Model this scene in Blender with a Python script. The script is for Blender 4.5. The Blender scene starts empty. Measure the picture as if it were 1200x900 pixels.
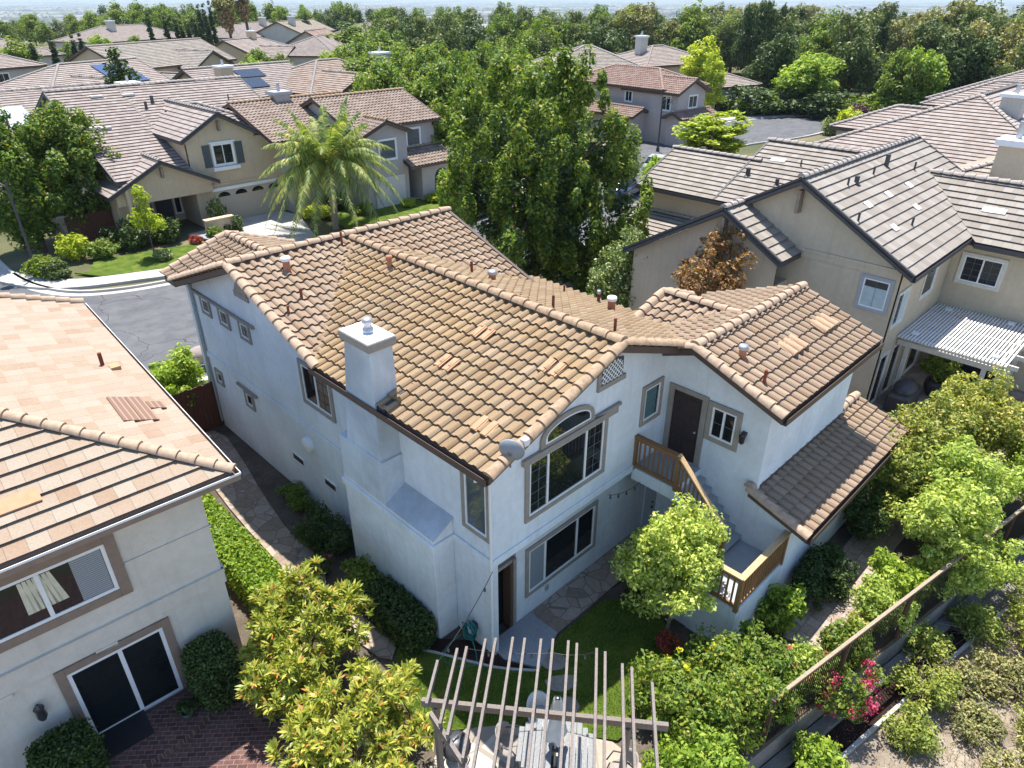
import bpy, bmesh, math, random
import numpy as np
from mathutils import Vector, Matrix
R = math.radians
scene = bpy.context.scene
COL = scene.collection
rng = np.random.default_rng(7)

# ------------------------------------------------------------------ survey of the site: photo points on known heights
F_PX, HZ, CAM_H = 812.0, -5.0, 13.5
TH = math.atan((450 - HZ) / F_PX); SN, CS = math.sin(TH), math.cos(TH)
AZ = R(45.3)
FW = (math.cos(AZ), math.sin(AZ)); RT = (math.sin(AZ), -math.cos(AZ))
def ray(px, py):
    a = (px - 600) / F_PX; b = (py - 450) / F_PX
    d = -(SN + b * CS); f = CS - b * SN
    return (FW[0] * f + RT[0] * a, FW[1] * f + RT[1] * a, d)
CAM = (-7.4706, -8.1462, CAM_H)
def at(px, py, **k):
    r = ray(px, py); (ax, v), = k.items(); i = 'xyz'.index(ax); t = (v - CAM[i]) / r[i]
    return Vector((CAM[0] + r[0] * t, CAM[1] + r[1] * t, CAM[2] + r[2] * t))
def on_plane(px, py, P, n):
    r = Vector(ray(px, py)); n = Vector(n); t = (Vector(P) - Vector(CAM)).dot(n) / r.dot(n)
    return Vector(CAM) + r * t
def G(px, py, z=0.0): return at(px, py, z=z)

# ------------------------------------------------------------------ objects
def empty(name, loc=(0, 0, 0), rz=0.0):
    o = bpy.data.objects.new(name, None); COL.objects.link(o)
    o.location = loc; o.rotation_euler = (0, 0, rz); o.empty_display_size = .2
    return o
def tag(o, label=None, cat=None, group=None, kind=None):
    if label: o['label'] = label
    if cat: o['category'] = cat
    if group: o['group'] = group
    if kind: o['kind'] = kind
    return o
def thing(name, label, cat, loc=(0, 0, 0), rz=0.0, group=None):
    return tag(empty(name, loc, rz), label, cat, group)
def obj(name, me, parent=None):
    o = bpy.data.objects.new(name, me); COL.objects.link(o)
    if parent is not None: o.parent = parent
    return o
def dup(o, parent=None):
    c = o.copy(); COL.objects.link(c)
    if parent is not None: c.parent = parent
    for ch in list(o.children): dup(ch, c)
    return c

class MB:
    """collects shapes, then links them as one mesh object"""
    def __init__(s): s.v = []; s.f = []; s.uv = {}; s.sm = set()
    def add(s, vs, fs, uvs=None, smooth=False):
        o = len(s.v); s.v.extend([tuple(v) for v in vs])
        for i, f in enumerate(fs):
            if uvs is not None: s.uv[len(s.f)] = uvs[i]
            if smooth: s.sm.add(len(s.f))
            s.f.append(tuple(o + k for k in f))
        return s
    def box(s, x0, x1, y0, y1, z0, z1):
        if x1 < x0: x0, x1 = x1, x0
        if y1 < y0: y0, y1 = y1, y0
        v = [(x0,y0,z0),(x1,y0,z0),(x1,y1,z0),(x0,y1,z0),(x0,y0,z1),(x1,y0,z1),(x1,y1,z1),(x0,y1,z1)]
        return s.add(v, [(3,2,1,0),(4,5,6,7),(0,1,5,4),(1,2,6,5),(2,3,7,6),(3,0,4,7)])
    def bar(s, p, q, w, h, up=(0, 0, 1)):
        """rectangular bar from p to q, w wide, h high, centred on the line"""
        p = Vector(p); q = Vector(q); d = (q - p).normalized(); up = Vector(up)
        if abs(d.dot(up)) > .98: up = Vector((1, 0, 0))
        a = d.cross(up).normalized() * w / 2; b = a.cross(d).normalized() * h / 2
        v = []
        for c in (p, q): v += [c - a - b, c + a - b, c + a + b, c - a + b]
        return s.add(v, [(0,1,2,3),(7,6,5,4),(0,4,5,1),(1,5,6,2),(2,6,7,3),(3,7,4,0)])
    def tube(s, pts, r, n=8, r2=None, cap=True, smooth=True):
        pts = [Vector(p) for p in pts]; N = len(pts); v = []; f = []
        for i, p in enumerate(pts):
            d = (pts[min(i + 1, N - 1)] - pts[max(i - 1, 0)]).normalized()
            up = Vector((0, 0, 1)) if abs(d.z) < .95 else Vector((1, 0, 0))
            a = d.cross(up).normalized(); b = a.cross(d).normalized()
            rr = r if r2 is None else r + (r2 - r) * i / max(1, N - 1)
            for k in range(n):
                t = 2 * math.pi * k / n; v.append(p + a * math.cos(t) * rr + b * math.sin(t) * rr)
        for i in range(N - 1):
            for k in range(n):
                k2 = (k + 1) % n; f.append((i*n+k, i*n+k2, (i+1)*n+k2, (i+1)*n+k))
        s.add(v, f, smooth=smooth)
        if cap: s.add([v[k] for k in range(n)] + [v[(N-1)*n+k] for k in range(n)], [tuple(range(n)), tuple(range(2*n-1, n-1, -1))])
        return s
    def lathe(s, c, prof, n=16, smooth=True):
        c = Vector(c); v = []; f = []
        for r, z in prof:
            for k in range(n):
                t = 2*math.pi*k/n; v.append(c + Vector((r*math.cos(t), r*math.sin(t), z)))
        for i in range(len(prof) - 1):
            for k in range(n):
                k2 = (k+1) % n; f.append((i*n+k, i*n+k2, (i+1)*n+k2, (i+1)*n+k))
        return s.add(v, f, smooth=smooth)
    def prism(s, poly, vec):
        """closed prism: polygon of 3D points swept by vec"""
        p = [Vector(a) for a in poly]; n = len(p); vec = Vector(vec)
        return s.add(p + [a + vec for a in p], [tuple(range(n-1, -1, -1)), tuple(range(n, 2*n))] + [(i, (i+1) % n, n+(i+1) % n, n+i) for i in range(n)])
    def ball(s, c, r, n=10, m=6, sq=(1, 1, 1)):
        prof = []
        c = Vector(c); v = []; f = []
        for i in range(m + 1):
            a = math.pi * i / m
            for k in range(n):
                t = 2*math.pi*k/n
                v.append(c + Vector((sq[0]*r*math.sin(a)*math.cos(t), sq[1]*r*math.sin(a)*math.sin(t), sq[2]*r*math.cos(a))))
        for i in range(m):
            for k in range(n): f.append((i*n+k, (i+1)*n+k, (i+1)*n+(k+1) % n, i*n+(k+1) % n))
        return s.add(v, f, smooth=True)
    def mesh(s, name, mat, fix=True):
        me = bpy.data.meshes.new(name)
        me.from_pydata(s.v, [], s.f)
        if s.uv:
            uvl = me.uv_layers.new(name='UVMap')
            for p in me.polygons:
                u = s.uv.get(p.index)
                if u is not None:
                    for li, q in zip(p.loop_indices, u): uvl.data[li].uv = q
        if fix:
            bm = bmesh.new(); bm.from_mesh(me); bmesh.ops.recalc_face_normals(bm, faces=bm.faces); bm.to_mesh(me); bm.free()
        for i in s.sm: me.polygons[i].use_smooth = True
        if mat: me.materials.append(mat)
        return me
    def build(s, name, mat, parent=None, bevel=0.0, fix=True):
        o = obj(name, s.mesh(name, mat, fix), parent)
        if bevel:
            m = o.modifiers.new('edge', 'BEVEL'); m.width = bevel; m.segments = 2; m.limit_method = 'ANGLE'
        return o

def np_mesh(name, v, quads, mat, uv=None, smooth=False):
    v = np.asarray(v, np.float32); q = np.asarray(quads, np.int32)
    me = bpy.data.meshes.new(name); k = q.shape[1]
    me.vertices.add(len(v)); me.vertices.foreach_set('co', v.ravel())
    me.loops.add(q.size); me.loops.foreach_set('vertex_index', q.ravel())
    me.polygons.add(len(q)); me.polygons.foreach_set('loop_start', np.arange(0, q.size, k, dtype=np.int32))
    if uv is not None:
        l = me.uv_layers.new(name='UVMap'); l.data.foreach_set('uv', np.asarray(uv, np.float32)[q.ravel()].ravel())
    me.update(calc_edges=True)
    if smooth: me.polygons.foreach_set('use_smooth', np.ones(len(q), bool))
    if mat: me.materials.append(mat)
    return me

# ------------------------------------------------------------------ materials
MATS = {}
class NT:
    def __init__(s, name):
        s.m = bpy.data.materials.new(name); s.m.use_nodes = True; s.t = s.m.node_tree
        s.t.nodes.clear(); s.out = s.n('ShaderNodeOutputMaterial')
    def n(s, typ, **kw):
        nd = s.t.nodes.new(typ)
        for k, v in kw.items(): setattr(nd, k, v)
        return nd
    def l(s, a, b): s.t.links.new(a, b)
    def noise(s, scale, detail=3, vec=None, rough=.55, dim='3D'):
        nd = s.n('ShaderNodeTexNoise'); nd.noise_dimensions = dim
        nd.inputs['Scale'].default_value = scale; nd.inputs['Detail'].default_value = detail; nd.inputs['Roughness'].default_value = rough
        if vec is not None: s.l(vec, nd.inputs['Vector'])
        return nd
    def obj_co(s): return s.n('ShaderNodeTexCoord').outputs['Object']
    def geo_pos(s): return s.n('ShaderNodeNewGeometry').outputs['Position']
    def ramp(s, fac, stops, interp='LINEAR'):
        r = s.n('ShaderNodeValToRGB'); r.color_ramp.interpolation = interp
        e = r.color_ramp.elements
        while len(e) < len(stops): e.new(.5)
        for i, (p, c) in enumerate(stops): e[i].position = p; e[i].color = (*c, 1)
        s.l(fac, r.inputs[0]); return r.outputs[0]
    def mix(s, fac, a, b, blend='MIX'):
        m = s.n('ShaderNodeMix', data_type='RGBA', blend_type=blend)
        for sock, v in ((m.inputs[0], fac), (m.inputs[6], a), (m.inputs[7], b)):
            if hasattr(v, 'links'): s.l(v, sock)
            elif isinstance(v, (int, float)): sock.default_value = v
            else: sock.default_value = (*v, 1)
        return m.outputs[2]
    def math(s, op, a, b=0.0, c=None):
        m = s.n('ShaderNodeMath', operation=op)
        for i, v in enumerate((a, b) if c is None else (a, b, c)):
            if hasattr(v, 'links'): s.l(v, m.inputs[i])
            else: m.inputs[i].default_value = v
        return m.outputs[0]
    def bsdf(s, col, rough=.8, spec=.3, bump=None, bstr=.3, bdist=.01, metal=0.0):
        b = s.n('ShaderNodeBsdfPrincipled')
        if hasattr(col, 'links'): s.l(col, b.inputs['Base Color'])
        else: b.inputs['Base Color'].default_value = (*col, 1)
        if hasattr(rough, 'links'): s.l(rough, b.inputs['Roughness'])
        else: b.inputs['Roughness'].default_value = rough
        b.inputs['Specular IOR Level'].default_value = spec; b.inputs['Metallic'].default_value = metal
        if bump is not None:
            bp = s.n('ShaderNodeBump'); bp.inputs['Strength'].default_value = bstr; bp.inputs['Distance'].default_value = bdist
            s.l(bump, bp.inputs['Height']); s.l(bp.outputs[0], b.inputs['Normal'])
        s.l(b.outputs[0], s.out.inputs[0]); return b

def mul(c, k): return tuple(min(1, x * k) for x in c)
def m_plain(name, col, rough=.6, spec=.3, var=.12, scale=6, metal=0.0, bstr=.15):
    if name in MATS: return MATS[name]
    t = NT(name); co = t.obj_co(); n1 = t.noise(scale, 4, co)
    c = t.ramp(n1.outputs[0], [(.25, mul(col, 1 - var)), (.75, mul(col, 1 + var))])
    t.bsdf(c, rough, spec, t.noise(scale * 8, 3, co).outputs[0], bstr, .005, metal)
    MATS[name] = t.m; return t.m
def m_stucco(name, col, stain=.1):
    t = NT(name); co = t.geo_pos()
    big = t.noise(.7, 5, co); c = t.ramp(big.outputs[0], [(.3, mul(col, 1 - stain)), (.6, col), (.85, mul(col, 1.05))])
    c = t.mix(.6, c, t.ramp(t.noise(5.5, 5, co, .7).outputs[0], [(.3, (.86, .86, .85)), (.7, (1.06, 1.06, 1.06))]), 'MULTIPLY')
    # faint vertical weather streaks
    mp = t.n('ShaderNodeMapping'); mp.inputs['Scale'].default_value = (5, 5, .35); t.l(co, mp.inputs['Vector'])
    st = t.noise(1.2, 4, mp.outputs[0]); c = t.mix(t.ramp(st.outputs[0], [(.52, (0, 0, 0)), (.8, (.5, .5, .5))]), c, mul(col, .72))
    t.bsdf(c, .92, .15, t.noise(38, 4, co).outputs[0], .45, .02)
    MATS[name] = t.m; return t.m
TILE_K = .70
def m_tile(name, stops, wear=(.3, .27, .22), wamt=.4, joint=None, gold=None):
    """roof tile: every tile its own shade by its course and column number, joints for flat tiles"""
    t = NT(name); uv = t.n('ShaderNodeUVMap'); uv.uv_map = 'UVMap'
    fl = t.n('ShaderNodeVectorMath', operation='FLOOR'); 
    sh = t.n('ShaderNodeSeparateXYZ'); t.l(uv.outputs[0], sh.inputs[0])
    row = t.math('FLOOR', sh.outputs[1]); off = t.math('MULTIPLY', t.math('FRACT', t.math('MULTIPLY', row, .5)), 1.0)
    cmb = t.n('ShaderNodeCombineXYZ')
    uu = t.math('ADD', sh.outputs[0], off) if joint else sh.outputs[0]
    t.l(uu, cmb.inputs[0]); t.l(sh.outputs[1], cmb.inputs[1]); t.l(cmb.outputs[0], fl.inputs[0])
    wn = t.n('ShaderNodeTexWhiteNoise'); wn.noise_dimensions = '3D'; t.l(fl.outputs[0], wn.inputs['Vector'])
    stops = [(p_, mul(c_, TILE_K)) for p_, c_ in stops]; c = t.ramp(wn.outputs['Value'], stops)
    pos = t.geo_pos()
    if gold:
        g = t.noise(.28, 3, pos); c = t.mix(t.ramp(g.outputs[0], [(.48, (0, 0, 0)), (.72, (.75, .75, .75))]), c, gold, 'MIX')
        c = t.mix(.35, c, t.ramp(wn.outputs['Value'], stops))
    w = t.noise(2.2, 6, pos, .65); c = t.mix(t.ramp(w.outputs[0], [(.45, (0, 0, 0)), (.85, (wamt,) * 3)]), c, wear)
    fine = t.noise(30, 4, pos); c = t.mix(.5, c, t.ramp(fine.outputs[0], [(.3, (.62, .62, .62)), (.7, (1.0, 1.0, 1.0))]), 'MULTIPLY')
    if joint:
        fr = t.math('FRACT', uu); jm = t.math('LESS_THAN', fr, joint)
        c = t.mix(t.math('MULTIPLY', jm, .6), c, (.08, .06, .05))
    t.bsdf(c, .88, .2, fine.outputs[0], .35, .012)
    MATS[name] = t.m; return t.m
LEAF_K = (2.3, 2.0, 1.45)
def m_leaf(name, stops, trans=.35, rough=.55):
    t = NT(name); g = t.n('ShaderNodeNewGeometry'); c = t.ramp(g.outputs['Random Per Island'], [(p_, tuple(min(.75, v_ * k_) for v_, k_ in zip(c_, LEAF_K))) for p_, c_ in stops])
    oi = t.n('ShaderNodeObjectInfo'); k = t.ramp(oi.outputs['Random'], [(0, (.8, .86, .82)), (1, (1.12, 1.08, 1.1))])
    c = t.mix(1.0, c, k, 'MULTIPLY')
    b = t.bsdf(c, rough, .35)
    tr = t.n('ShaderNodeBsdfTranslucent'); t.l(t.mix(1.0, c, (1.25, 1.3, .6), 'MULTIPLY'), tr.inputs[0])
    mx = t.n('ShaderNodeMixShader'); mx.inputs[0].default_value = trans
    t.l(b.outputs[0], mx.inputs[1]); t.l(tr.outputs[0], mx.inputs[2]); t.l(mx.outputs[0], t.out.inputs[0])
    MATS[name] = t.m; return t.m
def m_ground(name, stops, scale=1.0, fine=25, bstr=.4, rough=.95, bd=.03):
    t = NT(name); co = t.geo_pos(); a = t.noise(scale, 6, co, .62); c = t.ramp(a.outputs[0], stops)
    f = t.noise(fine, 5, co); c = t.mix(.55, c, t.ramp(f.outputs[0], [(.3, (.5, .5, .5)), (.7, (1.15, 1.15, 1.15))]), 'MULTIPLY')
    t.bsdf(c, rough, .1, f.outputs[0], bstr, bd); MATS[name] = t.m; return t.m
def m_cells(name, stops, scale, gap=.04, gapcol=(.12, .1, .09), rot=0.0):
    """irregular flagstones"""
    t = NT(name); co = t.geo_pos(); v = t.n('ShaderNodeTexVoronoi', feature='F1'); v.inputs['Scale'].default_value = scale; t.l(co, v.inputs['Vector'])
    e = t.n('ShaderNodeTexVoronoi', feature='DISTANCE_TO_EDGE'); e.inputs['Scale'].default_value = scale; t.l(co, e.inputs['Vector'])
    sp = t.n('ShaderNodeSeparateColor'); t.l(v.outputs['Color'], sp.inputs[0])
    c = t.ramp(sp.outputs[0], stops); n = t.noise(9, 5, co); c = t.mix(.5, c, t.ramp(n.outputs[0], [(.3, (.6, .6, .6)), (.7, (1.1, 1.1, 1.1))]), 'MULTIPLY')
    c = t.mix(t.math('LESS_THAN', e.outputs['Distance'], gap), c, gapcol)
    t.bsdf(c, .85, .2, n.outputs[0], .3, .01); MATS[name] = t.m; return t.m
def m_brick(name, c1, c2, mortar, scale, bw=.5, rh=.25, rot=0.0):
    t = NT(name); co = t.geo_pos(); mp = t.n('ShaderNodeMapping'); mp.inputs['Rotation'].default_value = (0, 0, rot); t.l(co, mp.inputs['Vector'])
    b = t.n('ShaderNodeTexBrick'); b.inputs['Scale'].default_value = scale; b.inputs['Color1'].default_value = (*c1, 1); b.inputs['Color2'].default_value = (*c2, 1)
    b.inputs['Mortar'].default_value = (*mortar, 1); b.inputs['Mortar Size'].default_value = .018; b.inputs['Brick Width'].default_value = bw; b.inputs['Row Height'].default_value = rh
    t.l(mp.outputs[0], b.inputs['Vector']); n = t.noise(14, 5, co)
    c = t.mix(.6, b.outputs[0], t.ramp(n.outputs[0], [(.3, (.55, .55, .55)), (.7, (1.2, 1.2, 1.2))]), 'MULTIPLY')
    t.bsdf(c, .85, .2, n.outputs[0], .4, .01); MATS[name] = t.m; return t.m
def m_wood(name, col, rough=.7):
    t = NT(name); co = t.obj_co(); mp = t.n('ShaderNodeMapping'); mp.inputs['Scale'].default_value = (3, 3, 3); t.l(co, mp.inputs['Vector'])
    n = t.noise(9, 6, mp.outputs[0], .7); c = t.ramp(n.outputs[0], [(.3, mul(col, .65)), (.55, col), (.8, mul(col, 1.25))])
    t.bsdf(c, rough, .25, n.outputs[0], .3, .005); MATS[name] = t.m; return t.m
def m_glass(name, col=(.012, .015, .017), rough=.03, spec=.6):
    t = NT(name); t.bsdf(col, rough, spec); MATS[name] = t.m; return t.m
def m_slats(name, c1, c2, freq, axis=2):
    """fabric or blind seen behind glass: fine stripes"""
    t = NT(name); co = t.obj_co(); s = t.n('ShaderNodeSeparateXYZ'); t.l(co, s.inputs[0])
    f = t.math('FRACT', t.math('MULTIPLY', s.outputs[axis], freq)); c = t.mix(t.math('LESS_THAN', f, .3), c1, c2)
    t.bsdf(c, .25, .5); MATS[name] = t.m; return t.m
# ------------------------------------------------------------------ palette
M = MATS
m_stucco('stucco_white', (.75, .785, .80), .15)  # white stucco; blue cast of skylight in the shade is tinted into its colour
m_stucco('stucco_left', (.68, .62, .535), .1)
m_stucco('stucco_tan', (.57, .475, .345), .12)
m_stucco('stucco_tan2', (.58, .455, .315), .1)
m_stucco('stucco_grey', (.44, .40, .38), .1)
m_stucco('stucco_pale', (.52, .48, .43), .1)
m_stucco('stucco_pink', (.50, .43, .40), .1)
m_plain('trim_taupe', (.30, .265, .225), .8, .2)
m_plain('trim_brown', (.26, .19, .145), .8, .2)
m_plain('trim_cream', (.62, .58, .50), .8, .2)
m_plain('fascia_brown', (.105, .072, .055), .6, .3)
m_plain('fascia_dark', (.075, .07, .07), .6, .3)
m_plain('fascia_tan', (.26, .20, .15), .6, .3)
m_plain('white_paint', (.78, .78, .76), .45, .4, .05)
m_plain('muntin_grey', (.16, .17, .18), .5, .3, .06)
m_plain('grey_paint', (.35, .36, .37), .5, .4, .06)
m_plain('black_metal', (.018, .018, .02), .45, .5)
m_plain('dark_metal', (.05, .05, .055), .4, .5)
m_plain('steel', (.45, .45, .46), .5, .5, .08, metal=.85)
m_plain('cap_white', (.74, .75, .76), .5, .4, .05)
m_plain('flashing', (.055, .05, .05), .6, .3)
m_plain('rust_pipe', (.20, .06, .035), .8, .2, .25)
m_plain('terracotta', (.40, .17, .095), .85, .2, .2)
m_plain('vent_clay', (.46, .26, .15), .85, .2, .12)
m_plain('tile_clay', (.45, .25, .14), .85, .2, .15)
m_plain('shutter_green', (.08, .10, .10), .7, .3)
m_plain('door_dark', (.045, .03, .028), .6, .3, .2)
m_plain('door_green', (.045, .055, .06), .5, .4)
m_plain('garage_tan', (.48, .40, .31), .7, .2, .05)
m_plain('garage_pale', (.58, .55, .52), .7, .2, .05)
m_plain('ridge_tan', (.35, .245, .16), .88, .15, .3, 9)
m_plain('ridge_pale', (.40, .29, .205), .88, .15, .22, 9)
m_plain('ridge_grey', (.36, .315, .28), .88, .15, .2, 9)
m_plain('ridge_red', (.36, .25, .20), .88, .15, .22, 9)
m_plain('curtain', (.62, .58, .44), .9, .1, .2, 4)
m_plain('blind', (.42, .50, .50), .5, .3, .12, 5)
m_glass('glass_dark'); m_glass('glass_teal', (.02, .04, .045), .04, .6); m_glass('glass_pale', (.07, .09, .11), .06, .6)
m_slats('blind_slats', (.30, .33, .35), (.13, .15, .17), 22)
m_slats('blind_teal', (.10, .20, .21), (.05, .11, .12), 16)
m_wood('cedar', (.26, .14, .06)); m_wood('cedar_light', (.52, .35, .19)); m_wood('cedar_dark', (.12, .07, .045)); m_wood('grey_wood', (.20, .17, .15))
m_wood('fence_red', (.13, .05, .03)); m_wood('grey_plank', (.25, .25, .25))
m_tile('tile_main', [(0, (.36, .24, .135)), (.25, (.43, .30, .175)), (.5, (.46, .33, .20)), (.75, (.40, .275, .16)), (1, (.51, .375, .24))], gold=(.43, .28, .115), wear=(.25, .21, .16))
m_tile('tile_wing', [(0, (.39, .27, .175)), (.3, (.45, .325, .22)), (.6, (.42, .295, .20)), (1, (.51, .38, .27))])
m_tile('tile_left', [(0, (.44, .30, .20)), (.12, (.47, .345, .245)), (.5, (.49, .385, .285)), (.85, (.51, .42, .32)), (1, (.48, .385, .29))], wamt=.3, wear=(.42, .37, .31), joint=.025)
m_tile('tile_grey', [(0, (.36, .31, .26)), (.5, (.43, .375, .32)), (1, (.49, .44, .38))], joint=.03)
m_tile('tile_taupe', [(0, (.37, .30, .265)), (.5, (.45, .375, .335)), (1, (.51, .435, .395))], joint=.03)
m_tile('tile_pinkish', [(0, (.41, .33, .285)), (.5, (.48, .395, .345)), (1, (.53, .45, .40))], joint=.03)
m_tile('tile_buff', [(0, (.42, .35, .27)), (.5, (.48, .405, .315)), (1, (.54, .46, .37))], joint=.03)
m_tile('tile_red', [(0, (.36, .22, .17)), (.5, (.44, .295, .24)), (1, (.50, .37, .31))])
m_tile('tile_brownbarrel', [(0, (.34, .245, .19)), (.5, (.43, .325, .26)), (1, (.50, .40, .33))])

# ------------------------------------------------------------------ roofs
def tile_field(P0, U, V, N, poly, kind, expo, tw, seed=0):
    """stepped courses of roof tiles on a slope, cut to a convex outline; returns verts, faces, uvs.
    kind 'barrel': S-shaped tiles, 'flat': shakes"""
    us = [p[0] for p in poly]; vs = [p[1] for p in poly]
    u0, u1, v0, v1 = min(us), max(us), min(vs), max(vs)
    nc = int(math.ceil((v1 - v0) / expo)) ; 
    if kind == 'barrel': prof = [0, .012, .1, .2, .31, .42, .52, .62, .81]
    elif kind == 'barrel_far': prof = [0, .16, .46, .62]
    else: prof = [0]
    nt = int(math.ceil((u1 - u0) / tw)) + 1
    u = np.concatenate([(np.array(prof) + i) * tw for i in range(nt)] + [[nt * tw]]) + u0
    ph = ((u - u0) / tw) % 1.0
    if kind == 'barrel': h = np.where(ph < .62, .08 * np.sin(math.pi * np.clip((ph + .07) / .69, 0, 1)), 0) * (ph > .006) + np.where(ph >= .62, .012 * ((ph - .81) / .19) ** 2, 0.0)
    elif kind == 'barrel_far': h = np.where(ph < .62, .075 * np.sin(math.pi * np.clip(ph / .62, 0, 1)), 0)
    else: h = np.zeros_like(u)
    th = .07 if kind == 'flat' else .055
    r2 = np.random.default_rng(seed); rows = []; uvr = []
    for j in range(nc):
        a = v0 + j * expo; uc = .10 if kind == 'flat' else .05; b = a + expo + uc + .01
        jit = (r2.random(nt + 1) - .5) * (.012 if kind != 'flat' else .006)
        jj = jit[np.clip(((u - u0) / tw).astype(int), 0, nt)]
        tj = (u - u0) / tw
        rows.append((np.full_like(u, a + uc) + jj, h - .035, tj, np.full_like(u, j + .02)))
        rows.append((np.full_like(u, a) + jj, h + th, tj, np.full_like(u, j + .03)))
        rows.append((np.full_like(u, b), h * .9, tj, np.full_like(u, j + .97)))
    n = len(u)
    pu = np.concatenate([u for _ in rows]); pv = np.concatenate([r[0] for r in rows]); pw = np.concatenate([r[1] for r in rows])
    uu = np.concatenate([r[2] for r in rows]); vv = np.concatenate([r[3] for r in rows])
    k = np.arange(n - 1); q = []
    for j in range(nc):
        for s in (0, 1):
            o = (3 * j + s) * n; q.append(np.stack([o + k, o + k + 1, o + n + k + 1, o + n + k], 1))
    q = np.concatenate(q)
    me = np_mesh('tmp', np.stack([pu, pv, pw], 1), q, None, uv=np.stack([uu, vv], 1))
    bm = bmesh.new(); bm.from_mesh(me); bpy.data.meshes.remove(me)
    # cut to the outline
    m = len(poly); cx = sum(us) / m; cy = sum(vs) / m
    for i in range(m):
        a = Vector((*poly[i], 0)); b = Vector((*poly[(i + 1) % m], 0)); d = b - a
        if d.length < 1e-6: continue
        nrm = Vector((d.y, -d.x, 0)).normalized()
        if nrm.dot(Vector((cx, cy, 0)) - a) > 0: nrm = -nrm
        if abs(d.y) < 1e-6 and a.y == v0: continue       # keep the drip edge whole
        bmesh.ops.bisect_plane(bm, geom=bm.verts[:] + bm.edges[:] + bm.faces[:], plane_co=a, plane_no=nrm, clear_outer=True, dist=1e-5)
    bm.verts.ensure_lookup_table(); uvl = bm.loops.layers.uv.active
    Mx = Matrix((( U.x, V.x, N.x, P0.x), (U.y, V.y, N.y, P0.y), (U.z, V.z, N.z, P0.z), (0, 0, 0, 1)))
    vout = [Mx @ v.co for v in bm.verts]; bm.verts.index_update()
    fo = [[v.index for v in f.verts] for f in bm.faces]; uo = [[tuple(l[uvl].uv) for l in f.loops] for f in bm.faces]
    bm.free(); return vout, fo, uo

def cap_run(mb, p, q, r=.13, seg=.37, n=6, up=(0, 0, 1), lift=.03):
    """overlapping half-round cap tiles from p up to q"""
    p = Vector(p); q = Vector(q); L = (q - p).length
    if L < .05: return
    d = (q - p) / L; up = Vector(up); a = d.cross(up).normalized(); b = a.cross(d).normalized()
    k = max(1, int(round(L / seg))); s = L / k
    for i in range(k):
        e0 = p + d * (i * s - .03); e1 = p + d * ((i + 1) * s + .05); r0, r1 = r * 1.08, r * .86
        v = []
        for e, rr, dz in ((e0, r0, lift + .02), (e1, r1, lift - .01)):
            for j in range(n + 1):
                t = math.pi * j / n; v.append(e + a * (rr * math.cos(t)) + b * (rr * math.sin(t) * .85 + dz))
        f = [(j, j + 1, n + 2 + j, n + 1 + j) for j in range(n)]
        mb.add(v, f, smooth=True)
        mb.add(v[:n + 1], [tuple(range(n + 1))])
STY = {
    'barrel': dict(kind='barrel', expo=.335, tw=.285, rake=True),
    'far': dict(kind='barrel_far', expo=.37, tw=.30, rake=False),
    'flat': dict(kind='flat', expo=.36, tw=.33, rake=False),
}
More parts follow.
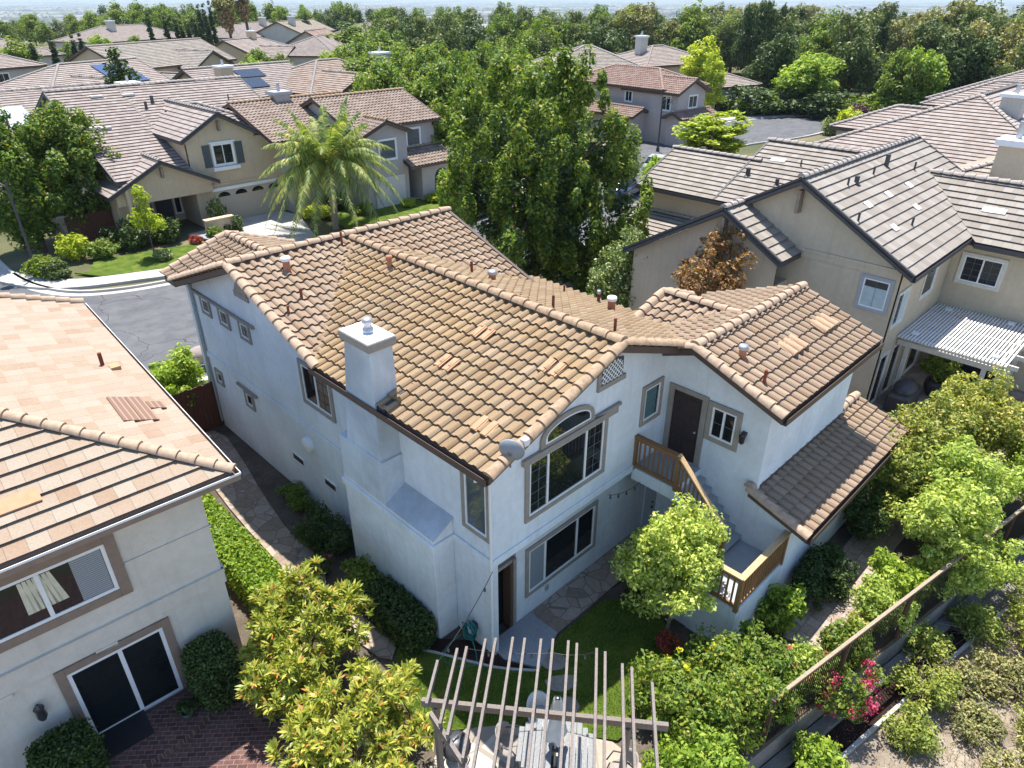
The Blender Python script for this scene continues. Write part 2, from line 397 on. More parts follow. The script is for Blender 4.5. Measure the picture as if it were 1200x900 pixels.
def gable_roof(root, axis, l0, l1, a, r, b, zr, pitch, ends='gg', style='barrel', mat='tile_main', ridge='ridge_tan', fascia='fascia_brown',
               pr=None, skip='', gut='', name='roof', deck=.17, rakes=None, capr=.13, seed=0, vb=0.0):
    """pitched roof: ridge along axis from l0 to l1 at cross position r, eaves at a and b; ends g gable, h hip, n buried in another roof.
    skip: 'a' or 'b' leaves that slope out; gut: 'a','b' get gutters"""
    S = STY[style]; P = lambda l, c, z: Vector((l, c, z)) if axis == 'x' else Vector((c, l, z))
    L = Vector((1, 0, 0)) if axis == 'x' else Vector((0, 1, 0)); Cr = Vector((0, 1, 0)) if axis == 'x' else Vector((1, 0, 0))
    mb = MB(); dk = MB(); caps = MB(); gm = MB()
    h0 = (r - a) if ends[0] == 'h' else 0; h1 = (b - r) if ends[1] == 'h' else 0
    cp = 1 / math.sqrt(1 + pitch * pitch)
    def slope(E, U, V, N, poly):
        v, f, u = tile_field(E, U, V, N, poly, S['kind'], S['expo'], S['tw'], seed); mb.add(v, f, u)
        pts = [E + U * x + V * y for x, y in poly]; dk.prism([p - Vector((0, 0, .012)) for p in pts], (0, 0, -deck))
    for side, e, sg in (('a', a, 1), ('b', b, -1)):
        if side in skip: continue
        run = abs(r - e); ze = zr - pitch * run; sl = run / cp
        V = (Cr * sg + Vector((0, 0, pitch))) * cp; U = L; N = U.cross(V).normalized()
        if N.z < 0: N = -N
        E = P(l0, e, ze); ln = l1 - l0; hh0 = run if ends[0] == 'h' else 0; hh1 = run if ends[1] == 'h' else 0
        vr = run if side == 'a' else vb; v0 = vr if ends[0] == 'v' else 0; v1 = vr if ends[1] == 'v' else 0      # v: the slope stops in a valley
        slope(E, U, V, N, [(v0, 0), (ln - v1, 0), (ln - hh1, sl), (hh0, sl)])
        if side in gut:
            o = e - sg * .10; z = ze - .06
            g0, g1 = l0 + v0, l1 - v1
            for dx, zz0, zz1, w in ((0, -.1, .05, .012), (.09 * sg, -.1, .0, .012)):
                q0 = P(g0, o + dx, 0); q1 = P(g1, o + dx, 0)
                gm.prism([q0 + Vector((0, 0, z + zz0)), q1 + Vector((0, 0, z + zz0)), q1 + Vector((0, 0, z + zz1)), q0 + Vector((0, 0, z + zz1))], Cr * w)
            q0 = P(g0, min(o, o + .1 * sg), z - .1); q1 = P(g1, min(o, o + .1 * sg), z - .1)
            gm.prism([q0, q1, q1 + Cr * .1, q0 + Cr * .1], (0, 0, -.01))
        for k, (l, en) in enumerate(((l0, ends[0]), (l1, ends[1]))):
            lo = P(l, e, ze); hi = P(l, r, zr)
            if en == 'g' and S['rake'] and (rakes is None or (side + str(k)) in rakes):
                off = L * (-.03 if k == 0 else .03); cap_run(caps, lo + off + Vector((0, 0, .03)), hi + off + Vector((0, 0, .03)), capr * 1.02, .37)
            elif en == 'g':
                off = L * (.05 if k == 0 else -.05); dk.bar(lo + off + Vector((0, 0, .02)), hi + off + Vector((0, 0, .02)), .1, .12)
            elif en == 'h':
                q = P(l + (run if k == 0 else -run), r, zr); cap_run(caps, lo + Vector((0, 0, .03)), q + Vector((0, 0, .03)), capr, .37)
    for k, en in enumerate(ends):       # hip ends
        if en != 'h': continue
        run = b - r; sl = run / cp; l = l0 if k == 0 else l1; d = L * (1 if k == 0 else -1)
        V = (d + Vector((0, 0, pitch))) * cp; U = Cr; N = U.cross(V).normalized()
        if N.z < 0: N = -N
        slope(P(l, a, zr - pitch * run), U, V, N, [(0, 0), (b - a, 0), (r - a, sl)])
        if ('0', '1')[k] in gut:
            z = zr - pitch * run - .06; o = -.10 if k == 0 else .0
            q0 = P(l + o, a - .1, z - .1); q1 = P(l + o, b + .1, z - .1); s = -1 if k == 0 else 1
            gm.prism([q0, q1, q1 + L * .1, q0 + L * .1], (0, 0, -.01))
            w0 = P(l + (-.1 if k == 0 else .1), a - .1, z - .1); w1 = P(l + (-.1 if k == 0 else .1), b + .1, z - .1)
            gm.prism([w0, w1, w1 + Vector((0, 0, .15)), w0 + Vector((0, 0, .15))], L * (.012 if k == 0 else -.012))
    cap_run(caps, P(l0 + h0 * (1 if ends[0] == 'h' else 0), r, zr + .05), P(l1 - h1, r, zr + .05), capr, .40)
    o = mb.build(name, M[mat], root, fix=False)
    dk.build('fascia', M[fascia], o)
    if caps.v: caps.build('ridge_tiles', M[ridge], o)
    if gm.v: gm.build('gutter', M[fascia], o)
    return o

def walls(root, boxes, polys=(), mat='stucco_white', name='wall'):
    mb = MB()
    for b in boxes: mb.box(*b)
    for poly, vec in polys: mb.prism(poly, vec)
    return mb.build(name, M[mat], root)
def gable_wall(axis, at_, c0, c1, z0, r, zr, pitch, thick=.2, drop=.2):
    """pentagon under a gable: wall plane axis='x' (x constant=at_) spans c0..c1 across; ridge at r"""
    zt = lambda c: zr - pitch * abs(c - r) - drop
    pts = [(c0, z0), (c1, z0), (c1, zt(c1))] + ([(r, zt(r))] if c0 < r < c1 else []) + [(c0, zt(c0))]
    if axis == 'x': return [Vector((at_, c, z)) for c, z in pts], Vector((thick, 0, 0))
    return [Vector((c, at_, z)) for c, z in pts], Vector((0, thick, 0))

class Face:
    """a wall plane: u to the right as seen from outside, z up, w outwards"""
    def __init__(s, axis, c, sign): s.axis, s.c, s.sg = axis, c, sign
    def p(s, u, z, w=0.0):
        if s.axis == 'x': return Vector((s.c + s.sg * w, u, z))
        return Vector((u, s.c + s.sg * w, z))
    def box(s, mb, u0, u1, z0, z1, w0, w1):
        a = s.p(u0, z0, w0); b = s.p(u1, z1, w1); mb.box(a.x, b.x, a.y, b.y, a.z, b.z)
def window(root, F, u0, u1, z0, z1, trim=.13, tmat='trim_taupe', smat='white_paint', gmat='glass_dark', splits=(), grid=None, gridcols=None, name='window',
           tops=True, proud=.05, sash=.05, label=None, blind=None, muntin='muntin_grey', sill=0.0):
    """trim surround on the wall, white frame set in it, dark panes; splits are fractions along u"""
    if u1 < u0: u0, u1 = u1, u0
    t = MB()
    if trim:
        F.box(t, u0 - trim, u0, z0 - trim, z1 + trim, -.02, proud); F.box(t, u1, u1 + trim, z0 - trim, z1 + trim, -.02, proud)
        F.box(t, u0, u1, z1, z1 + trim, -.02, proud); F.box(t, u0, u1, z0 - trim, z0, -.02, proud)
        if sill: F.box(t, u0 - trim - sill, u1 + trim + sill, z1 + trim, z1 + trim + .09, -.02, proud + .05)
        w = t.build(name, M[tmat], root, bevel=.008)
    s = MB(); k = sash
    F.box(s, u0, u0 + k, z0, z1, -.02, .03); F.box(s, u1 - k, u1, z0, z1, -.02, .03); F.box(s, u0 + k, u1 - k, z1 - k, z1, -.02, .03); F.box(s, u0 + k, u1 - k, z0, z0 + k, -.02, .03)
    for fr in splits:
        c = u0 + (u1 - u0) * fr; F.box(s, c - k * .55, c + k * .55, z0 + k, z1 - k, -.02, .035)
    mu = MB()
    if grid:
        cols = gridcols or [(u0 + k, u1 - k)]
        nx, nz = grid
        for c0, c1 in cols:
            for i in range(1, nx): c = c0 + (c1 - c0) * i / nx; F.box(mu, c - .005, c + .005, z0 + k, z1 - k, .012, .020)
            for i in range(1, nz): z = z0 + (z1 - z0) * i / nz; F.box(mu, c0, c1, z - .005, z + .005, .0125, .0205)
    if trim: so = s.build('sash', M[smat], w)
    else: so = w = s.build(name, M[smat], root)
    if mu.v: mu.build('muntin', M[muntin], w)
    g = MB(); F.box(g, u0 + .01, u1 - .01, z0 + .01, z1 - .01, -.03, .008); g.build('pane', M[gmat], w)
    if blind:
        bm_, f0, f1, g0, g1 = blind; q = MB()
        F.box(q, u0 + (u1 - u0) * f0, u0 + (u1 - u0) * f1, z0 + (z1 - z0) * g0, z0 + (z1 - z0) * g1, .0081, .0115); q.build('blind', M[bm_], w)
    if label: w['label'] = label
    return w
def pipe_vent(root, p, h=.4, r=.04, mat='rust_pipe', name='vent_pipe', cap=None):
    mb = MB(); mb.tube([Vector(p) - Vector((0, 0, .15)), Vector(p) + Vector((0, 0, h))], r, 8)
    mb.lathe(Vector(p) - Vector((0, 0, .05)), [(r * 2.2, -.02), (r * 2.0, .03), (r * 1.05, .09)], 10)
    o = mb.build(name, M[mat], root)
    if cap:
        c = MB(); c.lathe(Vector(p) + Vector((0, 0, h)), [(r * 1.3, -.05), (r * 1.35, .0), (r * 1.2, .05), (.01, .055)], 10); c.build('cap', M[cap], o)
    return o
# ------------------------------------------------------------------ camera, light
cd = bpy.data.cameras.new('camera'); cam = bpy.data.objects.new('camera', cd); COL.objects.link(cam); scene.camera = cam
cam.location = CAM; cam.rotation_euler = (R(90) - TH, 0, AZ - R(90)); cd.sensor_width = 36; cd.lens = F_PX / 1200 * 36; cd.clip_end = 60000; cd.clip_start = .1
wd = bpy.data.worlds.new('World'); scene.world = wd; wd.use_nodes = True; nt = wd.node_tree
sky = nt.nodes.new('ShaderNodeTexSky'); sky.sky_type = 'NISHITA'; sky.sun_disc = False
to_sun = Vector((.19, .265, 1.0)).normalized(); el = math.asin(to_sun.z); az = math.atan2(to_sun.x, to_sun.y)
sky.sun_elevation = el; sky.sun_rotation = az; sky.air_density = 1.0; sky.dust_density = .4; sky.ozone_density = 3.0
nt.links.new(sky.outputs[0], nt.nodes['Background'].inputs[0]); nt.nodes['Background'].inputs[1].default_value = .14
sl = bpy.data.lights.new('sun', 'SUN'); so_ = bpy.data.objects.new('sun', sl); COL.objects.link(so_)
sl.energy = 4.7; sl.angle = R(.53); sl.color = (1, .96, .89); so_.rotation_euler = (-to_sun).to_track_quat('-Z', 'Y').to_euler(); so_.location = (0, 0, 80)
vs = scene.view_settings; scene.display_settings.display_device = 'sRGB'; vs.view_transform = 'Standard'; vs.look = 'None'; vs.exposure = .98; vs.gamma = 1.0
scene.cycles.max_bounces = 6; scene.cycles.diffuse_bounces = 3; scene.cycles.glossy_bounces = 3; scene.cycles.transmission_bounces = 3

# the air over the valley: one closed box of thin haze
hz_ = MB(); hz_.box(-33000, 33000, -33000, 33000, -70, 17.5)
t = NT('haze'); pv = t.n('ShaderNodeVolumePrincipled'); pv.inputs['Color'].default_value = (.72, .82, .95, 1); pv.inputs['Density'].default_value = .00010; pv.inputs['Anisotropy'].default_value = .2
t.l(pv.outputs[0], t.out.inputs['Volume']); MATS['haze'] = t.m
tag(hz_.build('haze', t.m, None), kind='stuff')
scene.cycles.use_denoising = True; scene.cycles.denoiser = 'OPENIMAGEDENOISE'; scene.cycles.denoising_prefilter = 'ACCURATE'; scene.cycles.denoising_input_passes = 'RGB_ALBEDO_NORMAL'
# ------------------------------------------------------------------ the main white house
H = thing('two_storey_house', 'white stucco two storey house with tan barrel tile roof, outside wooden stair and tall chimney', 'house')
p = .365
mainp = dict(zr=7.12, pitch=p)
# walls: solid volumes, gables cut under the roofs
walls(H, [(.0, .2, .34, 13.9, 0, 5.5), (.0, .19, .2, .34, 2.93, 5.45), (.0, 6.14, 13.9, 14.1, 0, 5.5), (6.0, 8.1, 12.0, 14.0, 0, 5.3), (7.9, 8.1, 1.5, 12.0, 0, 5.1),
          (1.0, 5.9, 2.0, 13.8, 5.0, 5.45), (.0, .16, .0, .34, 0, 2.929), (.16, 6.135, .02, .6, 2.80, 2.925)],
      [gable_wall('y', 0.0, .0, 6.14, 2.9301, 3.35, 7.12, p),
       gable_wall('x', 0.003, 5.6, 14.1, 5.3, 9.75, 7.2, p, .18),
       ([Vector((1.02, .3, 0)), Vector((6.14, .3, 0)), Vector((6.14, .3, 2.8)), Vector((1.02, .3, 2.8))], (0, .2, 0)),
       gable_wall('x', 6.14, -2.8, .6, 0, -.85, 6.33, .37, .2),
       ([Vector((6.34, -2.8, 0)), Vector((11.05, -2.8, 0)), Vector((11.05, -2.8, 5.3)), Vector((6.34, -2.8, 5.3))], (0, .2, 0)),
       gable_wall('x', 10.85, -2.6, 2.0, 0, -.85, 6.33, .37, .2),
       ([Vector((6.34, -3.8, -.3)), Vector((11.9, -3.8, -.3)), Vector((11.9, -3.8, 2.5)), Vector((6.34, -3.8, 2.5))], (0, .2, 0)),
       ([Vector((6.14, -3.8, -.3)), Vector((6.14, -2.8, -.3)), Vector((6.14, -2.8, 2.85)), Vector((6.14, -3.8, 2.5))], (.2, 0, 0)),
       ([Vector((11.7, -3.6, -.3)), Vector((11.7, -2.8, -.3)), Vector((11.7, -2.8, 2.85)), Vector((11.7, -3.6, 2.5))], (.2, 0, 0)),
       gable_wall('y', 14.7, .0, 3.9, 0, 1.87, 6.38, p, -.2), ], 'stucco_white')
# string course round the first floor
mb = MB(); mb.box(-.045, 0, 4.80, 14.12, 2.80, 2.99); mb.box(-.045, .0, -.045, .55, 2.80, 2.99); mb.box(0, 5.0, -.045, 0.0, 2.80, 2.99)
mb.box(-.045, 0, .55, 1.23, 2.80, 2.99)
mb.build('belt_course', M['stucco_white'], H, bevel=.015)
# roofs
gable_roof(H, 'y', -.5, 9.65, -.5, 3.35, 8.45, 7.12, p, 'gv', gut='a', seed=1, vb=2.9)
gable_roof(H, 'x', -.45, 7.25, 5.6, 9.75, 14.3, 7.2, p, 'gg', mat='tile_wing', seed=2, ridge='ridge_pale', rakes=('a0', 'b0'))
gable_roof(H, 'y', 11.95, 15.1, -.45, 1.87, 4.2, 6.38, p, 'vg', mat='tile_wing', seed=3, ridge='ridge_pale')
gable_roof(H, 'x', 5.74, 11.3, -3.2, -.85, 2.0, 6.33, .37, 'gg', mat='tile_wing', seed=4, ridge='ridge_pale', gut='a', rakes=('a0', 'b0'))
gable_roof(H, 'y', -.3, 2.1, 7.25, 8.85, 10.4, 6.0, .37, 'ng', mat='tile_wing', seed=5, ridge='ridge_pale')
gable_roof(H, 'x', 6.0, 12.4, -4.25, -2.67, 0, 3.06, .32, 'gg', mat='tile_wing', seed=6, skip='b', gut='a', rakes=('a0',), ridge='ridge_pale')
mb = MB(); mb.box(6.3, 11.3, -2.83, -2.68, 3.02, 3.14); mb.build('flashing', M['fascia_brown'], H)
# chimney: firebox bump-out, shoulder ledge, shaft, cap
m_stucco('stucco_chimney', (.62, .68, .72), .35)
ch = MB(); ch.box(-.59, .0, 1.27, 4.8, -.1, 2.92); ch.box(-.64, -.0, 1.22, 4.85, 2.78, 2.97)
ch.prism([(-.59, 1.27, 2.97), (0, 1.27, 2.97), (0, 1.27, 3.42), (-.59, 1.27, 3.08)], (0, 3.53, 0))
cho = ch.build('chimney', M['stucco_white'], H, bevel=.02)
m_stucco('stucco_ledge', (.50, .54, .57), .3)
mb = MB(); mb.prism([(-.6, 1.24, 3.085), (0, 1.24, 3.425), (0, 3.0, 3.425), (-.6, 3.0, 3.085)], (0, 0, .03)); mb.build('shoulder', M['stucco_ledge'], cho)
ch2 = MB(); ch2.box(-.59, .12, 3.0, 4.75, 3.08, 4.28)
ch2.prism([(-.59, 3.05, 4.28), (.12, 3.05, 4.28), (.12, 4.42, 4.28), (-.59, 4.42, 4.28)], (0, 0, .02))
sh = [(-.56, 3.06, 4.3), (.10, 3.06, 4.3), (.10, 4.42, 4.3), (-.56, 4.42, 4.3)]; tp = [(-.55, 3.04, 7.1), (.02, 3.04, 7.1), (.02, 3.98, 7.1), (-.55, 3.98, 7.1)]
ch2.add(sh + tp, [(0, 1, 5, 4), (1, 2, 6, 5), (2, 3, 7, 6), (3, 0, 4, 7), (4, 5, 6, 7), (3, 2, 1, 0)])
ch2.build('shaft', M['stucco_chimney'], cho)
mb = MB(); mb.box(-.63, .08, 2.95, 4.06, 7.08, 7.26); mb.build('crown_trim', M['trim_taupe'], cho)
mb = MB(); mb.box(-.615, .065, 2.965, 4.045, 7.26, 7.285); mb.build('cap', M['cap_white'], cho)
mb = MB(); mb.lathe((-.24, 3.5, 7.285), [(.12, 0), (.12, .08), (.085, .11), (.085, .19), (.115, .22), (.115, .30), (.01, .315)], 14); mb.build('flue', M['steel'], cho)
mb = MB(); mb.prism([(-.52, 2.74, 5.62), (.35, 2.74, 5.92), (.35, 3.08, 5.92), (-.52, 3.08, 5.62)], (0, 0, .13)); mb.build('saddle_flashing', M['flashing'], cho)
# windows of the long side wall
Fx = Face('x', 0, -1); Fy = Face('y', 0, -1); Fl = Face('y', .3, -1); Fa = Face('x', 6.14, -1)
mb = MB(); Fx.box(mb, 9.85, 14.0, 5.19, 5.27, -.01, .09); hd = mb.build('window_header', M['trim_taupe'], H)
for u1, u0 in ((13.5, 13.0), (12.2, 11.68), (10.82, 10.32)):
    window(H, Fx, u0, u1, 4.66, 5.12, .10, grid=(2, 2))
window(H, Fx, 6.0, 7.35, 3.92, 5.03, .12, splits=(.5,), grid=(2, 4), gridcols=[(6.05, 6.66)])
window(H, Fx, 11.1, 11.5, 2.02, 2.45, .10); mb = MB(); Fx.box(mb, 10.65, 11.98, 2.56, 2.64, -.01, .08); mb.build('window_header', M['trim_taupe'], H)
window(H, Fx, 13.3, 13.65, 2.02, 2.4, .10)
window(H, Fx, .12, .80, 3.55, 4.95, .10, gmat='glass_pale', tops=False)
for y0, y1 in ((8.15, 8.85), (6.4, 7.05)):
    mb = MB(); Fx.box(mb, y0, y1, 1.2, 1.48, -.01, .03); v = mb.build('foundation_vent', M['white_paint'], H); mb = MB(); Fx.box(mb, y0 + .05, y1 - .05, 1.26, 1.43, .03, .035); mb.build('screen', M['black_metal'], v)
mb = MB(); c = Fx.p(7.64, 2.3, 0); mb.lathe((0, 0, 0), [(.24, 0), (.24, .12), (.2, .16), (.01, .17)], 20)
v = mb.build('meter_box', M['white_paint'], H); v.location = c; v.rotation_euler = (0, R(-90), 0)
mb = MB(); Fx.box(mb, 9.88, 10.75, 5.98, 6.14, -.02, .04); mb.prism([Fx.p(9.95, 6.14), Fx.p(10.72, 6.14), Fx.p(10.55, 6.42), Fx.p(9.95, 6.62)], (-.03, 0, 0)); mb.build('gable_vent', M['trim_taupe'], H)
# garden front: arched picture window, gable vent, lower window, alcove door
w = window(H, Fy, 1.08, 3.58, 3.56, 5.0, .12, splits=(.235, .745), grid=(2, 5), gridcols=[(1.13, 1.64), (2.97, 3.53)])
mb = MB(); Fy.box(mb, .86, 4.0, 5.02, 5.17, -.01, .09)
mb.prism([Fy.p(3.58, 5.17, .088), Fy.p(4.12, 5.17, .088), Fy.p(4.12, 5.24, .088), Fy.p(3.2, 5.24, .088)], (0, .08, 0)); mb.build('window_header', M['trim_taupe'], w)
N = 14; arc = lambda cx, a, z, b: [(cx + a * math.cos(math.pi * i / N), z + b * math.sin(math.pi * i / N)) for i in range(N + 1)]
oc = [(3.16, 5.17)] + arc(2.28, .88, 5.36, .42) ; icx = [(3.02, 5.26)] + arc(2.28, .74, 5.38, .29) + [(1.54, 5.26)]
mb = MB(); mb.prism([Fy.p(x, z, .05) for x, z in oc + [(1.4, 5.17)]], (0, .07, 0)); aw = mb.build('arched_window', M['trim_taupe'], H)
mb = MB(); mb.prism([Fy.p(x, z, .06) for x, z in icx], (0, .02, 0)); mb.build('sash', M['white_paint'], aw)
mb = MB(); mb.prism([Fy.p(2.28 + (x - 2.28) * .93, 5.30 + (z - 5.26) * .82, .064) for x, z in icx], (0, .004, 0)); mb.build('pane', M['glass_dark'], aw)
mb = MB(); mb.prism([Fy.p(3.32, 5.96), Fy.p(4.12, 5.96), Fy.p(4.12, 6.42), Fy.p(3.32, 6.62)], (0, -.03, 0)); gv = mb.build('gable_vent', M['dark_metal'], H)
mb = MB(); Fy.box(mb, 3.22, 4.22, 5.83, 5.96, -.01, .06); Fy.box(mb, 3.22, 3.32, 5.96, 6.6, -.01, .05); mb.build('vent_frame', M['trim_taupe'], gv)
# keep the lattice inside the opening
mb = MB()
for i in range(-4, 9):
    for s in (1, -1):
        x0 = 3.32 + i * .13; pts = []
        for k in range(21):
            z = 5.97 + .6 * k / 20; x = x0 + (z - 5.97) * s + (.5 if s < 0 else 0)
            top = 6.62 - (x - 3.32) * .25 - .03
            if 3.34 < x < 4.1 and z < top: pts.append(Fy.p(x, z, .036 if s > 0 else .042))
        if len(pts) > 2: mb.bar(pts[0], pts[-1], .026, .012, (0, 1, 0))
mb.build('lattice', M['white_paint'], gv)
window(H, Fy, 5.15, 5.80, 4.2, 5.12, .11, gmat='glass_dark', grid=(2, 4), blind=('blind_teal', .06, .8, .05, .95))
window(H, Fl, 1.42, 3.86, .80, 2.14, .10, splits=(.235, .72), blind=('blind_slats', .02, .22, .03, .97))
d = MB(); Fl.box(d, .16, .24, 0, 2.2, -.45, -.02); Fl.box(d, .92, 1.02, 0, 2.2, -.45, .02); Fl.box(d, .24, .92, 2.1, 2.2, -.45, -.02); Fl.box(d, .24, .92, 2.2, 2.8, -.4, -.1)
do = d.build('patio_door', M['trim_taupe'], H)
mb = MB(); Fl.box(mb, .24, .92, .04, 2.1, -.3, -.26); mb.build('pane', M['glass_dark'], do)
mb = MB(); Fl.box(mb, .82, .90, .04, 2.1, -.24, .02); mb.build('door_leaf', M['cedar_dark'], do)
mb = MB(); Fl.box(mb, 2.05, 2.15, .42, .56, 0, .04); mb.build('wall_outlet', M['grey_paint'], H)
# annex: stair door, window, lantern
d = MB()
for b in ((-.25, -.10, 2.95, 5.0), (-1.22, -1.07, 2.95, 5.0), (-1.07, -.25, 4.88, 5.0)): Fa.box(d, *b, -.01, .05)
do = d.build('entry_door', M['trim_taupe'], H)
mb = MB(); Fa.box(mb, -1.07, -.25, 2.95, 4.88, -.02, .012)
for u in (-1.0, -.63):
    for z0, z1 in ((3.1, 3.6), (3.7, 4.25), (4.35, 4.75)): Fa.box(mb, u, u + .3, z0, z1, .012, .022)
mb.build('door_leaf', M['door_dark'], do); mb = MB(); mb.ball(Fa.p(-.98, 3.9, .06), .035); mb.build('handle', M['steel'], do)
window(H, Fa, -2.0, -1.36, 3.98, 4.82, .13, splits=(.5,), grid=(1, 2))
la = MB(); la.box(6.02, 6.14, -2.31, -2.2, 4.42, 4.5); la.lathe((6.02, -2.255, 4.2), [(.03, 0), (.07, .05), (.07, .2), (.085, .22), (.02, .3)], 8)
la.build('wall_lantern', M['black_metal'], H)
d = MB(); Fa.box(d, -.10, .24, 0, 2.05, -.01, .03); do = d.build('store_door', M['grey_paint'], H); mb = MB(); mb.ball(Fa.p(-.04, .98, .07), .035); mb.ball(Fa.p(-.04, 1.15, .06), .03); mb.build('handle', M['black_metal'], do)
# outside stair
st = MB(); st.box(4.95, 6.14, -1.28, -.0, 2.55, 2.90); st.box(4.95, 6.14, -1.4, -1.28, 0, 2.55)
st.box(3.95, 6.14, -3.8, -2.65, -.3, 1.38)
st.prism([(4.95, -1.28, 2.9), (4.95, -1.28, 0), (4.95, -2.65, 0), (4.95, -2.65, 1.38)], (.09, 0, 0))
st.prism([(3.95, -2.65, 1.38), (3.95, -2.65, 0), (3.95, -1.2, 0)], (.09, 0, 0))
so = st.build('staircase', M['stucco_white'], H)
sd = MB(); sd.box(4.97, 6.13, -1.28, -.01, 2.9, 2.93); sd.box(4.0, 6.13, -3.76, -2.65, 1.38, 1.41)
for i in range(7): sd.box(5.03, 6.13, -1.48 - i * .2, -1.28 - i * .2 + .02, 1.5, 2.72 - i * .19)
for i in range(7): sd.box(4.03, 4.93, -2.65 + i * .2, -2.45 + i * .2, .0, 1.2 - i * .19)
sd.build('deck', M['grey_paint'], so)
def railing(parent, a, b, h=.98, posts=True, n=None, mat='cedar', cap='cedar_light'):
    a = Vector(a); b = Vector(b); L = (b - a); n = n or max(3, int((L.xy.length) / .13)); up = Vector((0, 0, 1))
    r = MB(); r.bar(a + up * .1, b + up * .1, .05, .09); r.bar(a + up * (h - .09), b + up * (h - .09), .045, .09)
    for i in range(1, n): q = a + L * i / n; r.bar(q + up * .1, q + up * (h - .06), .038, .038)
    if posts:
        for q in ((a, b) if posts is True else (b,)): r.bar(q - up * .05, q + up * (h - .04), .10, .10)
    o = r.build('railing', M[mat], parent); c = MB(); c.bar(a + up * (h - .005) - L.normalized() * .05, b + up * (h - .005) + L.normalized() * .05, .15, .035); c.build('cap_rail', M[cap], o)
    return o
railing(so, (4.98, -.02, 2.9), (4.98, -1.28, 2.9), cap='cedar'); railing(so, (4.982, -1.30, 2.9), (4.982, -2.72, 1.5), n=12, posts='b', h=.986)
railing(so, (3.98, -3.76, 1.38), (6.12, -3.76, 1.38)); railing(so, (3.982, -3.758, 1.38), (3.982, -2.7, 1.38), n=7, posts='b', h=.984); railing(so, (3.978, -2.66, 1.38), (3.978, -1.3, .1), n=10, posts='b', h=.988)
# pipes, vents and odd tiles on the roofs
W_ = ((3.35, 0, 7.12), (-p, 0, 1)); E_ = ((3.35, 0, 7.12), (p, 0, 1)); C_ = ((0, 9.75, 7.2), (0, -p, 1)); A_ = ((0, -.85, 6.33), (0, -.37, 1)); AF = ((0, -.85, 6.33), (0, .37, 1))
for (x, y), pl_, h, r, cap, mt in (((337, 319), C_, .38, .10, 'cap_white', 'terracotta'), ((354, 352), C_, .34, .04, None, 'rust_pipe'), ((339, 371), C_, .3, .035, None, 'rust_pipe'), ((401, 288), C_, .42, .035, None, 'rust_pipe'),
        ((457, 316), W_, .35, .07, 'terracotta', 'terracotta'), ((553, 322), E_, .4, .04, None, 'rust_pipe'), ((577, 331), E_, .3, .10, 'steel', 'terracotta'), ((648, 365), E_, .42, .035, None, 'rust_pipe'), ((661, 345), E_, .3, .03, None, 'rust_pipe'),
        ((701, 357), E_, .4, .05, 'steel', 'rust_pipe'), ((716, 366), E_, .42, .11, 'cap_white', 'terracotta'), ((720, 393), E_, .42, .035, None, 'rust_pipe'),
        ((869, 421), A_, .32, .09, 'steel', 'terracotta'), ((895, 450), A_, .36, .04, None, 'rust_pipe')):
    q = on_plane(x, y, *pl_); pipe_vent(H, q, h, r, mt, cap=cap)
def clay_vent(q, d, tw=.285, ln=.40, up=.06, side=None):
    """pair of raised clay vent tiles lying down the slope"""
    n = d.cross(side).normalized(); n = n if n.z > 0 else -n
    for k in (0, 1):
        a = q + side * (k * tw); mb = MB(); mb.bar(a + n * .085, a + d * ln + n * .075, .20, .035, n); mb.bar(a + n * .108 + d * .005, a + d * ln + n * .098, .12, .02, n); v = mb.build('vent_tile', M['vent_clay'], H)
        mb = MB(); mb.bar(a - side * .03 + d * .015 + n * .04, a - side * .03 + d * (ln - .02) + n * .035, .25, .05, n); mb.build('vent_slot', M['flashing'], v)
dW = Vector((1, 0, p)).normalized(); dA = Vector((0, 1, .37)).normalized()
for x, y in ((555, 397), (513, 432), (635, 438), (556, 507)): clay_vent(on_plane(x, y, *W_), dW, side=Vector((0, -1, 0)))
m_plain('vent_pale', (.42, .28, .18), .85, .2, .12)
for x, y in ((929, 418), (966, 391)):
    q = on_plane(x, y, *A_)
    for k in (0, 1, 2):
        mb = MB(); a = q + Vector((1, 0, 0)) * (k * .285); n = Vector((0, -.37, 1)).normalized()
        mb.bar(a + n * .082, a + dA * .42 + n * .072, .275, .035, n); cap_run(mb, a + n * .07, a + dA * .42 + n * .06, .115, .42, up=n, n=8, lift=0); mb.build('vent_tile', M['vent_pale'], H)
# downspout at the near corner
mb = MB(); mb.tube([(-.5, -.1, 5.42), (-.28, -.02, 5.3), (-.06, -.03, 5.1), (-.06, -.03, .15)], .035, 8); mb.build('downspout', M['white_paint'], H)
mb = MB(); mb.tube([(-.05, 14.12, 5.4), (-.05, 14.12, .2)], .035, 8); mb.build('downspout', M['grey_paint'], H)

# satellite dish on the gable edge
dish = thing('satellite_dish', 'grey oval satellite dish clamped to the gable edge above the picture window', 'satellite dish', (-.05, -.6, 5.78))
mb = MB(); n_ = 18; rr = .245
prof = [(rr * k / 5, .09 * (k / 5) ** 2) for k in range(6)]
mb.lathe((0, 0, 0), [(.001, 0)] + prof[1:] + [(rr + .01, .1), (rr, .075)] + [(r_, z_ - .02) for r_, z_ in reversed(prof[1:5])], n_)
m_plain('dish_grey', (.22, .24, .26), .5, .4, .08); ds = mb.build('reflector', M['dish_grey'], dish); ds.location = (-.02, -.02, .34); ds.rotation_euler = Vector((.85, .45, .12)).to_track_quat('Z', 'Y').to_euler()
mb = MB(); mb.bar((.02, 0, .28), (.36, .02, .34), .04, .03); mb.bar((.0, .05, .3), (.12, .14, -.02), .05, .05); mb.tube([(.12, .14, .0), (.2, .2, -.2)], .025, 6); mb.build('arm', M['steel'], dish)
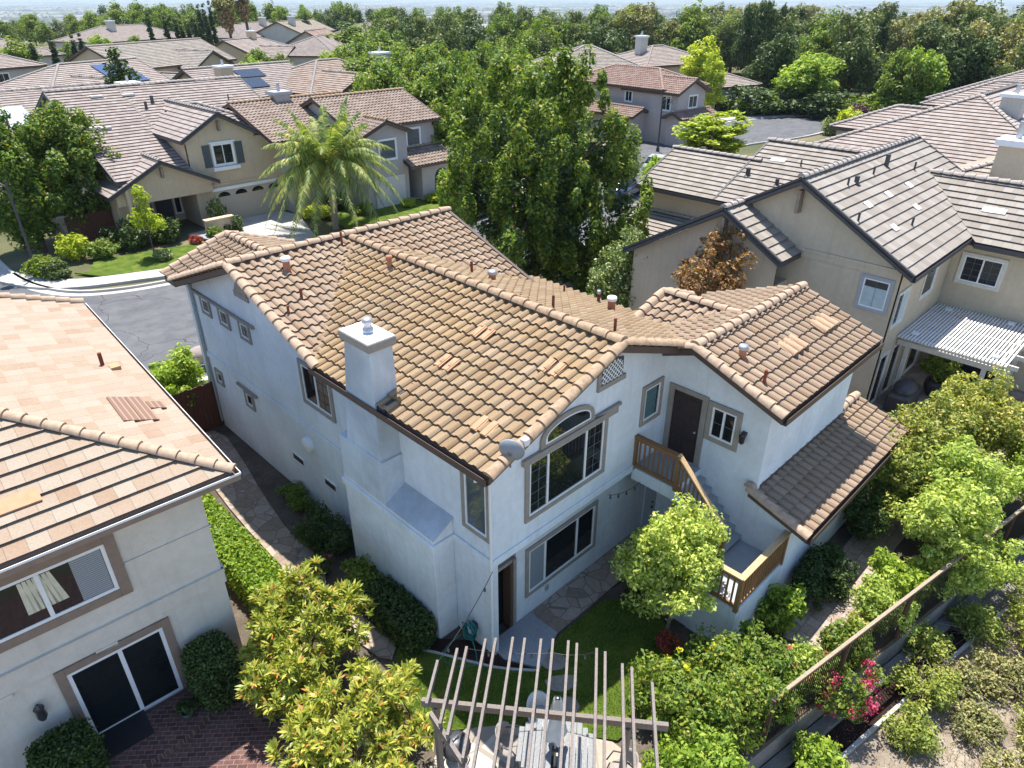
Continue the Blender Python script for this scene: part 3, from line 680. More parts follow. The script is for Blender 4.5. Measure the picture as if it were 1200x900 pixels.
mb = MB(); mb.box(.33, .47, -.06, .08, .30, .46); mb.build('receiver', M['cap_white'], dish, bevel=.02)
# ------------------------------------------------------------------ ground, street, yards (setting)
m_ground('soil', [(.3, (.085, .065, .05)), (.55, (.13, .105, .08)), (.75, (.17, .145, .11))], 1.2, 18)
m_ground('dry_earth', [(.25, (.17, .135, .10)), (.5, (.31, .255, .195)), (.75, (.47, .405, .32))], 1.4, 20, .9, bd=.06)
m_ground('mulch', [(.3, (.022, .014, .011)), (.7, (.06, .035, .028))], 3, 40, .9)
m_ground('lawn', [(.25, (.05, .085, .012)), (.5, (.10, .155, .022)), (.72, (.20, .22, .045)), (.85, (.26, .23, .09))], 1.6, 55, .9, bd=.05)
m_ground('lawn_dry', [(.25, (.13, .17, .03)), (.5, (.19, .22, .04)), (.75, (.30, .28, .08))], .8, 40, .8)
m_ground('asphalt', [(.25, (.075, .075, .08)), (.5, (.115, .115, .12)), (.6, (.125, .124, .126)), (.8, (.16, .158, .158))], .9, 45, .2)
_t = NT('asphalt'); _co = _t.geo_pos(); _c = _t.ramp(_t.noise(.9, 6, _co, .62).outputs[0], [(.25, (.08, .08, .085)), (.5, (.115, .115, .12)), (.8, (.155, .153, .153))])
_w = _t.noise(.6, 3, _co); _vm = _t.n('ShaderNodeVectorMath', operation='MULTIPLY_ADD'); _t.l(_w.outputs['Color'], _vm.inputs[0]); _vm.inputs[1].default_value = (1.6, 1.6, 0); _t.l(_co, _vm.inputs[2])
_e = _t.n('ShaderNodeTexVoronoi', feature='DISTANCE_TO_EDGE'); _e.inputs['Scale'].default_value = .22; _t.l(_vm.outputs[0], _e.inputs['Vector'])
_c = _t.mix(_t.math('LESS_THAN', _e.outputs['Distance'], .004), _c, (.06, .06, .062)); _c = _t.mix(_t.ramp(_t.noise(.35, 4, _co).outputs[0], [(.62, (0, 0, 0)), (.75, (.3, .3, .3))]), _c, (.08, .078, .076))
_f = _t.noise(45, 5, _co); _t.bsdf(_c, .92, .15, _f.outputs[0], .25, .03); MATS['asphalt'] = _t.m
m_ground('concrete', [(.3, (.40, .38, .35)), (.7, (.53, .51, .47))], .8, 30, .15)
m_ground('concrete_grey', [(.3, (.26, .27, .28)), (.7, (.36, .37, .38))], .8, 30, .15)
m_ground('concrete_dark', [(.3, (.13, .12, .11)), (.7, (.27, .25, .23))], 1.5, 25, .4)
m_cells('flagstone', [(0, (.27, .20, .15)), (.4, (.34, .265, .20)), (.7, (.40, .32, .25)), (1, (.36, .30, .25))], 2.5, .03, (.19, .16, .13))
m_cells('flagstone_pale', [(0, (.40, .33, .26)), (.4, (.52, .44, .35)), (.7, (.58, .51, .42)), (1, (.47, .42, .37))], 1.3, .025, (.28, .24, .2))
m_brick('paver_brick', (.10, .045, .04), (.16, .085, .07), (.22, .17, .15), 2.5, .5, .25, R(42))
m_brick('paver_slab', (.33, .25, .20), (.42, .34, .28), (.22, .18, .15), 1.6, .5, .5)
def sheet(name, pts, z, mat, h=None, kind='structure', smoothn=0):
    """flat area; with h a slab that rises h above z"""
    P = [Vector((p[0], p[1], z)) for p in pts]
    for _ in range(smoothn):
        Q = []
        for i in range(len(P)):
            a, b = P[i], P[(i + 1) % len(P)]; Q += [a * .75 + b * .25, a * .25 + b * .75]
        P = Q
    area = sum(P[i].x * P[(i+1) % len(P)].y - P[(i+1) % len(P)].x * P[i].y for i in range(len(P)))
    if area < 0: P.reverse()
    mb = MB()
    if h: mb.prism(P, (0, 0, h))
    else: mb.add(P, [tuple(range(len(P)))])
    return tag(mb.build(name, M[mat], None), kind=kind)
def strip(name, path, w, z, mat, h=None, side=0):
    """band of constant width along a path (side 0 centred, +1 to the left)"""
    P = [Vector((p[0], p[1], 0)) for p in path]; Lf, Rt = [], []
    for i in range(len(P)):
        d = (P[min(i + 1, len(P) - 1)] - P[max(i - 1, 0)]).normalized(); n = Vector((-d.y, d.x, 0))
        Lf.append(P[i] + n * (w / 2 if side == 0 else w * max(side, 0))); Rt.append(P[i] - n * (w / 2 if side == 0 else w * max(-side, 0)))
    mb = MB(); n = len(P)
    top = [(a.x, a.y, z + (h or 0)) for a in Lf] + [(a.x, a.y, z + (h or 0)) for a in Rt]
    mb.add(top, [(n + i, n + i + 1, i + 1, i) for i in range(n - 1)])
    if h:
        for s in (Lf, Rt): mb.add([(a.x, a.y, z + h) for a in s] + [(a.x, a.y, z - .05) for a in s], [(i, i + 1, n + i + 1, n + i) for i in range(n - 1)])
    return tag(mb.build(name, M[mat], None), kind='structure')
def smooth(pts, k=2):
    P = [Vector((p[0], p[1], 0)) for p in pts]
    for _ in range(k):
        Q = [P[0]]
        for a, b in zip(P, P[1:]): Q += [a * .75 + b * .25, a * .25 + b * .75]
        P = Q + [P[-1]]
    return P
# base terrain: level neighbourhood on a low hill, falling to a wide valley plain
def terr(x, y):
    d = math.hypot(x - 20, y - 20)
    z = 0.0
    if d > 230: t = min(1, (d - 230) / 900); z -= 62 * t * t * (3 - 2 * t)
    # the slope behind the garden fence
    v = -(y + 6.4 + (x - 5.2) * .19)            # distance beyond the fence line
    if v > 0 and d < 60: z -= .0
    return z
rings = [0, 6, 12, 20, 32, 50, 80, 120, 170, 230, 300, 380, 480, 600, 750, 950, 1200, 1600, 2200, 3200, 5000, 8000, 13000, 20000, 32000]
mb = MB(); na = 72; vs_ = [(20, 20, -.03)]; fs = []
for r_ in rings[1:]:
    for k in range(na):
        t = 2 * math.pi * k / na; x, y = 20 + r_ * math.cos(t), 20 + r_ * math.sin(t); vs_.append((x, y, terr(x, y) - .03))
for k in range(na): fs.append((0, 1 + k, 1 + (k + 1) % na))
for i in range(len(rings) - 2):
    for k in range(na): a = 1 + i * na; b = a + na; fs.append((a + k, b + k, b + (k + 1) % na, a + (k + 1) % na))
mb.add(vs_, fs, smooth=True)
t = NT('terrain'); co = t.geo_pos()
near = t.ramp(t.noise(.12, 6, co, .6).outputs[0], [(.3, (.06, .075, .03)), (.5, (.12, .115, .06)), (.7, (.23, .19, .12))])
vor = t.n('ShaderNodeTexVoronoi'); vor.inputs['Scale'].default_value = .02; t.l(co, vor.inputs['Vector']); sp = t.n('ShaderNodeSeparateColor'); t.l(vor.outputs['Color'], sp.inputs[0])
town = t.ramp(sp.outputs[0], [(0, (.07, .10, .05)), (.38, (.09, .12, .06)), (.42, (.20, .18, .155)), (.7, (.25, .22, .19)), (.75, (.30, .29, .27)), (1, (.16, .15, .14))], 'CONSTANT')
belt = t.noise(.0016, 4, co); town = t.mix(t.ramp(belt.outputs[0], [(.47, (0, 0, 0)), (.53, (1, 1, 1))]), town, (.06, .09, .045))
sx = t.n('ShaderNodeSeparateXYZ'); t.l(co, sx.inputs[0])
c = t.mix(t.ramp(t.math('MULTIPLY', sx.outputs[2], -.03), [(.05, (0, 0, 0)), (.6, (1, 1, 1))]), near, town)
t.bsdf(c, .95, .1, t.noise(6, 5, co).outputs[0], .4, .05); MATS['terrain'] = t.m
# the garden fence stands on a step: the sheet beyond that line lies lower
FL0 = Vector((3.09, -5.62, 0)); FD = Vector((1, -.19, 0)).normalized(); FN = Vector((FD.y, -FD.x, 0))      # FN points out of the garden
fl = lambda x, off=0.0: FL0.y + (x - FL0.x) * -.19 - off
for nm, keep, mat in (('ground', -1, 'terrain'), ('hillside', 1, 'dry_earth')):
    o = mb.build(nm, M[mat], None, fix=False); tag(o, kind='structure'); bm = bmesh.new(); bm.from_mesh(o.data)
    bmesh.ops.bisect_plane(bm, geom=bm.verts[:] + bm.edges[:] + bm.faces[:], plane_co=FL0 + FN * .06, plane_no=FN * -keep, clear_outer=True)
    if keep > 0:
        for v in bm.verts: d_ = (v.co - FL0).dot(FN); v.co.z -= .88 + min(5, max(0, d_ - 1.5) * .06)
    bm.to_mesh(o.data); bm.free()
# street: far kerb seen in front of the tan house, near kerb hidden by the white house
g = lambda x, y: tuple(G(x, y))[:2]
far_kerb = smooth([g(-60, 250), g(-10, 300), g(12, 322), g(40, 337), g(85, 345), g(140, 341), g(200, 331), (9.5, 29.2), (18, 28.6), (26, 29.6), (36, 32.5), (48, 37.2), (57, 39), (66, 38.8), (75, 37.6), (83.5, 34.6), (87, 31), (86.5, 27.4), (80, 25.4), (70, 25.6), (62, 28.2), (54, 27.5), (44, 23.6), (34, 19.6), (22, 17.6), (8, 17.2), (-8, 18.5), (-30, 22)], 2)
sheet('street', [(p.x, p.y) for p in far_kerb] + [(-40, 60)], .004, 'asphalt')
strip('kerb', [p for p in far_kerb], .16, 0, 'concrete', .13, 1); strip('gutter_pan', [p for p in far_kerb], .42, .008, 'concrete', None, -1)
sheet('side_street', [(-60, 34), (-1.8, 37.5), (-1.6, 44), (1, 60), (8, 120), (2, 120), (-8, 60), (-60, 45)], .0075, 'asphalt')
kw = [p for p in far_kerb if p.y > 27 and p.x > -2][:60]
strip('sidewalk', [p for p in far_kerb if -1.8 < p.x < 60 and p.y > 27.5], 1.25, .01, 'concrete', .12, 1) if False else None
walk_l = [(p.x, p.y) for p in far_kerb if p.x < 16 and p.y > 27.5]
mbw = smooth([(-1.9, 37.0), (-1.0, 34.6), (.2, 33.2), (1.6, 32.45), (4, 31.6), (7, 30.5), (9.5, 30.0), (18, 29.45), (26, 30.45), (36, 33.3), (48, 38)], 2)
strip('sidewalk', mbw, 1.3, .02, 'concrete', .11)
# front yards across the street
sheet('lawn', [g(88, 322), g(120, 326), g(200, 316), g(240, 290), (9.6, 33.9), (8.2, 35.2), (4.6, 36.0), (2.4, 36.2), (1.6, 34.4)], .05, 'lawn', .07)
sheet('driveway', [(8.9, 30.3), (13.4, 29.6), (15.8, 36.6), (15.4, 38.6), (10.6, 38.6), (10.2, 36.6)], .03, 'concrete', .08)
sheet('front_walk', [(8.3, 37.4), (10.2, 37.6), (10.3, 33.2), (9.3, 33.5)], .05, 'concrete_grey', .10)
sheet('lawn', [(16.3, 31.2), (26.5, 30.9), (27.5, 33.4), (17.2, 36.8)], .05, 'lawn', .07)
sheet('front_walk', [(21.5, 36.2), (24.5, 34.8), (27.2, 34.6), (28.5, 31.5), (27.2, 31.3), (25.8, 33.6), (20.8, 35.6)], .06, 'concrete', .1)
sheet('lawn', [(28.6, 31.6), (42, 36.0), (40, 39), (28.8, 35)], .05, 'lawn', .07)
sheet('lawn', [(70.5, 39.9), (76, 39.1), (84.2, 36.2), (86, 38.2), (84, 43), (78.5, 43.2), (72, 42.6)], .05, 'lawn_dry', .07)
sheet('driveway', [(55.5, 41), (60, 43), (64.5, 36.6), (62.5, 35.2), (58, 34.6)], .03, 'concrete', .07)
sheet('driveway', [(64.5, 39.2), (70.3, 38.8), (74, 46), (75, 53), (69, 53)], .03, 'concrete', .07)
strip('sidewalk', smooth([(60, 40.2), (67, 39.7), (75.2, 38.5), (84.2, 35.4), (88, 31.4)], 2), 1.2, .02, 'concrete', .11)
sheet('lawn', [(20, 15.6), (32, 17.5), (30, 9), (24, 8), (18, 11)], .03, 'lawn', .05)
# the garden of the white house
sheet('soil_bed', [(-5.5, fl(-5.5)), (6, fl(6)), (18, fl(18)), (18, 20), (-1.0, 24), (-4, 24), (-5.2, 9)], -.022, 'soil')
sheet('lawn', [(-1.5, 1.75), (-.98, 1.12), (-.55, .35), (-.15, -.35), (.45, -1.02), (1.5, -.7), (3.2, -.75), (3.9, -1.5), (3.3, -3.2), (1.6, -3.5), (.35, -3.35), (-.2, -2.6), (-.9, -1.6), (-2.4, -.4), (-2.2, .9)], .01, 'lawn', .04)
sheet('mulch_bed', [(-1.02, 1.2), (-.62, 1.3), (-.05, .66), (.02, -.03), (.1, -.25), (.45, -1.0), (-.15, -.42), (-.55, .3)], .0, 'mulch', .03)
strip('lawn_edging', smooth([(-1.45, 1.72), (-1.0, 1.14), (-.58, .33), (-.16, -.40), (.44, -1.06)], 2), .06, .0, 'concrete', .075)
sheet('stone_patio', [(1.5, .28), (6.1, .28), (6.1, -.55), (4.9, -.62), (3.2, -.62), (1.5, -.62)], .0, 'flagstone', .06)
sheet('door_slab', [(.16, .29), (1.5, .29), (1.52, -.62), (.5, -1.02), (.08, -.25)], .0, 'concrete_grey', .075)
m_plain('stepping_stone', (.30, .255, .225), .9, .15, .2, 4)
for pts, lb in zip(([(.62, -.80), (1.02, -.92), (1.18, -1.25), (.92, -1.45), (.55, -1.2)], [(.35, -1.25), (.9, -1.62), (.85, -1.9), (.45, -1.86), (.2, -1.55)], [(.05, -1.75), (.5, -2.02), (.35, -2.4), (-.1, -2.15)]), ('flat grey brown stepping stone nearest the door slab', 'flat grey brown stepping stone in the middle of the lawn', 'flat grey brown stepping stone nearest the dining patio')):
    o = sheet('stepping_stone', pts, .045, 'stepping_stone', .025, smoothn=1)
    o.name = 'paving_stone'; del o['kind']; tag(o, lb, 'stepping stone', 'stepping stones across the lawn')
sheet('dining_patio', [(-2.4, -.9), (-1.7, -.95), (-.95, -1.55), (-.25, -2.55), (.25, -3.3), (.3, -4.4), (-1.2, -5.6), (-3.6, -4.4), (-4.4, -1.8)], .0, 'flagstone_pale', .055)
sheet('side_path', smooth([(-1.75, 4.4), (-1.15, 5.6), (-1.3, 7), (-.95, 9.5), (-.55, 11.6), (-.25, 13.9), (-1.15, 14.2), (-1.85, 11.4), (-2.05, 8.8), (-2.1, 6), (-2.1, 3), (-1.9, 1.5), (-1.35, 1.9)], 1), .0, 'flagstone', .045)
sheet('side_path', smooth([(5.3, -4.5), (6.7, -4.35), (9.6, -4.2), (12.2, -4.3), (12.3, -5.3), (10, -5.25), (7.2, -5.55), (5.6, -5.5)], 1), .0, 'paver_slab', .045)
sheet('brick_patio', [(-9.5, 4.0), (-4.35, 4.0), (-3.9, 2.2), (-4.4, .8), (-5.6, -1.5), (-9.5, -1.5)], .0, 'paver_brick', .04)
# brick stoop of the left house
N_ = 20; sheet('brick_stoop', [(-6.4 + 1.75 * math.cos(math.pi * i / N_), 4.02 - 1.15 * math.sin(math.pi * i / N_)) for i in range(N_ + 1)], .03, 'paver_brick', .15)
# patio of the house on the right
sheet('tile_patio', [(17.3, -1.6), (26.5, -1.5), (26.5, -6.4), (19.6, -6.2), (17.3, -3.4)], .0, 'flagstone', .04)
# drain channel and ledge at the foot of the fence step
def band(name, o0, o1, z, mat, h=None, x0=-3, x1=24): return sheet(name, [(x0, fl(x0, o0)), (x1, fl(x1, o0)), (x1, fl(x1, o1)), (x0, fl(x0, o1))], z, mat, h)
band('ledge', .1, .36, -.90, 'concrete_dark', .22); band('drain_channel', .44, .80, -.90, 'concrete_dark', .04); band('concrete_lip', .84, .92, -.92, 'concrete', .12); band('leaf_litter', .37, .82, -.845, 'mulch', None, 1, 9.5)
# ------------------------------------------------------------------ neighbouring houses
STY['flatrake'] = dict(kind='flat', expo=.36, tw=.33, rake=True)
STY['flatfar'] = dict(kind='flat', expo=.40, tw=.36, rake=False)
def keep_world(root):
    """parts were modelled at their places on the site: hang them under the root without moving them"""
    bpy.context.view_layer.update(); inv = root.matrix_world.inverted()
    for c in root.children: c.matrix_parent_inverse = inv
# --- left neighbour: pale stucco, flat pink and buff shakes
LH = thing('stucco_house', 'beige stucco house with flat pink and buff tile roof, cut off by the left edge', 'house', (-4.15, 4.08, 0), R(-3))
lc, ls = math.cos(R(-3)), math.sin(R(-3))
def lh(px, py, w=0.0):
    P0 = Vector((-4.15, 4.08, 0)) + Vector((ls, -lc, 0)) * w * -1; q = on_plane(px, py, P0, (-ls, lc, 0)) - Vector((-4.15, 4.08, 0))
    return q.x * lc + q.y * ls, q.z
walls(LH, [(-12.0, 0, 0, 10.3, 0, 5.3)], [gable_wall('y', 10.1, -12, 0, 5.3, -5.95, 7.78, .37, .2, .25)], 'stucco_left')
gable_roof(LH, 'y', -.55, 10.75, -12.45, -5.95, .55, 7.78, .37, 'hg', style='flatrake', mat='tile_left', ridge='ridge_pale', fascia='trim_brown', gut='b0', seed=11, capr=.12)
mb = MB(); mb.box(.655, .668, -.66, 10.8, 5.33, 5.375); mb.box(-12.4, .668, -.668, -.655, 5.33, 5.375); mb.build('gutter_lip', M['white_paint'], LH)
F = Face('y', 0, -1)
(ua, za), (ub, zb) = lh(121, 636), lh(139, 689)
uR = (ua + ub) / 2
w = window(LH, F, uR - 4.3, uR, zb, za, .2, tmat='trim_brown', splits=(.26, .74), gmat='glass_dark', sash=.07)
mb = MB(); F.box(mb, uR - 1.12 + .52, uR - .08, zb + .08, za - .08, .0085, .011); mb.build('blind', M['blind_slats'], w)
mb = MB()
for i in range(7): a = uR - 1.42 + i * .075; mb.add([F.p(a, za - .1, .0085), F.p(a + .06, za - .1, .0085), F.p(a + .115 + i * .012, zb + .3, .0085), F.p(a - .02 + i * .012, zb + .3, .0085), F.p(a, za - .1, .014), F.p(a + .06, za - .1, .014), F.p(a + .115 + i * .012, zb + .3, .014), F.p(a - .02 + i * .012, zb + .3, .014)], [(0, 1, 2, 3), (4, 5, 6, 7), (0, 1, 5, 4), (1, 2, 6, 5), (2, 3, 7, 6), (3, 0, 4, 7)])
mb.build('curtain', M['curtain'], w)
(d0, dz0), (d1, dz1), (d2, dz2), (d3, dz3) = lh(79, 791), lh(187, 733), lh(117, 879), lh(219, 814)
dl, dr = (d0 + d2) / 2, (d1 + d3) / 2; dzt = (dz0 + dz1) / 2; dzb = max(.13, (dz2 + dz3) / 2)
sd_ = window(LH, F, dl, dr, dzb, dzt, .17, tmat='trim_brown', splits=(.53,), name='sliding_door', sash=.075)
mb = MB(); F.box(mb, dl + .06, dl + .95, .16, .19, .02, .75); mat_ = mb.build('door_mat', M['black_metal'], None); mat_.location = LH.location; mat_.rotation_euler = LH.rotation_euler
tag(mat_, 'black mat lying in front of the sliding glass door', 'door mat')
mb = MB()
for z0, z1, o in ((2.72, 2.78, .05), (2.78, 2.80, .07), (2.42, 2.72, .035)): F.box(mb, -12, .04, z0, z1, -.02, o); mb.box(0, o, -.04, 10.3, z0, z1)
F.box(mb, -4.8, -1.3, 2.30, 2.42, -.02, .03); F.box(mb, -2.6, -2.2, 2.2, 2.3, -.02, .05); F.box(mb, -4.4, -4.0, 2.2, 2.3, -.02, .05)
for z in (3.95,): F.box(mb, uR + .22, 0.03, z, z + .05, -.02, .03)
mb.build('belt_course', M['stucco_left'], LH)
u, z = lh(46, 830); la = MB(); la.lathe(F.p(u, z - .2, .12), [(.05, 0), (.09, .08), (.07, .3), (.10, .32), (.02, .42)], 8); la.bar(F.p(u, z, 0), F.p(u, z, .12), .05, .05); la.build('wall_lantern', M['dark_metal'], LH)
LP = lambda px, py: LH.matrix_world.inverted() @ on_plane(px, py, (-4.15 + .55 * lc, 4.08, 5.375), Vector((lc * .37, ls * .37, 1)))
bpy.context.view_layer.update()
q = LP(121, 430); pipe_vent(LH, q, .38, .045, 'rust_pipe'); mb = MB(); mb.box(q.x + .1, q.x + .32, q.y - .3, q.y - .02, q.z - .07, q.z + .04); mb.build('clay_flashing', M['vent_clay'], LH)
m_slats('tile_new', (.20, .10, .045), (.33, .19, .095), 9, 0)
q = LP(155, 480); dn = Vector((1, 0, -.37)).normalized(); n_ = Vector((.37, 0, 1)).normalized()
mb = MB()
for (a0, a1, b0, b1) in ((-.42, .42, -.15, 1.15 - .15), (.15, .50, -.05, .0)): pass
for cx, y0, y1 in ((-.2, -.72, .55), (.15, -.72, .55), (.5, -.1, .26)):
    c = q + dn * cx; mb.prism([c + n_ * .05 - dn * .17 + Vector((0, y0, 0)), c + n_ * .05 + dn * .17 + Vector((0, y0, 0)), c + n_ * .05 + dn * .17 + Vector((0, y1, 0)), c + n_ * .05 - dn * .17 + Vector((0, y1, 0))], n_ * .03)
mb.build('new_tile_patch', M['tile_new'], LH)
mb = MB(); qs = on_plane(25, 590, (-4.15, 4.08 - .55, 5.375), (-ls * -.37, -lc * .37 * -1 * -1, 1)); qs = LH.matrix_world.inverted() @ qs
dn = Vector((0, -1, -.37)).normalized(); n_ = Vector((0, -.37, 1)).normalized()
c = on_plane(22, 590, (-4.15, 3.53, 5.375), Vector((ls * .37, -lc * .37, 1))); c = LH.matrix_world.inverted() @ c
mb.prism([c + n_ * .05 + Vector((sx * .33, 0, 0)) + dn * sy for sx, sy in ((-1, -.16), (1, -.16), (1, .16), (-1, .16))], n_ * .035); mb.build('clay_vent', M['vent_clay'], LH)

# --- big tan house on the right
RH = thing('tan_stucco_house', 'tan stucco house with grey slat-like tile roof and white patio cover, right side', 'house', (17.2, -1.7, 0))
gr = dict(style='flat', mat='tile_grey', ridge='ridge_grey', fascia='fascia_dark')
walls(RH, [(17.21, 23.1, -1.7, 6.1, 0, 5.35), (23.2, 28, -9, 2, 0, 5.15), (24.75, 31, 2, 13.8, 0, 4.45), (15.91, 17.3, 2.1, 8.2, 0, 4.2), (21.3, 24.75, 8.2, 14.2, 0, 2.0)],
      [gable_wall('x', 17.2, -1.7, 6.1, 0, 2.15, 7.95, .57), gable_wall('x', 15.9, 2.1, 8.2, 0, 4.2, 6.75, .58), gable_wall('y', 13.6, 24.75, 31, 4.4, 27.6, 6.0, .45)], 'stucco_tan')
gable_roof(RH, 'x', 16.8, 28.4, -2.15, 2.15, 6.45, 7.95, .57, 'gg', seed=21, gut='a', **gr)
gable_roof(RH, 'y', -9.5, .55, 22.75, 25.7, 28.6, 7.05, .57, 'gv', seed=22, gut='a', **gr)
gable_roof(RH, 'x', 15.5, 17.25, 1.75, 4.2, 8.5, 6.75, .58, 'gn', seed=23, **gr)
gable_roof(RH, 'y', 9.0, 14.3, 24.3, 27.6, 32, 6.0, .45, 'ng', seed=24, gut='a', **gr)
gable_roof(RH, 'y', 2.5, 9.6, 24.3, 29.3, 34, 6.77, .45, 'ng', seed=25, **gr)
gable_roof(RH, 'y', 8.2, 14.6, 20.9, 24.7, 26, 3.15, .28, 'gg', seed=26, skip='b', **gr)
Gx = Face('x', 17.2, -1); Gy = Face('y', -1.7, -1); Gw = Face('x', 23.2, -1)
mb = MB(); Gx.box(mb, -1.7, 5.4, 5.42, 5.52, -.02, .06); Gx.box(mb, -1.7, 5.4, 5.2, 5.42, -.02, .03); mb.build('belt_course', M['stucco_tan'], RH)
for X, y, z in ((17.0, 2.15, 7.3), (15.7, 4.2, 6.2)):
    mb = MB(); mb.box(X - .12, X + .2, y - .06, y + .06, z - .55, z + .25); mb.build('gable_bracket', M['fascia_tan'], RH)
window(RH, Gx, *sorted([at(1014, 324, x=17.2).y, at(1044, 333, x=17.2).y]), at(1010, 358, x=17.2).z, at(1020, 326, x=17.2).z, .12, tmat='grey_paint', smat='white_paint', grid=(2, 1), blind=('blind', .05, .95, .04, .72))
xa, xb = at(1049, 358, y=-1.7), at(1064, 335, y=-1.7)
window(RH, Gy, 17.55, 18.6, 3.35, 4.55, .10, tmat='trim_cream', splits=(.5,), gmat='glass_dark', blind=('blind', .52, .97, .03, .97))
window(RH, Gy, 20.2, 21.4, 3.7, 4.85, .10, tmat='trim_cream', gmat='glass_dark')
q0, q1 = at(1131, 295, x=23.2), at(1172, 333, x=23.2)
window(RH, Gw, -3.45, -2.15, 3.75, 4.75, .13, tmat='trim_cream', splits=(.5,), grid=(4, 4))
for a, b in ((17.5, 18.25), (18.75, 19.5), (20.1, 20.85), (21.2, 22.4)):
    window(RH, Gy, a, b, .15, 2.15, .09, tmat='trim_cream', gmat='glass_dark', name='patio_door')
GP = ((17, 2.15, 7.95), (0, -.57, 1)); GW = ((25.7, 0, 7.05), (-.57, 0, 1)); GL = ((29.3, 0, 6.77), (-.45, 0, 1))
for (x, y), pl_, h, r in (((1003, 216), GP, .3, .09), ((993, 219), GP, .35, .04), ((1023, 206), GP, .35, .04), ((1038, 196), GP, .5, .09), ((1071, 200), GP, .35, .04), ((1005, 261), GP, .35, .04), ((1068, 266), GP, .35, .04),
                       ((876, 206), GL, .4, .12), ((938, 196), GL, .35, .04), ((910, 217), GL, .3, .1)): pipe_vent(RH, on_plane(x, y, *pl_), h, r, 'dark_metal')
m_plain('pale_tile', (.62, .56, .52), .85, .2, .1)
for (x, y), pl_ in (((1064, 218), GP), ((1040, 229), GP), ((1016, 241), GP), ((1073, 244), GP), ((1047, 268), GP), ((1158, 247), GW), ((1172, 249), GW), ((908, 188), GL), ((916, 189), GL)):
    q = on_plane(x, y, *pl_); n = Vector(pl_[1]).normalized(); U = Vector((1, 0, 0)) if pl_ is GP else Vector((0, 1, 0)); V = n.cross(U)
    mb = MB(); mb.prism([q + n * .045 + U * a * .2 + V * b * .15 for a, b in ((-1, -1), (1, -1), (1, 1), (-1, 1))], n * .03); mb.build('vent_tile', M['pale_tile'], RH)
mb = MB(); mb.box(28.9, 30.1, -2.0, -.9, 4, 8.0); cho = mb.build('chimney', M['stucco_tan'], RH); mb = MB(); mb.box(28.75, 30.25, -2.15, -.75, 7.95, 8.2); mb.build('cap', M['cap_white'], cho); mb = MB(); mb.tube([(29.5, -1.4, 8.2), (29.5, -1.4, 8.9)], .13, 10); mb.build('flue', M['steel'], cho)
keep_world(RH)
# patio cover: white slats over beams on posts
pc = thing('patio_cover', 'white slatted patio cover on square posts beside the tan house', 'patio cover', (18.9, -3.5, 0))
r = MB()
for i in range(31): y = -1.78 - i * .113; r.box(18.7, 23.15, y - .028, y + .028, 2.60, 2.66)
r.build('slat', M['white_paint'], pc)
r = MB()
for x in (19.1, 20.1, 21.1, 22.1, 23.0): r.box(x - .04, x + .04, -5.5, -1.72, 2.44, 2.597)
r.build('rafter', M['trim_cream'], pc)
r = MB(); r.box(18.86, 23.1, -5.0, -4.86, 2.24, 2.437); r.build('beam', M['trim_cream'], pc); r = MB(); r.box(18.95, 19.08, -5.3, -1.72, 2.24, 2.43) ; r.build('beam', M['trim_cream'], pc)
for x, y in ((19.02, -2.1), (19.02, -4.6), (19.02, -5.05), (22.9, -4.93)): mb = MB(); mb.box(x - .07, x + .07, y - .07, y + .07, 0, 2.24); mb.build('post', M['trim_cream'], pc)
for x, y in ((19.3, -2.15), (19.25, -4.75), (22.6, -2.3), (22.8, -4.4)): mb = MB(); mb.prism([(x - .11, y - .11, 2.662), (x + .11, y - .11, 2.662), (x + .11, y + .11, 2.662), (x - .11, y + .11, 2.662)], (0, 0, .07)); mb.build('post_cap', M['white_paint'], pc)
keep_world(pc)

# --- tan house with shuttered gable, upper left
TH_ = thing('shuttered_house', 'tan gabled house with dark shuttered window and striped taupe roof, upper left', 'house', (5.2, 38.7, 0))
tp = dict(style='flat', mat='tile_taupe', ridge='ridge_grey', fascia='fascia_dark')
walls(TH_, [(5.1, 16.6, 41.5, 55, 0, 3.4), (9.9, 16.6, 38.71, 48, 0, 5.3), (5.1, 7.0, 39.0, 41.5, 0, 2.9), (16.3, 18.6, 40.5, 55, 0, 5.2)],
      [gable_wall('y', 38.7, 9.9, 14.5, 2.3, 12.15, 7.0, .55), gable_wall('y', 38.3, 5.0, 10.9, 2.3, 7.9, 4.65, .5), gable_wall('x', 5.5, 38, 55, 0, 48.8, 7.9, .4), gable_wall('x', 18.5, 41, 55, 0, 48.8, 7.9, .4)], 'stucco_tan2')
gable_roof(TH_, 'x', 5.2, 9.9, 38.35, 48.8, 56, 7.9, .4, 'gn', seed=31, **tp)
gable_roof(TH_, 'x', 9.7, 18.9, 43.5, 48.8, 56, 7.9, .4, 'ng', seed=32, **tp)
gable_roof(TH_, 'y', 38.25, 48, 9.5, 12.15, 14.8, 7.0, .55, 'gn', seed=33, **tp)
gable_roof(TH_, 'y', 37.9, 44, 4.55, 7.9, 11.3, 4.65, .5, 'gn', seed=34, **tp)
gable_roof(TH_, 'x', 12.15, 17.1, 39.6, 43.6, 47.6, 6.98, .4, 'nh', seed=35, **tp)
Fu = Face('y', 38.7, -1); Fe = Face('y', 38.3, -1)
w = window(TH_, Fu, 11.55, 12.85, 3.8, 5.05, .1, tmat='white_paint', splits=(.5,), grid=(2, 2), sill=.12)
mb = MB(); Fu.box(mb, 11.3, 13.1, 3.45, 3.66, 0, .25); mb.build('planter_box', M['white_paint'], w)
for a in (10.85, 13.05):
    mb = MB(); Fu.box(mb, a, a + .5, 3.7, 5.1, 0, .05)
    for i in range(11): Fu.box(mb, a + .06, a + .44, 3.8 + i * .115, 3.86 + i * .115, .05, .065)
    mb.build('shutter', M['shutter_green'], w)
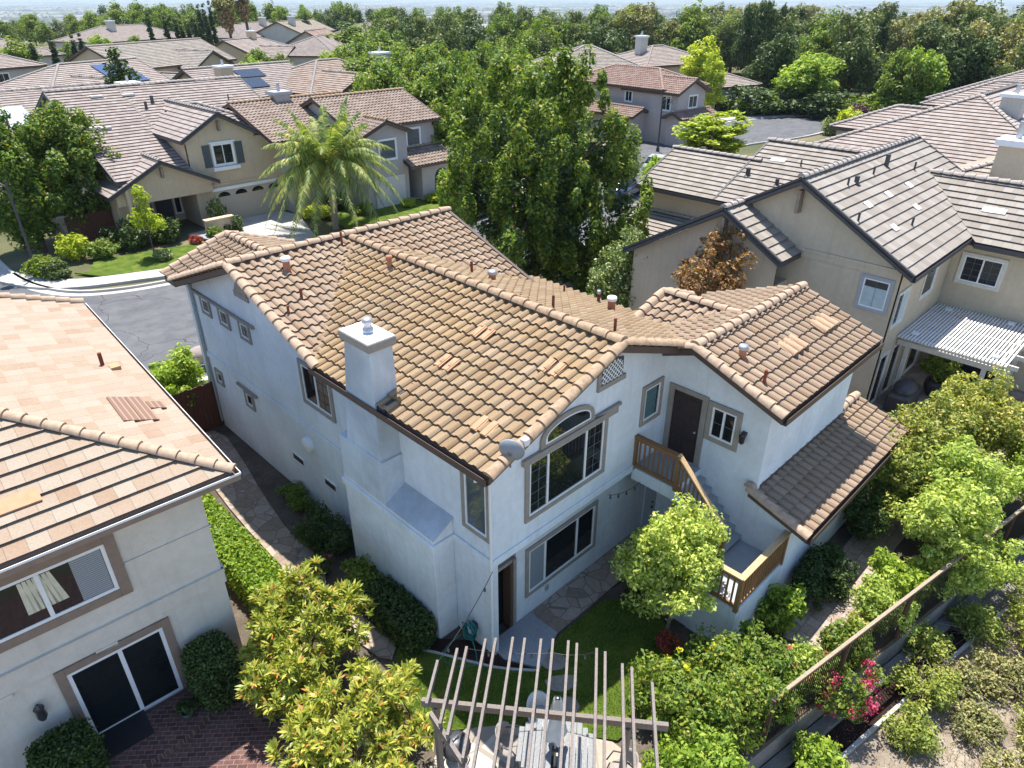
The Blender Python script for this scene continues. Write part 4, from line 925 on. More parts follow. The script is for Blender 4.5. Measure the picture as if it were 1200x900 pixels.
for F_, x, z in ((Fu, 12.15, 6.4), (Fe, 7.9, 4.15)): mb = MB(); F_.box(mb, x - .07, x + .07, z - .5, z + .1, 0, .3); mb.build('gable_bracket', M['fascia_tan'], TH_)
gd = MB(); Fu.box(gd, 11.1, 15.9, 0, 2.15, 0, .03)
for i in range(1, 4): Fu.box(gd, 11.1, 15.9, i * .54 - .01, i * .54 + .01, .03, .04)
g_ = gd.build('garage_door', M['garage_tan'], TH_)
mb = MB(); Fu.box(mb, 10.9, 16.1, 2.16, 2.36, 0, .12); mb.build('header', M['white_paint'], g_)
for i in range(4):
    c = 11.7 + i * 1.2; mb = MB(); mb.prism([Fu.p(c - .42, 1.75, .032)] + [Fu.p(c + .42 * math.cos(math.pi * (1 - k / 10)), 1.75 + .3 * math.sin(math.pi * k / 10), .032) for k in range(11)] + [Fu.p(c + .42, 1.75, .032)], (0, -.012, 0)); mb.build('fan_window', M['glass_dark'], g_)
Fd = Face('y', 41.5, -1)
mb = MB(); Fd.box(mb, 8.1, 9.2, .1, 2.2, 0, .03); do = mb.build('front_door', M['door_green'], TH_)
for a in (7.5, 9.35): window(TH_, Fd, a, a + .42, .5, 2.2, .06, tmat='white_paint', name='side_window')
Fr = Face('y', 40.5, -1); wm = MB(); c = Fr.p(17.6, 4.55, .0)
window(TH_, Face('y', 40.5, -1), 17.2, 18.0, 4.2, 4.9, 0, name='vent_frame') if False else None
rm = MB()
rm.lathe((0, 0, 0), [(.36, 0), (.36, .06), (.52, .06), (.52, 0)], 20); ro = rm.build('round_window', M['white_paint'], TH_); ro.location = Vector((15.9, 38.99, 4.62)) ; ro.rotation_euler = (R(90), 0, 0)
rm = MB(); rm.lathe((0, 0, 0), [(.37, 0), (.37, .02), (.01, .02)], 20); rp = rm.build('pane', M['glass_pale'], ro)
walls(TH_, [(14.5, 16.62, 39.0, 41, 2.3, 5.45)], (), 'stucco_tan2')
mb = MB(); Fu.box(mb, 9.9, 14.5, 2.5, 2.62, -.01, .06); mb.build('belt_course', M['stucco_tan2'], TH_)
mb = MB(); mb.box(9.2, 11.0, 36.2, 36.6, 0, 1.0); mb.box(9.15, 11.05, 36.15, 36.65, 1.0, 1.08); mb.build('porch_wall', M['stucco_tan2'], TH_)
TP = ((0, 48.8, 7.9), (0, -.4, 1))
for (x, y), h, r in (((172, 128), .5, .1), ((179, 121), .5, .12), ((268, 117), .4, .05), ((196, 137), .4, .1)): pipe_vent(TH_, on_plane(x, y, *TP), h, r, 'dark_metal')
for x, y in ((113, 114), (150, 112), (110, 151), (122, 151)):
    q = on_plane(x, y, *TP); mb = MB(); mb.box(q.x - .4, q.x + .4, q.y - .25, q.y + .25, q.z + .0, q.z + .12); mb.build('vent_tile', M['pale_tile'], TH_)
keep_world(TH_)

# --- lavender grey house behind the palm
GH = thing('lavender_house', 'lavender grey house with barrel tile roof and arched entry, behind the palm', 'house', (23, 35.3, 0))
bt = dict(style='far', mat='tile_brownbarrel', ridge='ridge_tan', fascia='fascia_brown')
walls(GH, [(19.9, 27.2, 35.3, 43.5, 0, 5.35), (20.0, 23.6, 34.01, 36, 0, 4.5), (24.5, 28.8, 33.6, 36.5, 0, 2.7), (27.2, 31.2, 34.6, 40, 0, 2.6)],
      [gable_wall('x', 19.9, 35.3, 43.5, 5, 39.4, 7.1, .36), gable_wall('x', 27.0, 35.3, 43.5, 5, 39.4, 7.1, .36), gable_wall('y', 34.0, 20.0, 23.6, 4.5, 21.8, 6.0, .4), gable_wall('y', 34.2, 27.3, 31, 2.3, 29.2, 3.75, .45)], 'stucco_grey')
gable_roof(GH, 'x', 19.5, 27.6, 34.9, 39.4, 44, 7.1, .36, 'gg', seed=41, **bt)
gable_roof(GH, 'y', 33.6, 38, 19.6, 21.8, 24.0, 6.0, .4, 'gn', seed=42, **bt)
gable_roof(GH, 'y', 33.9, 38.5, 27.0, 29.2, 31.4, 3.75, .45, 'gn', seed=43, **bt)
gable_roof(GH, 'x', 23.2, 29.0, 33.1, 35.3, 36, 3.6, .38, 'gg', seed=44, skip='b', **bt)
Fg = Face('y', 35.3, -1); window(GH, Fg, 24.6, 25.8, 3.75, 4.95, .1, tmat='white_paint', gmat='glass_pale', grid=(1, 2))
window(GH, Face('y', 34.0, -1), 21.2, 22.6, 3.4, 4.7, .1, tmat='white_paint', gmat='glass_pale')
window(GH, Face('y', 34.2, -1), 28.4, 30.0, .7, 2.2, .12, tmat='white_paint', splits=(.5,))
mb = MB(); mb.prism([Vector((25.7, 33.59, 0)), Vector((27.0, 33.59, 0))] + [Vector((26.35 + .65 * math.cos(math.pi * k / 10), 33.59, 1.6 + .6 * math.sin(math.pi * k / 10))) for k in range(11)], (0, -.02, 0)); mb.build('arched_entry', M['door_dark'], GH)
mb = MB(); mb.box(28.85, 29.5, 34.12, 34.2, 3.0, 3.35); mb.build('gable_vent', M['white_paint'], GH)
mb = MB(); mb.box(19.1, 19.6, 33.99, 34.0, 0, 2.1); 
mb = MB(); mb.box(20.6, 23.2, 33.95, 33.99, 0, 2.2); mb.build('garage_door', M['garage_pale'], GH)
mb = MB(); mb.box(18.2, 19.3, 42.0, 43.1, 3, 7.3); cho = mb.build('chimney', M['stucco_grey'], GH); mb = MB(); mb.box(18.05, 19.45, 41.85, 43.25, 7.25, 7.45); mb.build('cap', M['grey_paint'], cho); mb = MB(); mb.tube([(18.75, 42.55, 7.4), (18.75, 42.55, 8.0)], .12, 8); mb.build('flue', M['steel'], cho)
walls(GH, [(16, 20.2, 37.5, 47, 0, 5.2)], (), 'stucco_grey'); gable_roof(GH, 'x', 14.8, 24, 36.8, 42.5, 48, 6.9, .33, 'gn', seed=45, **bt)
keep_world(GH)

def block_house(name, label, loc, rz, blocks, wall, tile, style='flatfar', ridge='ridge_grey', fascia='fascia_brown', wins=(), chim=(), group=None, cat='house', trim='white_paint', solar=(), garage=(), seed=0):
    """a house of gabled or hipped blocks: (x0, x1, y0, y1, wall height, ridge axis, ends, pitch) round its own origin"""
    h = thing(name, label, cat, loc, rz, group); k = 0
    wb, wp = [], []
    for (x0, x1, y0, y1, zw, ax, en, pt) in blocks:
        o = .45; wb.append((x0, x1, y0, y1, -.6, zw))
        if ax == 'x': c0, c1, l0, l1 = y0, y1, x0, x1
        else: c0, c1, l0, l1 = x0, x1, y0, y1
        r_ = (c0 + c1) / 2; zr = zw + .12 + pt * ((c1 - c0) / 2 + o) - pt * o + .05
        gable_roof(h, ax, l0 - o, l1 + o, c0 - o, r_, c1 + o, zr, pt, en, style=style, mat=tile, ridge=ridge, fascia=fascia, seed=seed + k, deck=.2); k += 1
        if en[0] == 'g': wp.append(gable_wall(ax, l0 + .003, c0, c1, zw - .3, r_, zr, pt, .15))
        if en[1] == 'g': wp.append(gable_wall(ax, l1 - .153, c0, c1, zw - .3, r_, zr, pt, .15))
    walls(h, wb, wp, wall)
    for ax, c, sg, u0, u1, z0, z1 in wins: window(h, Face(ax, c, sg), u0, u1, z0, z1, .12, tmat=trim, splits=(.5,), gmat='glass_dark', proud=.06)
    for x, y, z, s in chim:
        mb = MB(); mb.box(x - s, x + s, y - s, y + s, z - 3, z); c = mb.build('chimney', M[wall], h); mb = MB(); mb.box(x - s - .12, x + s + .12, y - s - .12, y + s + .12, z - .02, z + .18); mb.build('cap', M['cap_white'], c)
        mb = MB(); mb.tube([(x, y, z + .15), (x, y, z + .7)], .13, 8); mb.build('flue', M['steel'], c)
    for ax, c, sg, u0, u1, z1 in garage:
        F_ = Face(ax, c, sg); mb = MB(); F_.box(mb, u0, u1, 0, z1, 0, .04)
        for i in range(1, 4): F_.box(mb, u0, u1, z1 * i / 4 - .012, z1 * i / 4 + .012, .04, .05)
        g_ = mb.build('garage_door', M['garage_pale'], h); mb = MB()
        for i in range(4): a = u0 + (u1 - u0) * (i + .12) / 4; F_.box(mb, a, a + (u1 - u0) * .19, z1 * .8, z1 * .93, .041, .05)
        mb.build('fan_window', M['glass_dark'], g_)
    return h
# --- pinkish house by the cul-de-sac, and the ones round it
block_house('pinkish_house', 'pinkish house with reddish barrel tile hip roofs and white garage door, by the cul-de-sac', (56.6, 34.0, 0), R(-5),
            [(0, 6.6, 1.0, 14, 5.2, 'y', 'hh', .4), (.2, 4.6, -.9, 6, 5.0, 'y', 'gn', .45), (-2.0, .5, 3.0, 10.5, 2.6, 'y', 'gg', .4), (-.1, 5.2, -1.8, 0, 2.7, 'x', 'gg', .4)], 'stucco_pink', 'tile_red', 'far', 'ridge_red',
            wins=[('y', -.9, -1, 2.0, 3.3, 3.5, 4.6), ('x', .2, -1, 0, 1.0, 3.3, 4.6), ('x', -2.0, -1, 5.0, 6.4, .6, 2.1), ('x', 0, -1, 5.0, 5.9, 3.7, 4.7)], garage=[('y', -1.8, -1, .6, 5.0, 2.3)], seed=51)
block_house('brown_roofed_house', 'cream house with low brown hip roofs at the end of the cul-de-sac', (79.6, 43.0, 0), R(-14),
            [(0, 8.5, 0, 10, 3.0, 'x', 'hh', .36), (-6, 6, 6, 16, 5.4, 'x', 'hh', .36)], 'stucco_pale', 'tile_pinkish', 'flatfar', 'ridge_grey',
            wins=[('y', 0, -1, 4.6, 6.0, .9, 2.3), ('y', 0, -1, 1.0, 1.9, .3, 2.2), ('y', 6, -1, 1, 2.4, 3.8, 5.0)], chim=[(-3, 11, 8.6, .6)], seed=54)
block_house('slate_grey_house', 'house with broad slate grey tile roof behind the pinkish house', (66.5, 52, 0), R(-42),
            [(-7, 7, 0, 13, 5.2, 'x', 'hh', .36)], 'stucco_pale', 'tile_grey', seed=57)
# --- right: pinkish striped roofs behind the tan house
block_house('striped_roof_house', 'house with pinkish striped tile roofs and white chimney behind the tan house', (41.2, .8, 0), R(0),
            [(0, 16, -3, 11, 4.7, 'x', 'hg', .42), (9, 15, 7, 13.5, 4.7, 'y', 'nh', .42)], 'stucco_pale', 'tile_pinkish', ridge='ridge_grey', chim=[(6.5, 2.0, 8.0, .6)], seed=61)
block_house('buff_roof_house', 'house with buff tile roof at the right edge, beyond the tan house', (35.0, -9.5, 0), R(0),
            [(0, 14, 0, 12.5, 4.6, 'y', 'hh', .42), (6, 15, -2, 6, 4.9, 'x', 'gg', .42)], 'stucco_tan2', 'tile_buff', ridge='ridge_grey', seed=64)
block_house('grey_gabled_house', 'grey gabled house with striped roof near the right edge, below the woods', (60, -3.0, 0), R(0),
            [(0, 16, 0, 11, 5.0, 'x', 'gh', .42), (6, 14, 6, 16, 5.0, 'y', 'nh', .42)], 'stucco_grey', 'tile_pinkish', ridge='ridge_grey', seed=67)
block_house('far_corner_house', 'long low roofed house right at the edge of the woods, upper right corner', (74, 3.0, 0), R(0),
            [(0, 15, 0, 12, 4.6, 'x', 'hh', .4)], 'stucco_pale', 'tile_taupe', seed=69)
# ------------------------------------------------------------------ vegetation
m_plain('bark', (.12, .085, .06), .95, .1, .35, 7, bstr=.6); m_plain('bark_pale', (.30, .24, .19), .95, .1, .3, 7, bstr=.5); m_plain('bark_grey', (.17, .15, .135), .95, .1, .3, 7, bstr=.5)
m_leaf('leaf_big', [(0, (.018, .042, .008)), (.35, (.042, .085, .013)), (.7, (.082, .135, .019)), (.92, (.14, .185, .03)), (1, (.16, .125, .035))])
m_leaf('leaf_mid', [(0, (.03, .065, .012)), (.4, (.065, .12, .02)), (.8, (.11, .16, .03)), (1, (.17, .17, .05))])
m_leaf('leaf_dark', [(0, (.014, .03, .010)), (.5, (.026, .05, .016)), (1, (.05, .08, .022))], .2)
m_leaf('leaf_wood', [(0, (.03, .052, .02)), (.5, (.055, .085, .032)), (.85, (.085, .115, .045)), (1, (.12, .13, .06))], .25)
m_leaf('leaf_bright', [(0, (.09, .14, .015)), (.5, (.19, .26, .025)), (1, (.30, .34, .05))], .4)
m_leaf('leaf_lime', [(0, (.06, .12, .018)), (.5, (.12, .20, .03)), (1, (.22, .28, .06))], .4)
m_leaf('leaf_soft', [(0, (.08, .135, .035)), (.45, (.165, .24, .06)), (.85, (.27, .335, .11)), (1, (.36, .37, .18))], .4)
m_leaf('leaf_photinia', [(0, (.07, .11, .018)), (.35, (.13, .175, .035)), (.7, (.21, .24, .055)), (.96, (.31, .30, .09)), (.985, (.33, .15, .06)), (1, (.36, .09, .06))], .35, .4)
m_leaf('leaf_gold', [(0, (.06, .10, .025)), (.4, (.135, .17, .04)), (.8, (.215, .235, .075)), (1, (.30, .27, .12))], .35)
m_leaf('leaf_rust', [(0, (.05, .055, .03)), (.3, (.11, .075, .045)), (.6, (.17, .10, .055)), (.9, (.22, .14, .08)), (1, (.09, .11, .05))], .3)
m_leaf('leaf_speckled', [(0, (.03, .06, .02)), (.5, (.07, .11, .035)), (.8, (.12, .17, .06)), (1, (.45, .45, .36))], .3)
m_leaf('leaf_red', [(0, (.09, .015, .02)), (.5, (.19, .04, .04)), (1, (.30, .09, .07))], .3)
m_leaf('leaf_purple', [(0, (.03, .015, .025)), (1, (.08, .045, .06))], .2)
m_leaf('leaf_sage', [(0, (.06, .075, .035)), (.5, (.13, .14, .07)), (1, (.22, .22, .12))], .25)
m_leaf('leaf_sagebright', [(0, (.06, .095, .025)), (.5, (.13, .17, .04)), (1, (.22, .245, .07))], .3)
m_leaf('leaf_magenta', [(0, (.18, .01, .05)), (.5, (.40, .03, .12)), (1, (.60, .10, .22))], .35)
m_leaf('leaf_yellowflower', [(0, (.5, .35, .02)), (1, (.75, .6, .06))], .3)
m_leaf('leaf_palm', [(0, (.04, .075, .03)), (.5, (.105, .15, .05)), (.85, (.18, .215, .08)), (1, (.27, .26, .12))], .35)
m_leaf('leaf_deadpalm', [(0, (.10, .08, .05)), (1, (.22, .17, .11))], .1)
m_leaf('leaf_cypress', [(0, (.012, .026, .010)), (1, (.032, .055, .02))], .1)
m_leaf('leaf_far', [(0, (.03, .05, .02)), (1, (.085, .11, .04))], .0)

def leaf_quads(rs, C, Rr, per, size, aspect=.5, up=.35, jitter=.7, sq=(1, 1, 1), inner=.25):
    """diamond leaves through a set of clumps: C centres (n,3), Rr radii (n,)"""
    n = len(C) * per; c = np.repeat(C, per, 0); r = np.repeat(Rr, per)
    d = rs.normal(size=(n, 3)); d /= np.linalg.norm(d, axis=1, keepdims=True) + 1e-9
    k = (inner + (1 - inner) * rs.random(n)) ** .6
    p = c + d * (r * k)[:, None] * np.array(sq)
    nr = d + np.array([0, 0, up]) + rs.normal(size=(n, 3)) * jitter; nr /= np.linalg.norm(nr, axis=1, keepdims=True) + 1e-9
    a = np.cross(nr, rs.normal(size=(n, 3))); a /= np.linalg.norm(a, axis=1, keepdims=True) + 1e-9
    b = np.cross(nr, a); s = size * (.65 + .7 * rs.random(n)); L = a * (s * .5)[:, None]; W = b * (s * aspect * .5)[:, None]; fold = nr * (s * .12)[:, None]
    v = np.stack([p - L, p + W + fold, p + L, p - W + fold], 1).reshape(-1, 3)
    return v, np.arange(4 * n).reshape(n, 4)
def clumps(rs, ells, n, cr, shell=.55, flat=1.0):
    """clump centres spread over the outer part of ellipsoids (cx,cy,cz,rx,ry,rz), weighted by size"""
    w = np.array([e[3] * e[4] * e[5] for e in ells]) ** .67; w /= w.sum(); idx = rs.choice(len(ells), n, p=w)
    E = np.array(ells)[idx]; d = rs.normal(size=(n, 3)); d /= np.linalg.norm(d, axis=1, keepdims=True)
    k = shell + (1 - shell) * rs.random(n) ** .7
    return E[:, :3] + d * E[:, 3:] * k[:, None], cr * (.6 + .8 * rs.random(n))
def crown_mesh(name, mat, ells, n, cr, per, size, seed=0, **kw):
    rs = np.random.default_rng(seed); shell = kw.pop('shell', .5); C, Rr = clumps(rs, ells, n, cr, shell)
    lo = kw.pop('zmin', None)
    if lo is not None: C[:, 2] = np.maximum(C[:, 2], lo + Rr * .8)
    v, q = leaf_quads(rs, C, Rr, per, size, **kw); return np_mesh(name, v, q, M[mat]), C
def trunk_mb(h, r, C=None, rs=None, limbs=7, lean=(0, 0), base=(0, 0, 0)):
    mb = MB(); b = Vector(base); top = b + Vector((lean[0], lean[1], h)); mid = b.lerp(top, .5) + Vector((r * .5, -r * .4, 0))
    mb.tube([b - Vector((0, 0, .1)), mid, top], r, 8, r * .45)
    if C is not None and len(C):
        for k in range(limbs):
            q = Vector(C[int(rs.integers(len(C)))]); s = b.lerp(top, .45 + .5 * k / limbs); m = s.lerp(q, .5) + Vector((0, 0, .12 * (q - s).length)); mb.tube([s, m, q], r * .38, 5, r * .08)
    return mb
def tree(name, label, cat, loc, ells, mat, n=60, cr=.6, per=120, size=.25, trunk_h=None, trunk_r=.14, bark='bark', seed=1, group=None, rz=0.0, limbs=7, parts=True, extra=(), **kw):
    t = thing(name, label, cat, loc, rz, group); me, C = crown_mesh('crown', mat, ells, n, cr, per, size, seed, **kw); o = obj('crown' if trunk_h else 'foliage', me, t)
    for (m2, e2, n2, c2, p2, s2, nm) in extra: me2, _ = crown_mesh(nm, m2, e2, n2, c2, p2, s2, seed + 5); obj(nm, me2, t)
    if trunk_h: trunk_mb(trunk_h, trunk_r, C, np.random.default_rng(seed), limbs).build('trunk', M[bark], t)
    return t
def lobes(rs, n, rx, ry, z0, z1, r0, r1, taper=.6):
    """an uneven crown out of leaning upright lobes"""
    out = []
    for i in range(n):
        a = rs.random() * 6.28; k = math.sqrt(rs.random()); f = rs.random(); s = 1 - taper * f; r = r0 + (r1 - r0) * rs.random()
        out.append((rx * k * s * math.cos(a), ry * k * s * math.sin(a), z0 + (z1 - z0) * f, r, r, r * 1.35))
    return out

# --- the big tree between the houses
rs = np.random.default_rng(3)
cen = Vector((17.6, 15.6, 0))
L_ = []
for (px, py, r, dx) in ((590, 110, 1.1, 0), (560, 140, 1.3, 0), (625, 120, 1.2, 1), (660, 105, 1.1, 0), (690, 100, 1.2, 1), (700, 130, 1.3, 0), (550, 175, 1.3, 0), (585, 165, 1.6, 0), (630, 165, 1.6, -1), (675, 160, 1.5, 0), (715, 175, 1.4, 0),
                        (548, 215, 1.3, 0), (568, 222, 1.6, -1), (610, 215, 1.9, -1), (655, 215, 1.8, -1), (700, 220, 1.7, 0), (735, 225, 1.3, 0), (570, 258, 1.3, -1), (600, 262, 1.7, -1.5), (650, 265, 1.8, -1.5), (700, 262, 1.6, -1), (735, 258, 1.1, -.5),
                        (745, 265, 1.0, -.5), (735, 285, 1.0, -.5), (720, 320, 1.0, -1), (640, 235, 1.7, 0), (650, 200, 1.6, 0), (625, 250, 1.6, -.5), (660, 250, 1.5, .5), (600, 235, 1.6, .5), (655, 285, 1.4, 0), (620, 300, 1.5, -1.5), (665, 305, 1.6, -1.5), (705, 300, 1.3, -1), (640, 335, 1.2, -1), (690, 330, 1.1, -1), (588, 292, 1.0, -1), (560, 185, 1.1, 1), (620, 185, 1.4, 2), (680, 190, 1.4, 2)):
    d = 35.2 + dx * 1.1 + rs.normal() * .9; rr = Vector(ray(px, py)); fl_ = math.hypot(rr.x, rr.y); q = Vector(CAM) + rr * (d / fl_); q = q - cen
    L_.append((q.x, q.y, max(q.z, 1.2), r * .84, r * .84, r * 1.1))
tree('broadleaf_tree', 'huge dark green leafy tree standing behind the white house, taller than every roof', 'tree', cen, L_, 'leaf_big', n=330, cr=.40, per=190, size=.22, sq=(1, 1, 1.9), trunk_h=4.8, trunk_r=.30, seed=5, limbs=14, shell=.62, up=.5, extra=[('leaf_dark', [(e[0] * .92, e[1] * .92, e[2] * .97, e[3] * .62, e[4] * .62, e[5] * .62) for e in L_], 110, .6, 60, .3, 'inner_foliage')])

# --- left street tree pair in front of the shuttered house
for k, (bx, by, h, w, lab) in enumerate(((.9, 40.6, 8.3, 3.1, 'tall dense dark green tree at the left edge beside the street lamp'), (3.9, 41.9, 8.2, 3.0, 'tall dense dark green tree close to the left gable of the shuttered house'))):
    rs = np.random.default_rng(20 + k)
    E = [(0, 0, h * .5, w * .95, w * .95, h * .42)] + lobes(rs, 20, w, w, h * .2, h * .84, .8, 1.3, .5)
    tree('street_tree', lab, 'tree', (bx, by, 0), E, 'leaf_big', n=210, cr=.46, per=120, size=.24, sq=(1, 1, 1.6), trunk_h=h * .5, trunk_r=.2, seed=22 + k, shell=.5, up=.5)
# --- young yellow green maple
tree('young_maple', 'small young bright yellow green tree on the lawn of the shuttered house', 'tree', (5.15, 34.4, 0), [(0, 0, 2.5, .85, .85, .6), (0, 0, 3.3, .5, .5, .7), (.3, 0, 2.2, .8, .8, .4), (0, 0, 3.9, .2, .2, .4)], 'leaf_bright', n=45, cr=.26, per=50, size=.17, trunk_h=3, trunk_r=.045, seed=31, shell=.2)

# --- queen palm
palm = thing('palm_tree', 'feathery palm with drooping fronds beside the driveway across the street', 'palm tree', (16.0, 32.2, 0))
mb = MB(); mb.tube([(0, 0, -.1), (.05, 0, 1.5), (.0, .05, 3.2), (0, 0, 4.2)], .2, 10, .27)
for k in range(26): a = k * 2.4; z = 2.9 + k * .055; mb.tube([(.2 * math.cos(a), .2 * math.sin(a), z), (.34 * math.cos(a), .34 * math.sin(a), z + .3)], .05, 5, .03)
mb.build('trunk', M['bark_pale'], palm)
rs = np.random.default_rng(8)
def frond(a, el, L, droop, seedk, mat='leaf_palm'):
    pts = []; d = Vector((math.cos(a), math.sin(a), 0)); N_ = 16
    for i in range(N_ + 1):
        t = i / N_; pts.append(Vector((0, 0, 4.25)) + d * (L * t * math.cos(el) * (1 - .16 * t)) + Vector((0, 0, L * t * math.sin(el) - droop * t ** 2.2)))
    v, q = [], []; side = Vector((-d.y, d.x, 0))
    for i in range(1, N_):
        for s in (1, -1):
            for j in range(3):
                t = (i + j / 3) / N_; p = pts[i].lerp(pts[min(i + 1, N_)], j / 3); tl = (.75 * math.sin(math.pi * min(1, t * .85 + .18)) + .12) * (.8 + .4 * rs.random())
                tang = (pts[min(i + 1, N_)] - pts[i - 1]).normalized(); e = p + side * s * tl * .62 + tang * tl * .45 + Vector((0, 0, -tl * (.45 + .35 * rs.random())))
                w = tang * .042; m = p.lerp(e, .5) + Vector((0, 0, tl * .16)); o = len(v); v += [p - w, p + w, m + w, m - w, e]; q += [(o, o + 1, o + 2, o + 3), (o + 3, o + 2, o + 4, o + 4)]
    for i in range(N_):
        o = len(v); w = side * .02; v += [pts[i] - w, pts[i] + w, pts[i + 1] + w, pts[i + 1] - w]; q.append((o, o + 1, o + 2, o + 3))
    mb = MB(); mb.add(v, [f if f[2] != f[3] else f[:3] for f in q]); return mb
for k in range(60):
    a = k * 2.399 + rs.random() * .3; f = k / 60; mb = frond(a, R(66 - 76 * f), 5.3 + .8 * rs.random(), 1.8 + 2.3 * f, k); mb.build('frond', M['leaf_palm'], palm, fix=False)

# --- trees and shrubs shared by shape, each a copy of its own
PROTO = {}
def proto(key, make):
    if key not in PROTO: PROTO[key] = make()
    return PROTO[key]
def two_part(nm, crown, trunk): return (nm, crown, trunk)
def place(key, label, cat, x, y, h, z=0.0, w=None, group=None, name=None):
    """copy of a shape scaled to height h and width w at (x, y)"""
    nm, cm, tm, ph, pw = PROTO[key]; t = thing(name or nm, label, cat, (x, y, z), float(rng.random() * 6.28), group)
    sz = h / ph; sx = (w / pw) if w else sz; t.scale = (sx, sx, sz)
    obj('crown', cm, t)
    if tm is not None: obj('trunk', tm, t)
    return t
def mk(key, nm, mat, ells, n, cr, per, size, ph, pw, trunk=None, bark='bark', seed=0, **kw):
    me, C = crown_mesh('crown', mat, ells, n, cr, per, size, seed, **kw); tm = None
    if trunk: tm = trunk_mb(trunk[0], trunk[1], C, np.random.default_rng(seed), 5).mesh('trunk', M[bark])
    PROTO[key] = (nm, me, tm, ph, pw)
for k in range(3):
    rs = np.random.default_rng(50 + k)
    mk(f'round{k}', 'broadleaf_tree', 'leaf_mid', [(0, 0, 5, 2.4, 2.4, 2.6)] + lobes(rs, 12, 2.6, 2.6, 3, 7, .9, 1.4, .55), 95, .75, 60, .38, 8.5, 7, (4.5, .2), seed=50 + k, up=.5)
    rs = np.random.default_rng(60 + k)
    mk(f'wood{k}', 'wood_tree', 'leaf_wood', [(0, 0, 5, 2.6, 2.6, 3)] + lobes(rs, 14, 3.0, 3.0, 2, 8, .9, 1.5, .55), 110, .8, 62, .40, 10, 8, (5, .25), seed=60 + k, up=.5)
    rs = np.random.default_rng(70 + k)
    mk(f'olive{k}', 'oak_tree', 'leaf_dark', [(0, 0, 4.6, 2.6, 2.6, 2.7)] + lobes(rs, 12, 2.8, 2.8, 2.4, 7, .9, 1.5, .5), 100, .8, 60, .40, 9, 8, (4.5, .25), seed=70 + k, up=.5)
mk('greyoak', 'oak_tree', 'leaf_sage', [(0, 0, 5, 2.6, 2.6, 2.8)] + lobes(np.random.default_rng(79), 15, 3.0, 3.0, 2, 7.6, .8, 1.5, .5), 120, .7, 62, .38, 9.5, 8, (5, .25), seed=79, up=.5)
mk('lime', 'maple_tree', 'leaf_lime', [(0, 0, 3.6, 2.6, 2.6, 2.2)] + lobes(np.random.default_rng(80), 14, 2.7, 2.7, 2, 5.6, .8, 1.3, .5), 110, .65, 70, .34, 7, 7, (3, .18), seed=80, up=.6)
mk('poplar', 'poplar_tree', 'leaf_bright', [(0, 0, 4.5, 1.1, 1.1, 4)] + [(math.cos(a) * 1.0, math.sin(a) * 1.0, 4.2 + k * .4, .5, .5, 2.6) for k, a in enumerate((0, 1.2, 2.5, 3.7, 5))] , 110, .42, 70, .26, 9, 3.6, (6, .12), seed=81)
mk('greencol', 'columnar_tree', 'leaf_lime', [(0, 0, 3, .55, .55, 3)], 50, .32, 60, .22, 6, 1.6, (4, .08), seed=82)
cone = [(0, 0, .8 + i * .62, 1.9 * (1 - i / 14) + .12, 1.9 * (1 - i / 14) + .12, .35) for i in range(14)]
mk('conifer', 'conifer_tree', 'leaf_dark', cone, 190, .42, 45, .30, 9.8, 4, (9, .16), seed=83, shell=.5, up=-.2)
mk('cypress', 'cypress_tree', 'leaf_cypress', [(0, 0, .8 + i * .86, max(.06, .62 * (1 - (i / 13.2) ** 1.7)), max(.06, .62 * (1 - (i / 13.2) ** 1.7)), .6) for i in range(13)], 170, .22, 45, .22, 12, 1.6, (3, .12), seed=84)
mk('shrub', 'shrub', 'leaf_mid', [(0, 0, .5, .55, .55, .45)], 40, .2, 60, .13, 1.0, 1.4, None, seed=85, zmin=0)
mk('darkshrub', 'shrub', 'leaf_dark', [(0, 0, .5, .55, .55, .45)], 40, .2, 60, .12, 1.0, 1.4, None, seed=86, zmin=0)
mk('goldshrub', 'shrub', 'leaf_bright', [(0, 0, .5, .55, .55, .45)], 36, .2, 60, .13, 1.0, 1.4, None, seed=87, zmin=0)
mk('purpleshrub', 'shrub', 'leaf_purple', [(0, 0, .5, .55, .55, .45)], 36, .2, 50, .14, 1.0, 1.4, None, seed=88, zmin=0)
mk('redshrub', 'shrub', 'leaf_red', [(0, 0, .5, .55, .55, .45)], 40, .2, 60, .13, 1.0, 1.4, None, seed=89, zmin=0)
mk('greyshrub', 'shrub', 'leaf_speckled', [(0, 0, .5, .55, .55, .45)], 40, .2, 60, .12, 1.0, 1.4, None, seed=90, zmin=0)

def by_top(key, label, cat, px, py, h, wpx=None, group=None, name=None, z=0.0):
    """stand a tree so that its top reaches photo point (px, py)"""
    q = at(px, py, z=z + h); d = (q - Vector(CAM)).length; w = wpx / F_PX * d if wpx else None
    return place(key, label, cat, q.x, q.y, h, z, w, group, name)
# cypress row far beyond the roofs
for k, (px, py) in enumerate(((171, 11), (190, 15), (204, 19), (210, 22), (219, 26), (226, 18), (231, 22), (230, 1), (236, 0), (243, -3), (240, 14), (33, 42), (57, 40), (82, 38), (91, 36))):
    d = 143 + (k % 5) * 3 - (20 if k > 10 else 0); rr = Vector(ray(px, py)); q = Vector(CAM) + rr * (d / math.hypot(rr.x, rr.y))
    place('cypress', 'slim dark cypress standing in the far row beyond the roofs, upper left', 'cypress', q.x, q.y, max(q.z, 6), 0, 2.1, 'cypresses beyond the roofs, upper left')
